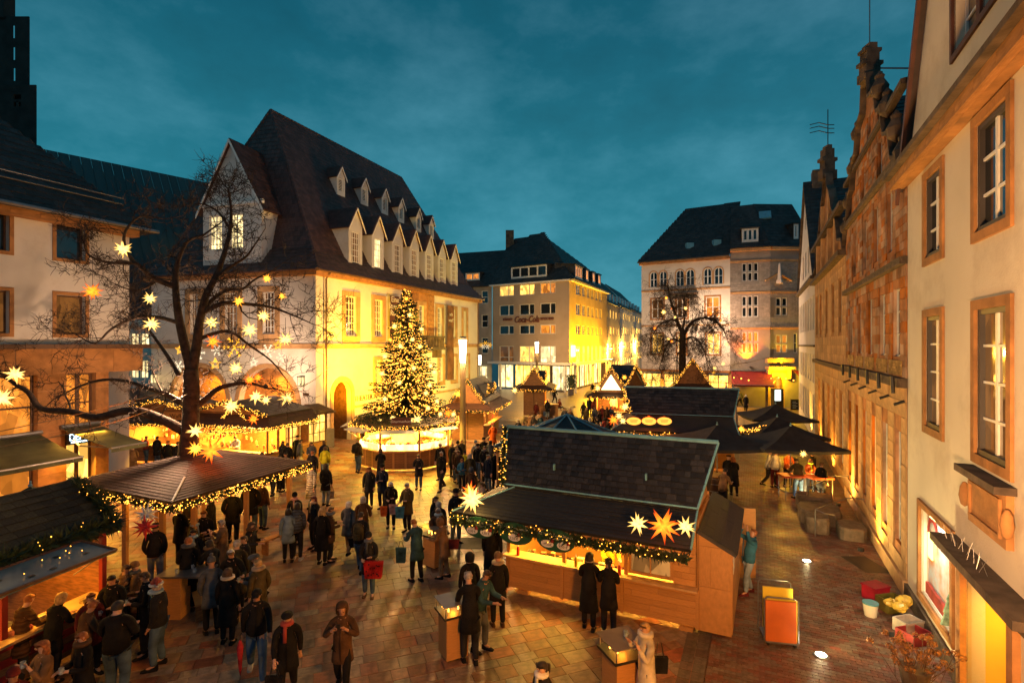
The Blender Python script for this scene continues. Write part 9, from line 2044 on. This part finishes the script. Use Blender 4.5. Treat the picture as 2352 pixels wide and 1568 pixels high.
for i, (x, y, s, k, m, lab) in enumerate([(1680,790,34,'flake',E_fl,'largest white snowflake light before the theatre wall'), (1765,830,24,'flake',E_fl,'rightmost white snowflake light before the theatre wall'), (1360,785,26,'flake',E_fl,'white snowflake light between the tree stems and the red star'), (1240,800,34,'flake',E_fl,'white snowflake light behind the right stem'), (1118,885,28,'flake',E_fl,'white snowflake light behind the left stem'), (1590,860,22,'star',E_fl,'small white outlined star left of the large snowflake'), (1745,752,24,'star',E_fo,'yellow outlined star at the right of the wire'), (1470,765,52,'flake',E_fo,'big yellow snowflake light'), (1350,870,28,'star',E_fo,'yellow outlined star below the wire'), (1132,780,26,'star',E_fo,'yellow outlined star behind the left stem')]):
 p = cv([(x, y)])[0]; motif(p[0], p[1], 27.5, s, k, m, lab)
cw3 = lambda x, y: (1033.6+.3662*x, 459.4+.3662*y)
for i, (x, y, s) in enumerate([(858,965,14),(893,955,14),(935,960,12),(980,935,20),(1028,935,11),(1030,970,9),(1070,950,18),(1108,935,11),(1112,970,12),(1170,925,9)]):
 p = cw3(x, y); motif(p[0], p[1], 86+i*1.5, s, 'flake' if i % 2 == 0 else 'star', E_fo, ('left', 'second', 'third', 'largest', 'small upper', 'small lower', 'second large', 'upper right', 'lower right', 'farthest right')[i] + ' yellow light motif across the shopping street', 'light motifs across the street')
for i, dx in enumerate((-9, -4, 1, 6, 11)): motif(1114+dx, 792 - (4 if i == 2 else 0) + (i % 2)*4, 60, 11, 'flake', E_fo if i % 2 == 0 else E_fl, ('first', 'second', 'middle', 'fourth', 'last')[i] + ' flake of the light cluster beside the theatre corner', 'flake cluster by the theatre corner')
def wire(a, b, label, sag=.4, r=.012):
 W_ = thing('cable', label, 'cable', a); a, b = V(a), V(b); mb = MB(); mb.tube([a.lerp(b, t/10) - Z3*sag*math.sin(math.pi*t/10) for t in range(11)], r, 3); obj('strand', mb, M_metal, W_)
wire(atY(0, 990, 12), atY(640, 800, 22), 'thin cable crossing from the left edge to the theatre', .3); wire(atY(0, 1025, 11), atY(430, 905, 17), 'thin cable from the left edge to the tree trunk', .2); wire(atY(640, 905, 20), atY(756, 843, 33), 'cable from the corner stall to the theatre downpipe', .25, .02)
wire(atY(1310, 800, 72), atY(1477, 812, 64), 'cable across the shopping street between the houses', 1.0, .03); wire(atY(1477, 830, 61), atY(1840, 800, 50), 'cable along the grey brick house front', 1.2, .03)
# fire tables, furniture, lane objects
def fire_table(x, y, label, rot=.5, w=.6, fire=True, h=1.05, items=1):
 T = thing('fire_table', label, 'table', (x, y, 0)); c, s = math.cos(rot), math.sin(rot); ux, uy = V((c, s, 0)), V((-s, c, 0)); O = V((x, y, 0))
 bx = lambda mb, a, b, z0, z1: mb.box(O - ux*a/2 - uy*b/2 + Z3*z0, ux*a, uy*b, Z3*(z1-z0))
 mb = MB(); bx(mb, w*.8, w*.8, .06, h-.12); obj('pedestal', mb, M_wood, T); mb = MB(); bx(mb, w*.6, w*.6, 0, .06); obj('foot', mb, M_black, T)
 mb = MB(); bx(mb, w*1.02, w*1.02, h-.12, h-.07); obj('black_tray', mb, M_black, T)
 mb = MB()
 for a in (-1, 1):
  for b in (-1, 1): q = O + ux*a*w*.44 + uy*b*w*.44; mb.tube([q + Z3*(h-.07), q + Z3*(h+.14)], .012, 5)
 obj('corner_post', mb, M_metal, T)
 mb = MB(); bx(mb, w*1.05, w*1.05, h+.14, h+.155); obj('glass_top', mb, pmat('glass_top', (.20, .17, .14), .12, .1), T)
 if fire:
  mb = MB(); r2 = random.Random(int(x*10))
  for k in range(14): q = O + ux*r2.uniform(-.2, .2) + uy*r2.uniform(-.1, .2); mb.lathe(q + Z3*(h-.05), [(.012, 0), (.02, .03), (.004, r2.uniform(.07, .16))], 5)
  obj('flame', mb, emat('flame', (1, .42, .05), 7), T, kind='stuff'); lamp('POINT', 'fire_light', O + Z3*(h+.04), 5, (1, .4, .1), T, .06)
 return T
fire_table(-1.25, 11.25, 'fire table with glass top beside the long black coat'); fire_table(2.02, 9.75, 'fire table cut off at the bottom beside the cream coat', .35, .66); t3_ = fire_table(-2.3, 15.8, 'fire table with two mugs between the petrol and brown coats', .9, .62)
cup((-2.45, 15.9, 1.24), 'red mug on the fire table', M_awr); cup((-2.1, 15.75, 1.24), 'pale mug on the fire table'); cup((2.1, 9.8, 1.24), 'small pale dish on the nearest fire table')
T = thing('standing_table', 'high standing table amid the left crowd group', 'table', (-8.15, 12.9, 0)); mb = MB(); mb.cbox(-8.4, -7.95, 12.7, 13.15, 0, 1.02); obj('pedestal', mb, M_wood, T); mb = MB(); mb.cbox(-8.5, -7.4, 12.6, 13.35, 1.03, 1.07); obj('table_top', mb, M_metal, T)
for k, (x, y) in enumerate(((-7.9, 13.1), (-7.7, 12.85), (-8.1, 12.8))): cup((x, y, 1.10), ('left', 'front', 'rear')[k] + ' mug on the table amid the left crowd')
for k, (px, py) in enumerate(((1250, 957), (1271, 955))):
 q = ground(px, py, 0); T = thing('standing_table', ('left', 'right')[k] + ' wooden standing table on the far square', 'table', q); mb = MB(); mb.cbox(q.x-.4, q.x+.4, q.y-.4, q.y+.4, 0, 1.05); obj('pedestal', mb, M_wood, T); mb = MB(); mb.cbox(q.x-.5, q.x+.5, q.y-.5, q.y+.5, 1.06, 1.1); obj('table_top', mb, M_wood_m, T)
def bench(O, L, label, rot):
 B = thing('bench', label, 'bench', O); c, s = math.cos(rot), math.sin(rot); ux, uy = V((c, s, 0)), V((-s, c, 0)); O = V(O)
 mb = MB(); mb.box(O + Z3*.44, ux*L, uy*.28, Z3*.04); obj('seat', mb, M_wood, B); mb = MB()
 for t in (.15, L-.2): mb.box(O + ux*t, ux*.05, uy*.26, Z3*.44)
 obj('leg', mb, M_wood_m, B)
bench((-7.2, 12.6, 0), 1.6, 'low wooden bench half hidden in the left crowd', 2.2); bench((-7.7, 16.4, 0), 2.4, 'wooden bench under the pyramid canopy', 1.1)
for k, (x, y) in enumerate(((11.9, 22.6), (12.9, 22.3))):
 T = thing('standing_table', ('left', 'right')[k] + ' red covered table under the nearest parasol', 'table', (x, y, 0)); mb = MB(); mb.cbox(x-.45, x+.45, y-.35, y+.35, .98, 1.05); obj('red_cover', mb, pmat('cover_red', (.5, .07, .01), .6, .1), T)
 for a in (-.4, .38):
  for b in (-.3, .28): mb = MB(); mb.cbox(x+a, x+a+.03, y+b, y+b+.03, 0, .98); obj('leg', mb, M_metal, T)
T = thing('roll_cart', 'roll cart loaded with orange and yellow boards on the lane', 'cart', (5.86, 11.9, 0)); F_ = local((5.55, 11.6, 0), (.98, -.2, 0)); mb = MB(); cube(mb, F_, 0, .62, 0, .05, .12, 1.0); obj('orange_board', mb, pmat('board_orange', (.55, .13, .02), .45, .12, 2), T)
mb = MB(); cube(mb, F_, .05, .66, .08, .13, .12, 1.0); cube(mb, F_, .0, .62, .24, .28, .3, 1.2); obj('yellow_board', mb, pmat('board_yellow', (.65, .48, .04), .45, .12, 2), T)
mb = MB(); cube(mb, F_, .0, .66, .0, .6, .08, .12); obj('deck', mb, M_metal, T)
for t in (.04, .58): mb = MB(); mb.tube([F_(-.02, t, .1), F_(-.02, t, 1.0+t*.3), F_(.05, t, 1.05+t*.3), F_(.6, t, 1.05+t*.3), F_(.67, t, 1.0+t*.3), F_(.67, t, .1)], .014, 6); obj('tube_frame', mb, M_metal, T)
for s in (.06, .6):
 for t in (.05, .55): q = F_(s, t, .05); mb = MB(); mb.tube([q - V((.018, 0, 0)), q + V((.018, 0, 0))], .05, 10); obj('wheel', mb, M_black, T)
def crate(x, y, z, w, d, h, col, label, rot=.35, name='crate', lid=None):
 T = thing(name, label, name.replace('_', ' '), (x, y, z)); F_ = local((x, y, z), (math.cos(rot), math.sin(rot), 0)); mb = MB(); cube(mb, F_, 0, w, 0, d, 0, .03); cube(mb, F_, 0, .02, 0, d, .03, h); cube(mb, F_, w-.02, w, 0, d, .03, h); cube(mb, F_, .02, w-.02, 0, .02, .03, h); cube(mb, F_, .02, w-.02, d-.02, d, .03, h); obj('box_body', mb, pmat(name + '_' + label.split()[0], col, .5, .15, 5), T)
 mb = MB(); cube(mb, F_, -.02, w+.02, -.02, d+.02, h, h+.035) if lid else cube(mb, F_, -.01, w+.01, -.01, .03, h-.05, h); obj('lid' if lid else 'rim', mb, pmat(name + '_lid_' + label.split()[0], lid or col, .5, .15, 5), T); return T
crate(9.25, 13.5, 0, .5, .38, .34, (.38, .012, .03), 'red plastic box with a pale sticker against the wall', .3, lid=(.30, .01, .03)); crate(9.2, 12.95, 0, .55, .38, .32, (.13, .11, .02), 'olive plastic crate in front of the red box', .2); crate(8.72, 11.5, 0, .55, .42, .26, (.42, .05, .05), 'reddish folding box with white paper below the shop window', .3); crate(8.9, 11.95, 0, .5, .35, .3, (.55, .5, .45), 'white cardboard carton behind the folding box', .25)
for k, (x, y, z, r) in enumerate(((9.15, 12.5, .42, .15), (9.35, 12.65, .48, .17), (9.1, 12.75, .40, .12))):
 T = thing('sack', ('front', 'top', 'rear')[k] + ' of three yellow plastic sacks on the crates', 'sack', (x, y, z-.1)); mb = MB(); r2 = random.Random(k+9); mb.ball((x, y, z), r, 9, 7, 1.1, .9, .75); mb.v = [v + V((r2.uniform(-.025, .025), r2.uniform(-.025, .025), r2.uniform(-.02, .02))) for v in mb.v]; obj('sack_body', mb, pmat('sack_yellow', (.60, .40, .06), .35, .25, 6), T)
T = thing('bucket', 'white bucket with turquoise lid left of the red box', 'bucket', (8.72, 12.9, 0)); mb = MB(); mb.lathe((8.72, 12.9, 0), [(.13, 0), (.165, .3)], 16); obj('bucket_body', mb, M_plaster2, T, smooth=False); mb = MB(); mb.lathe((8.72, 12.9, .3), [(.175, 0), (.175, .03), (.16, .035)], 16); obj('lid', mb, pmat('lid_turquoise', (.10, .30, .36), .4), T)
T = thing('dried_plant', 'bush of brown dried hydrangea heads at the bottom right corner', 'plant', (7.75, 10.2, 0)); mb = MB(); hd2 = MB(); r2 = random.Random(8)
for k in range(46):
 b = V((7.75+r2.gauss(0, .10), 10.2+r2.gauss(0, .12), 0)); e_ = b + V((r2.gauss(0, .26), r2.gauss(0, .24), r2.uniform(.45, .95))); mb.tube([b, b.lerp(e_, .5)+V((0,0,.05)), e_], .006, 3)
 for j in range(46): d = V((r2.gauss(0,1), r2.gauss(0,1), r2.gauss(0,.7))).normalized(); c = e_ + d*.065; q = d.orthogonal().normalized(); w = d.cross(q); hd2.add([c-q*.018, c+w*.018, c+q*.018, c-w*.018], [(0,1,2,3)])
obj('stem', mb, M_wood_d, T, kind='stuff'); obj('flower_heads', hd2, pmat('dried_flower', (.22, .09, .03), .8, .4, 9, rand=.5), T, kind='stuff')
mb = MB(); mb.lathe((7.75, 10.2, 0), [(.2, 0), (.27, .38), (.24, .38)], 12); obj('pot', mb, M_sand_d, T)
T = thing('stair_block', 'rounded stone parapet blocks of the cellar stair along the stone fronts', 'parapet', (10.9, 18.0, 0))
for s0_, d0_, w_, l_, h_ in ((4.3, 1.25, .75, .9, .55), (5.3, .75, 1.4, 1.5, .5), (6.9, .85, 1.3, .9, .62), (4.0, .2, .85, 1.1, .42)):
 mb = MB(); c0 = rf.p(s0_+l_/2, 0, d0_+w_/2); n = 14; vs = []
 for z, k in ((0, 1), (h_*.85, 1), (h_, .93)):
  for i in range(n): t = 2*math.pi*i/n; sx_ = abs(math.cos(t))**.5*(1 if math.cos(t) > 0 else -1); sy_ = abs(math.sin(t))**.5*(1 if math.sin(t) > 0 else -1); vs.append(c0 + rf.t*l_/2*sx_*k + rf.n*w_/2*sy_*k + Z3*z)
 mb.add(vs, [(a*n+i, a*n+(i+1) % n, (a+1)*n+(i+1) % n, (a+1)*n+i) for a in range(2) for i in range(n)] + [[2*n+i for i in range(n)]]); obj('stone_block', mb, pmat('granite', (.13, .10, .075), .7, .25, 5, .6, 25), T)
for k, (s0_, s1_) in enumerate(((4.0, 5.6), (7.2, 9.2))):
 T = thing('handrail', ('nearer', 'farther')[k] + ' curved metal handrail at the cellar stair', 'handrail', rf.p(s0_, 0, 1.5)); mb = MB(); mb.tube([rf.p(s0_, .0, 1.75), rf.p(s0_, .95, 1.75)], .02, 6); obj('rail_post', mb, M_metal, T); mb = MB(); mb.tube([rf.p(s0_, .95, 1.75), rf.p(s0_+.15, .98, 1.6), rf.p(s1_, 1.05, .6), rf.p(s1_+.1, 1.05, .05)], .018, 6); mb.tube([rf.p(s0_, .95, 1.75), rf.p(s0_-.2, .9, 1.5), rf.p(s0_-.1, .85, 1.2)], .018, 6); obj('rail', mb, M_metal, T)
for k, (x, y, a, b) in enumerate(((-1.35, 17.6, 1.7, 1.0), (10.6, 15.9, .75, 1.2), (8.7, 12.0, .35, .3))):
 tag(obj('drain_cover', MB().cbox(x-a/2, x+a/2, y-b/2, y+b/2, -.02, .012), M_black if k else gm), ('dark metal mat behind the fire table', 'dark drain grating beside the stair parapet', 'small drain cover by the white bucket')[k], 'drain cover')
T = thing('drinks_fridge', 'lit glass fridge beside the tavern terrace', 'fridge', gfB.p(.1, 0, 1.2)); mb = MB(); gfB.box(mb, -.5, .5, 0, 2.1, 1.0, 1.6); obj('cabinet', mb, M_black, T); mb = MB(); gfB.box(mb, -.42, .2, .9, 2.0, 1.6, 1.63); obj('glass_door', mb, emat('fridge_glow', (.75, .85, .8), 1.6), T)
for k, (s, d, h, w) in enumerate(((1.3, 2.2, 1.1, .8), (3.6, 1.0, 1.9, .7), (3.7, 2.6, 1.1, .8))):
 T = thing('chalk_board', ('left low', 'tall', 'red framed')[k] + ' chalk board outside the tavern', 'chalk board', gfB.p(s, 0, d)); mb = MB(); gfB.box(mb, s-w/2, s+w/2, .05, h, d, d+.06); obj('board', mb, M_black, T); mb = MB()
 for j in range(5): gfB.box(mb, s-w*.35, s+w*(.1+.2*(j % 2)), h-.25-j*.15, h-.22-j*.15, d+.06, d+.065)
 obj('chalk_line', mb, M_white, T, kind='stuff'); mb = MB(); gfB.box(mb, s-w/2-.04, s-w/2, 0, h+.03, d-.01, d+.07); gfB.box(mb, s+w/2, s+w/2+.04, 0, h+.03, d-.01, d+.07); obj('frame', mb, M_awr if k == 2 else M_wood_d, T)
r2 = random.Random(21); ch_n = ['first', 'second', 'third', 'fourth', 'fifth', 'sixth', 'seventh', 'eighth', 'ninth', 'tenth']
for k in range(10):
 f = cl_ if k < 4 else cr_; s = (1.2+k*1.7) if k < 4 else 2+(k-4)*2.4; d = 3.0 if k < 4 else 2.8; q = f.p(s, 0, d); T = thing('cafe_chair', ch_n[k] + ' cafe chair outside the corner block counted from the left', 'chair', q, 'cafe chairs by the corner block'); F_ = local(q, (math.cos(k), math.sin(k), 0)); mb = MB(); cube(mb, F_, 0, .45, 0, .45, .43, .48); obj('seat', mb, M_wood_d, T); mb = MB(); cube(mb, F_, 0, .45, .42, .45, .5, .95); obj('backrest', mb, M_wood_d, T)
 for a in (0, .41):
  for b in (0, .41): mb = MB(); cube(mb, F_, a, a+.04, b, b+.04, 0, .43); obj('leg', mb, M_metal, T)
T = thing('planter', 'small evergreen in a pot on the far square', 'plant', ground(1311, 907)); q = ground(1311, 907); mb = MB(); mb.cbox(q.x-.35, q.x+.35, q.y-.35, q.y+.35, 0, .8); obj('pot', mb, M_metal, T); mb = MB()
for k in range(500): d = V((r2.gauss(0,.3), r2.gauss(0,.3), r2.uniform(.8, 2.5))); mb.add([q+d, q+d+V((.12,0,.1)), q+d+V((0,.05,.2))], [(0,1,2)])
obj('foliage', mb, M_fir, T, kind='stuff')
for k, s in enumerate((5.2,)):
 T = thing('waste_bin', 'dark wheeled bin in front of the arched theatre door', 'bin', fr.p(s, 0, .6)); mb = MB(); fr.box(mb, s-.9, s+.1, .1, 1.25, .3, 1.0); obj('bin_body', mb, M_black, T); mb = MB(); fr.box(mb, s-.95, s+.15, 1.26, 1.34, .25, 1.05); obj('lid', mb, M_metal, T)
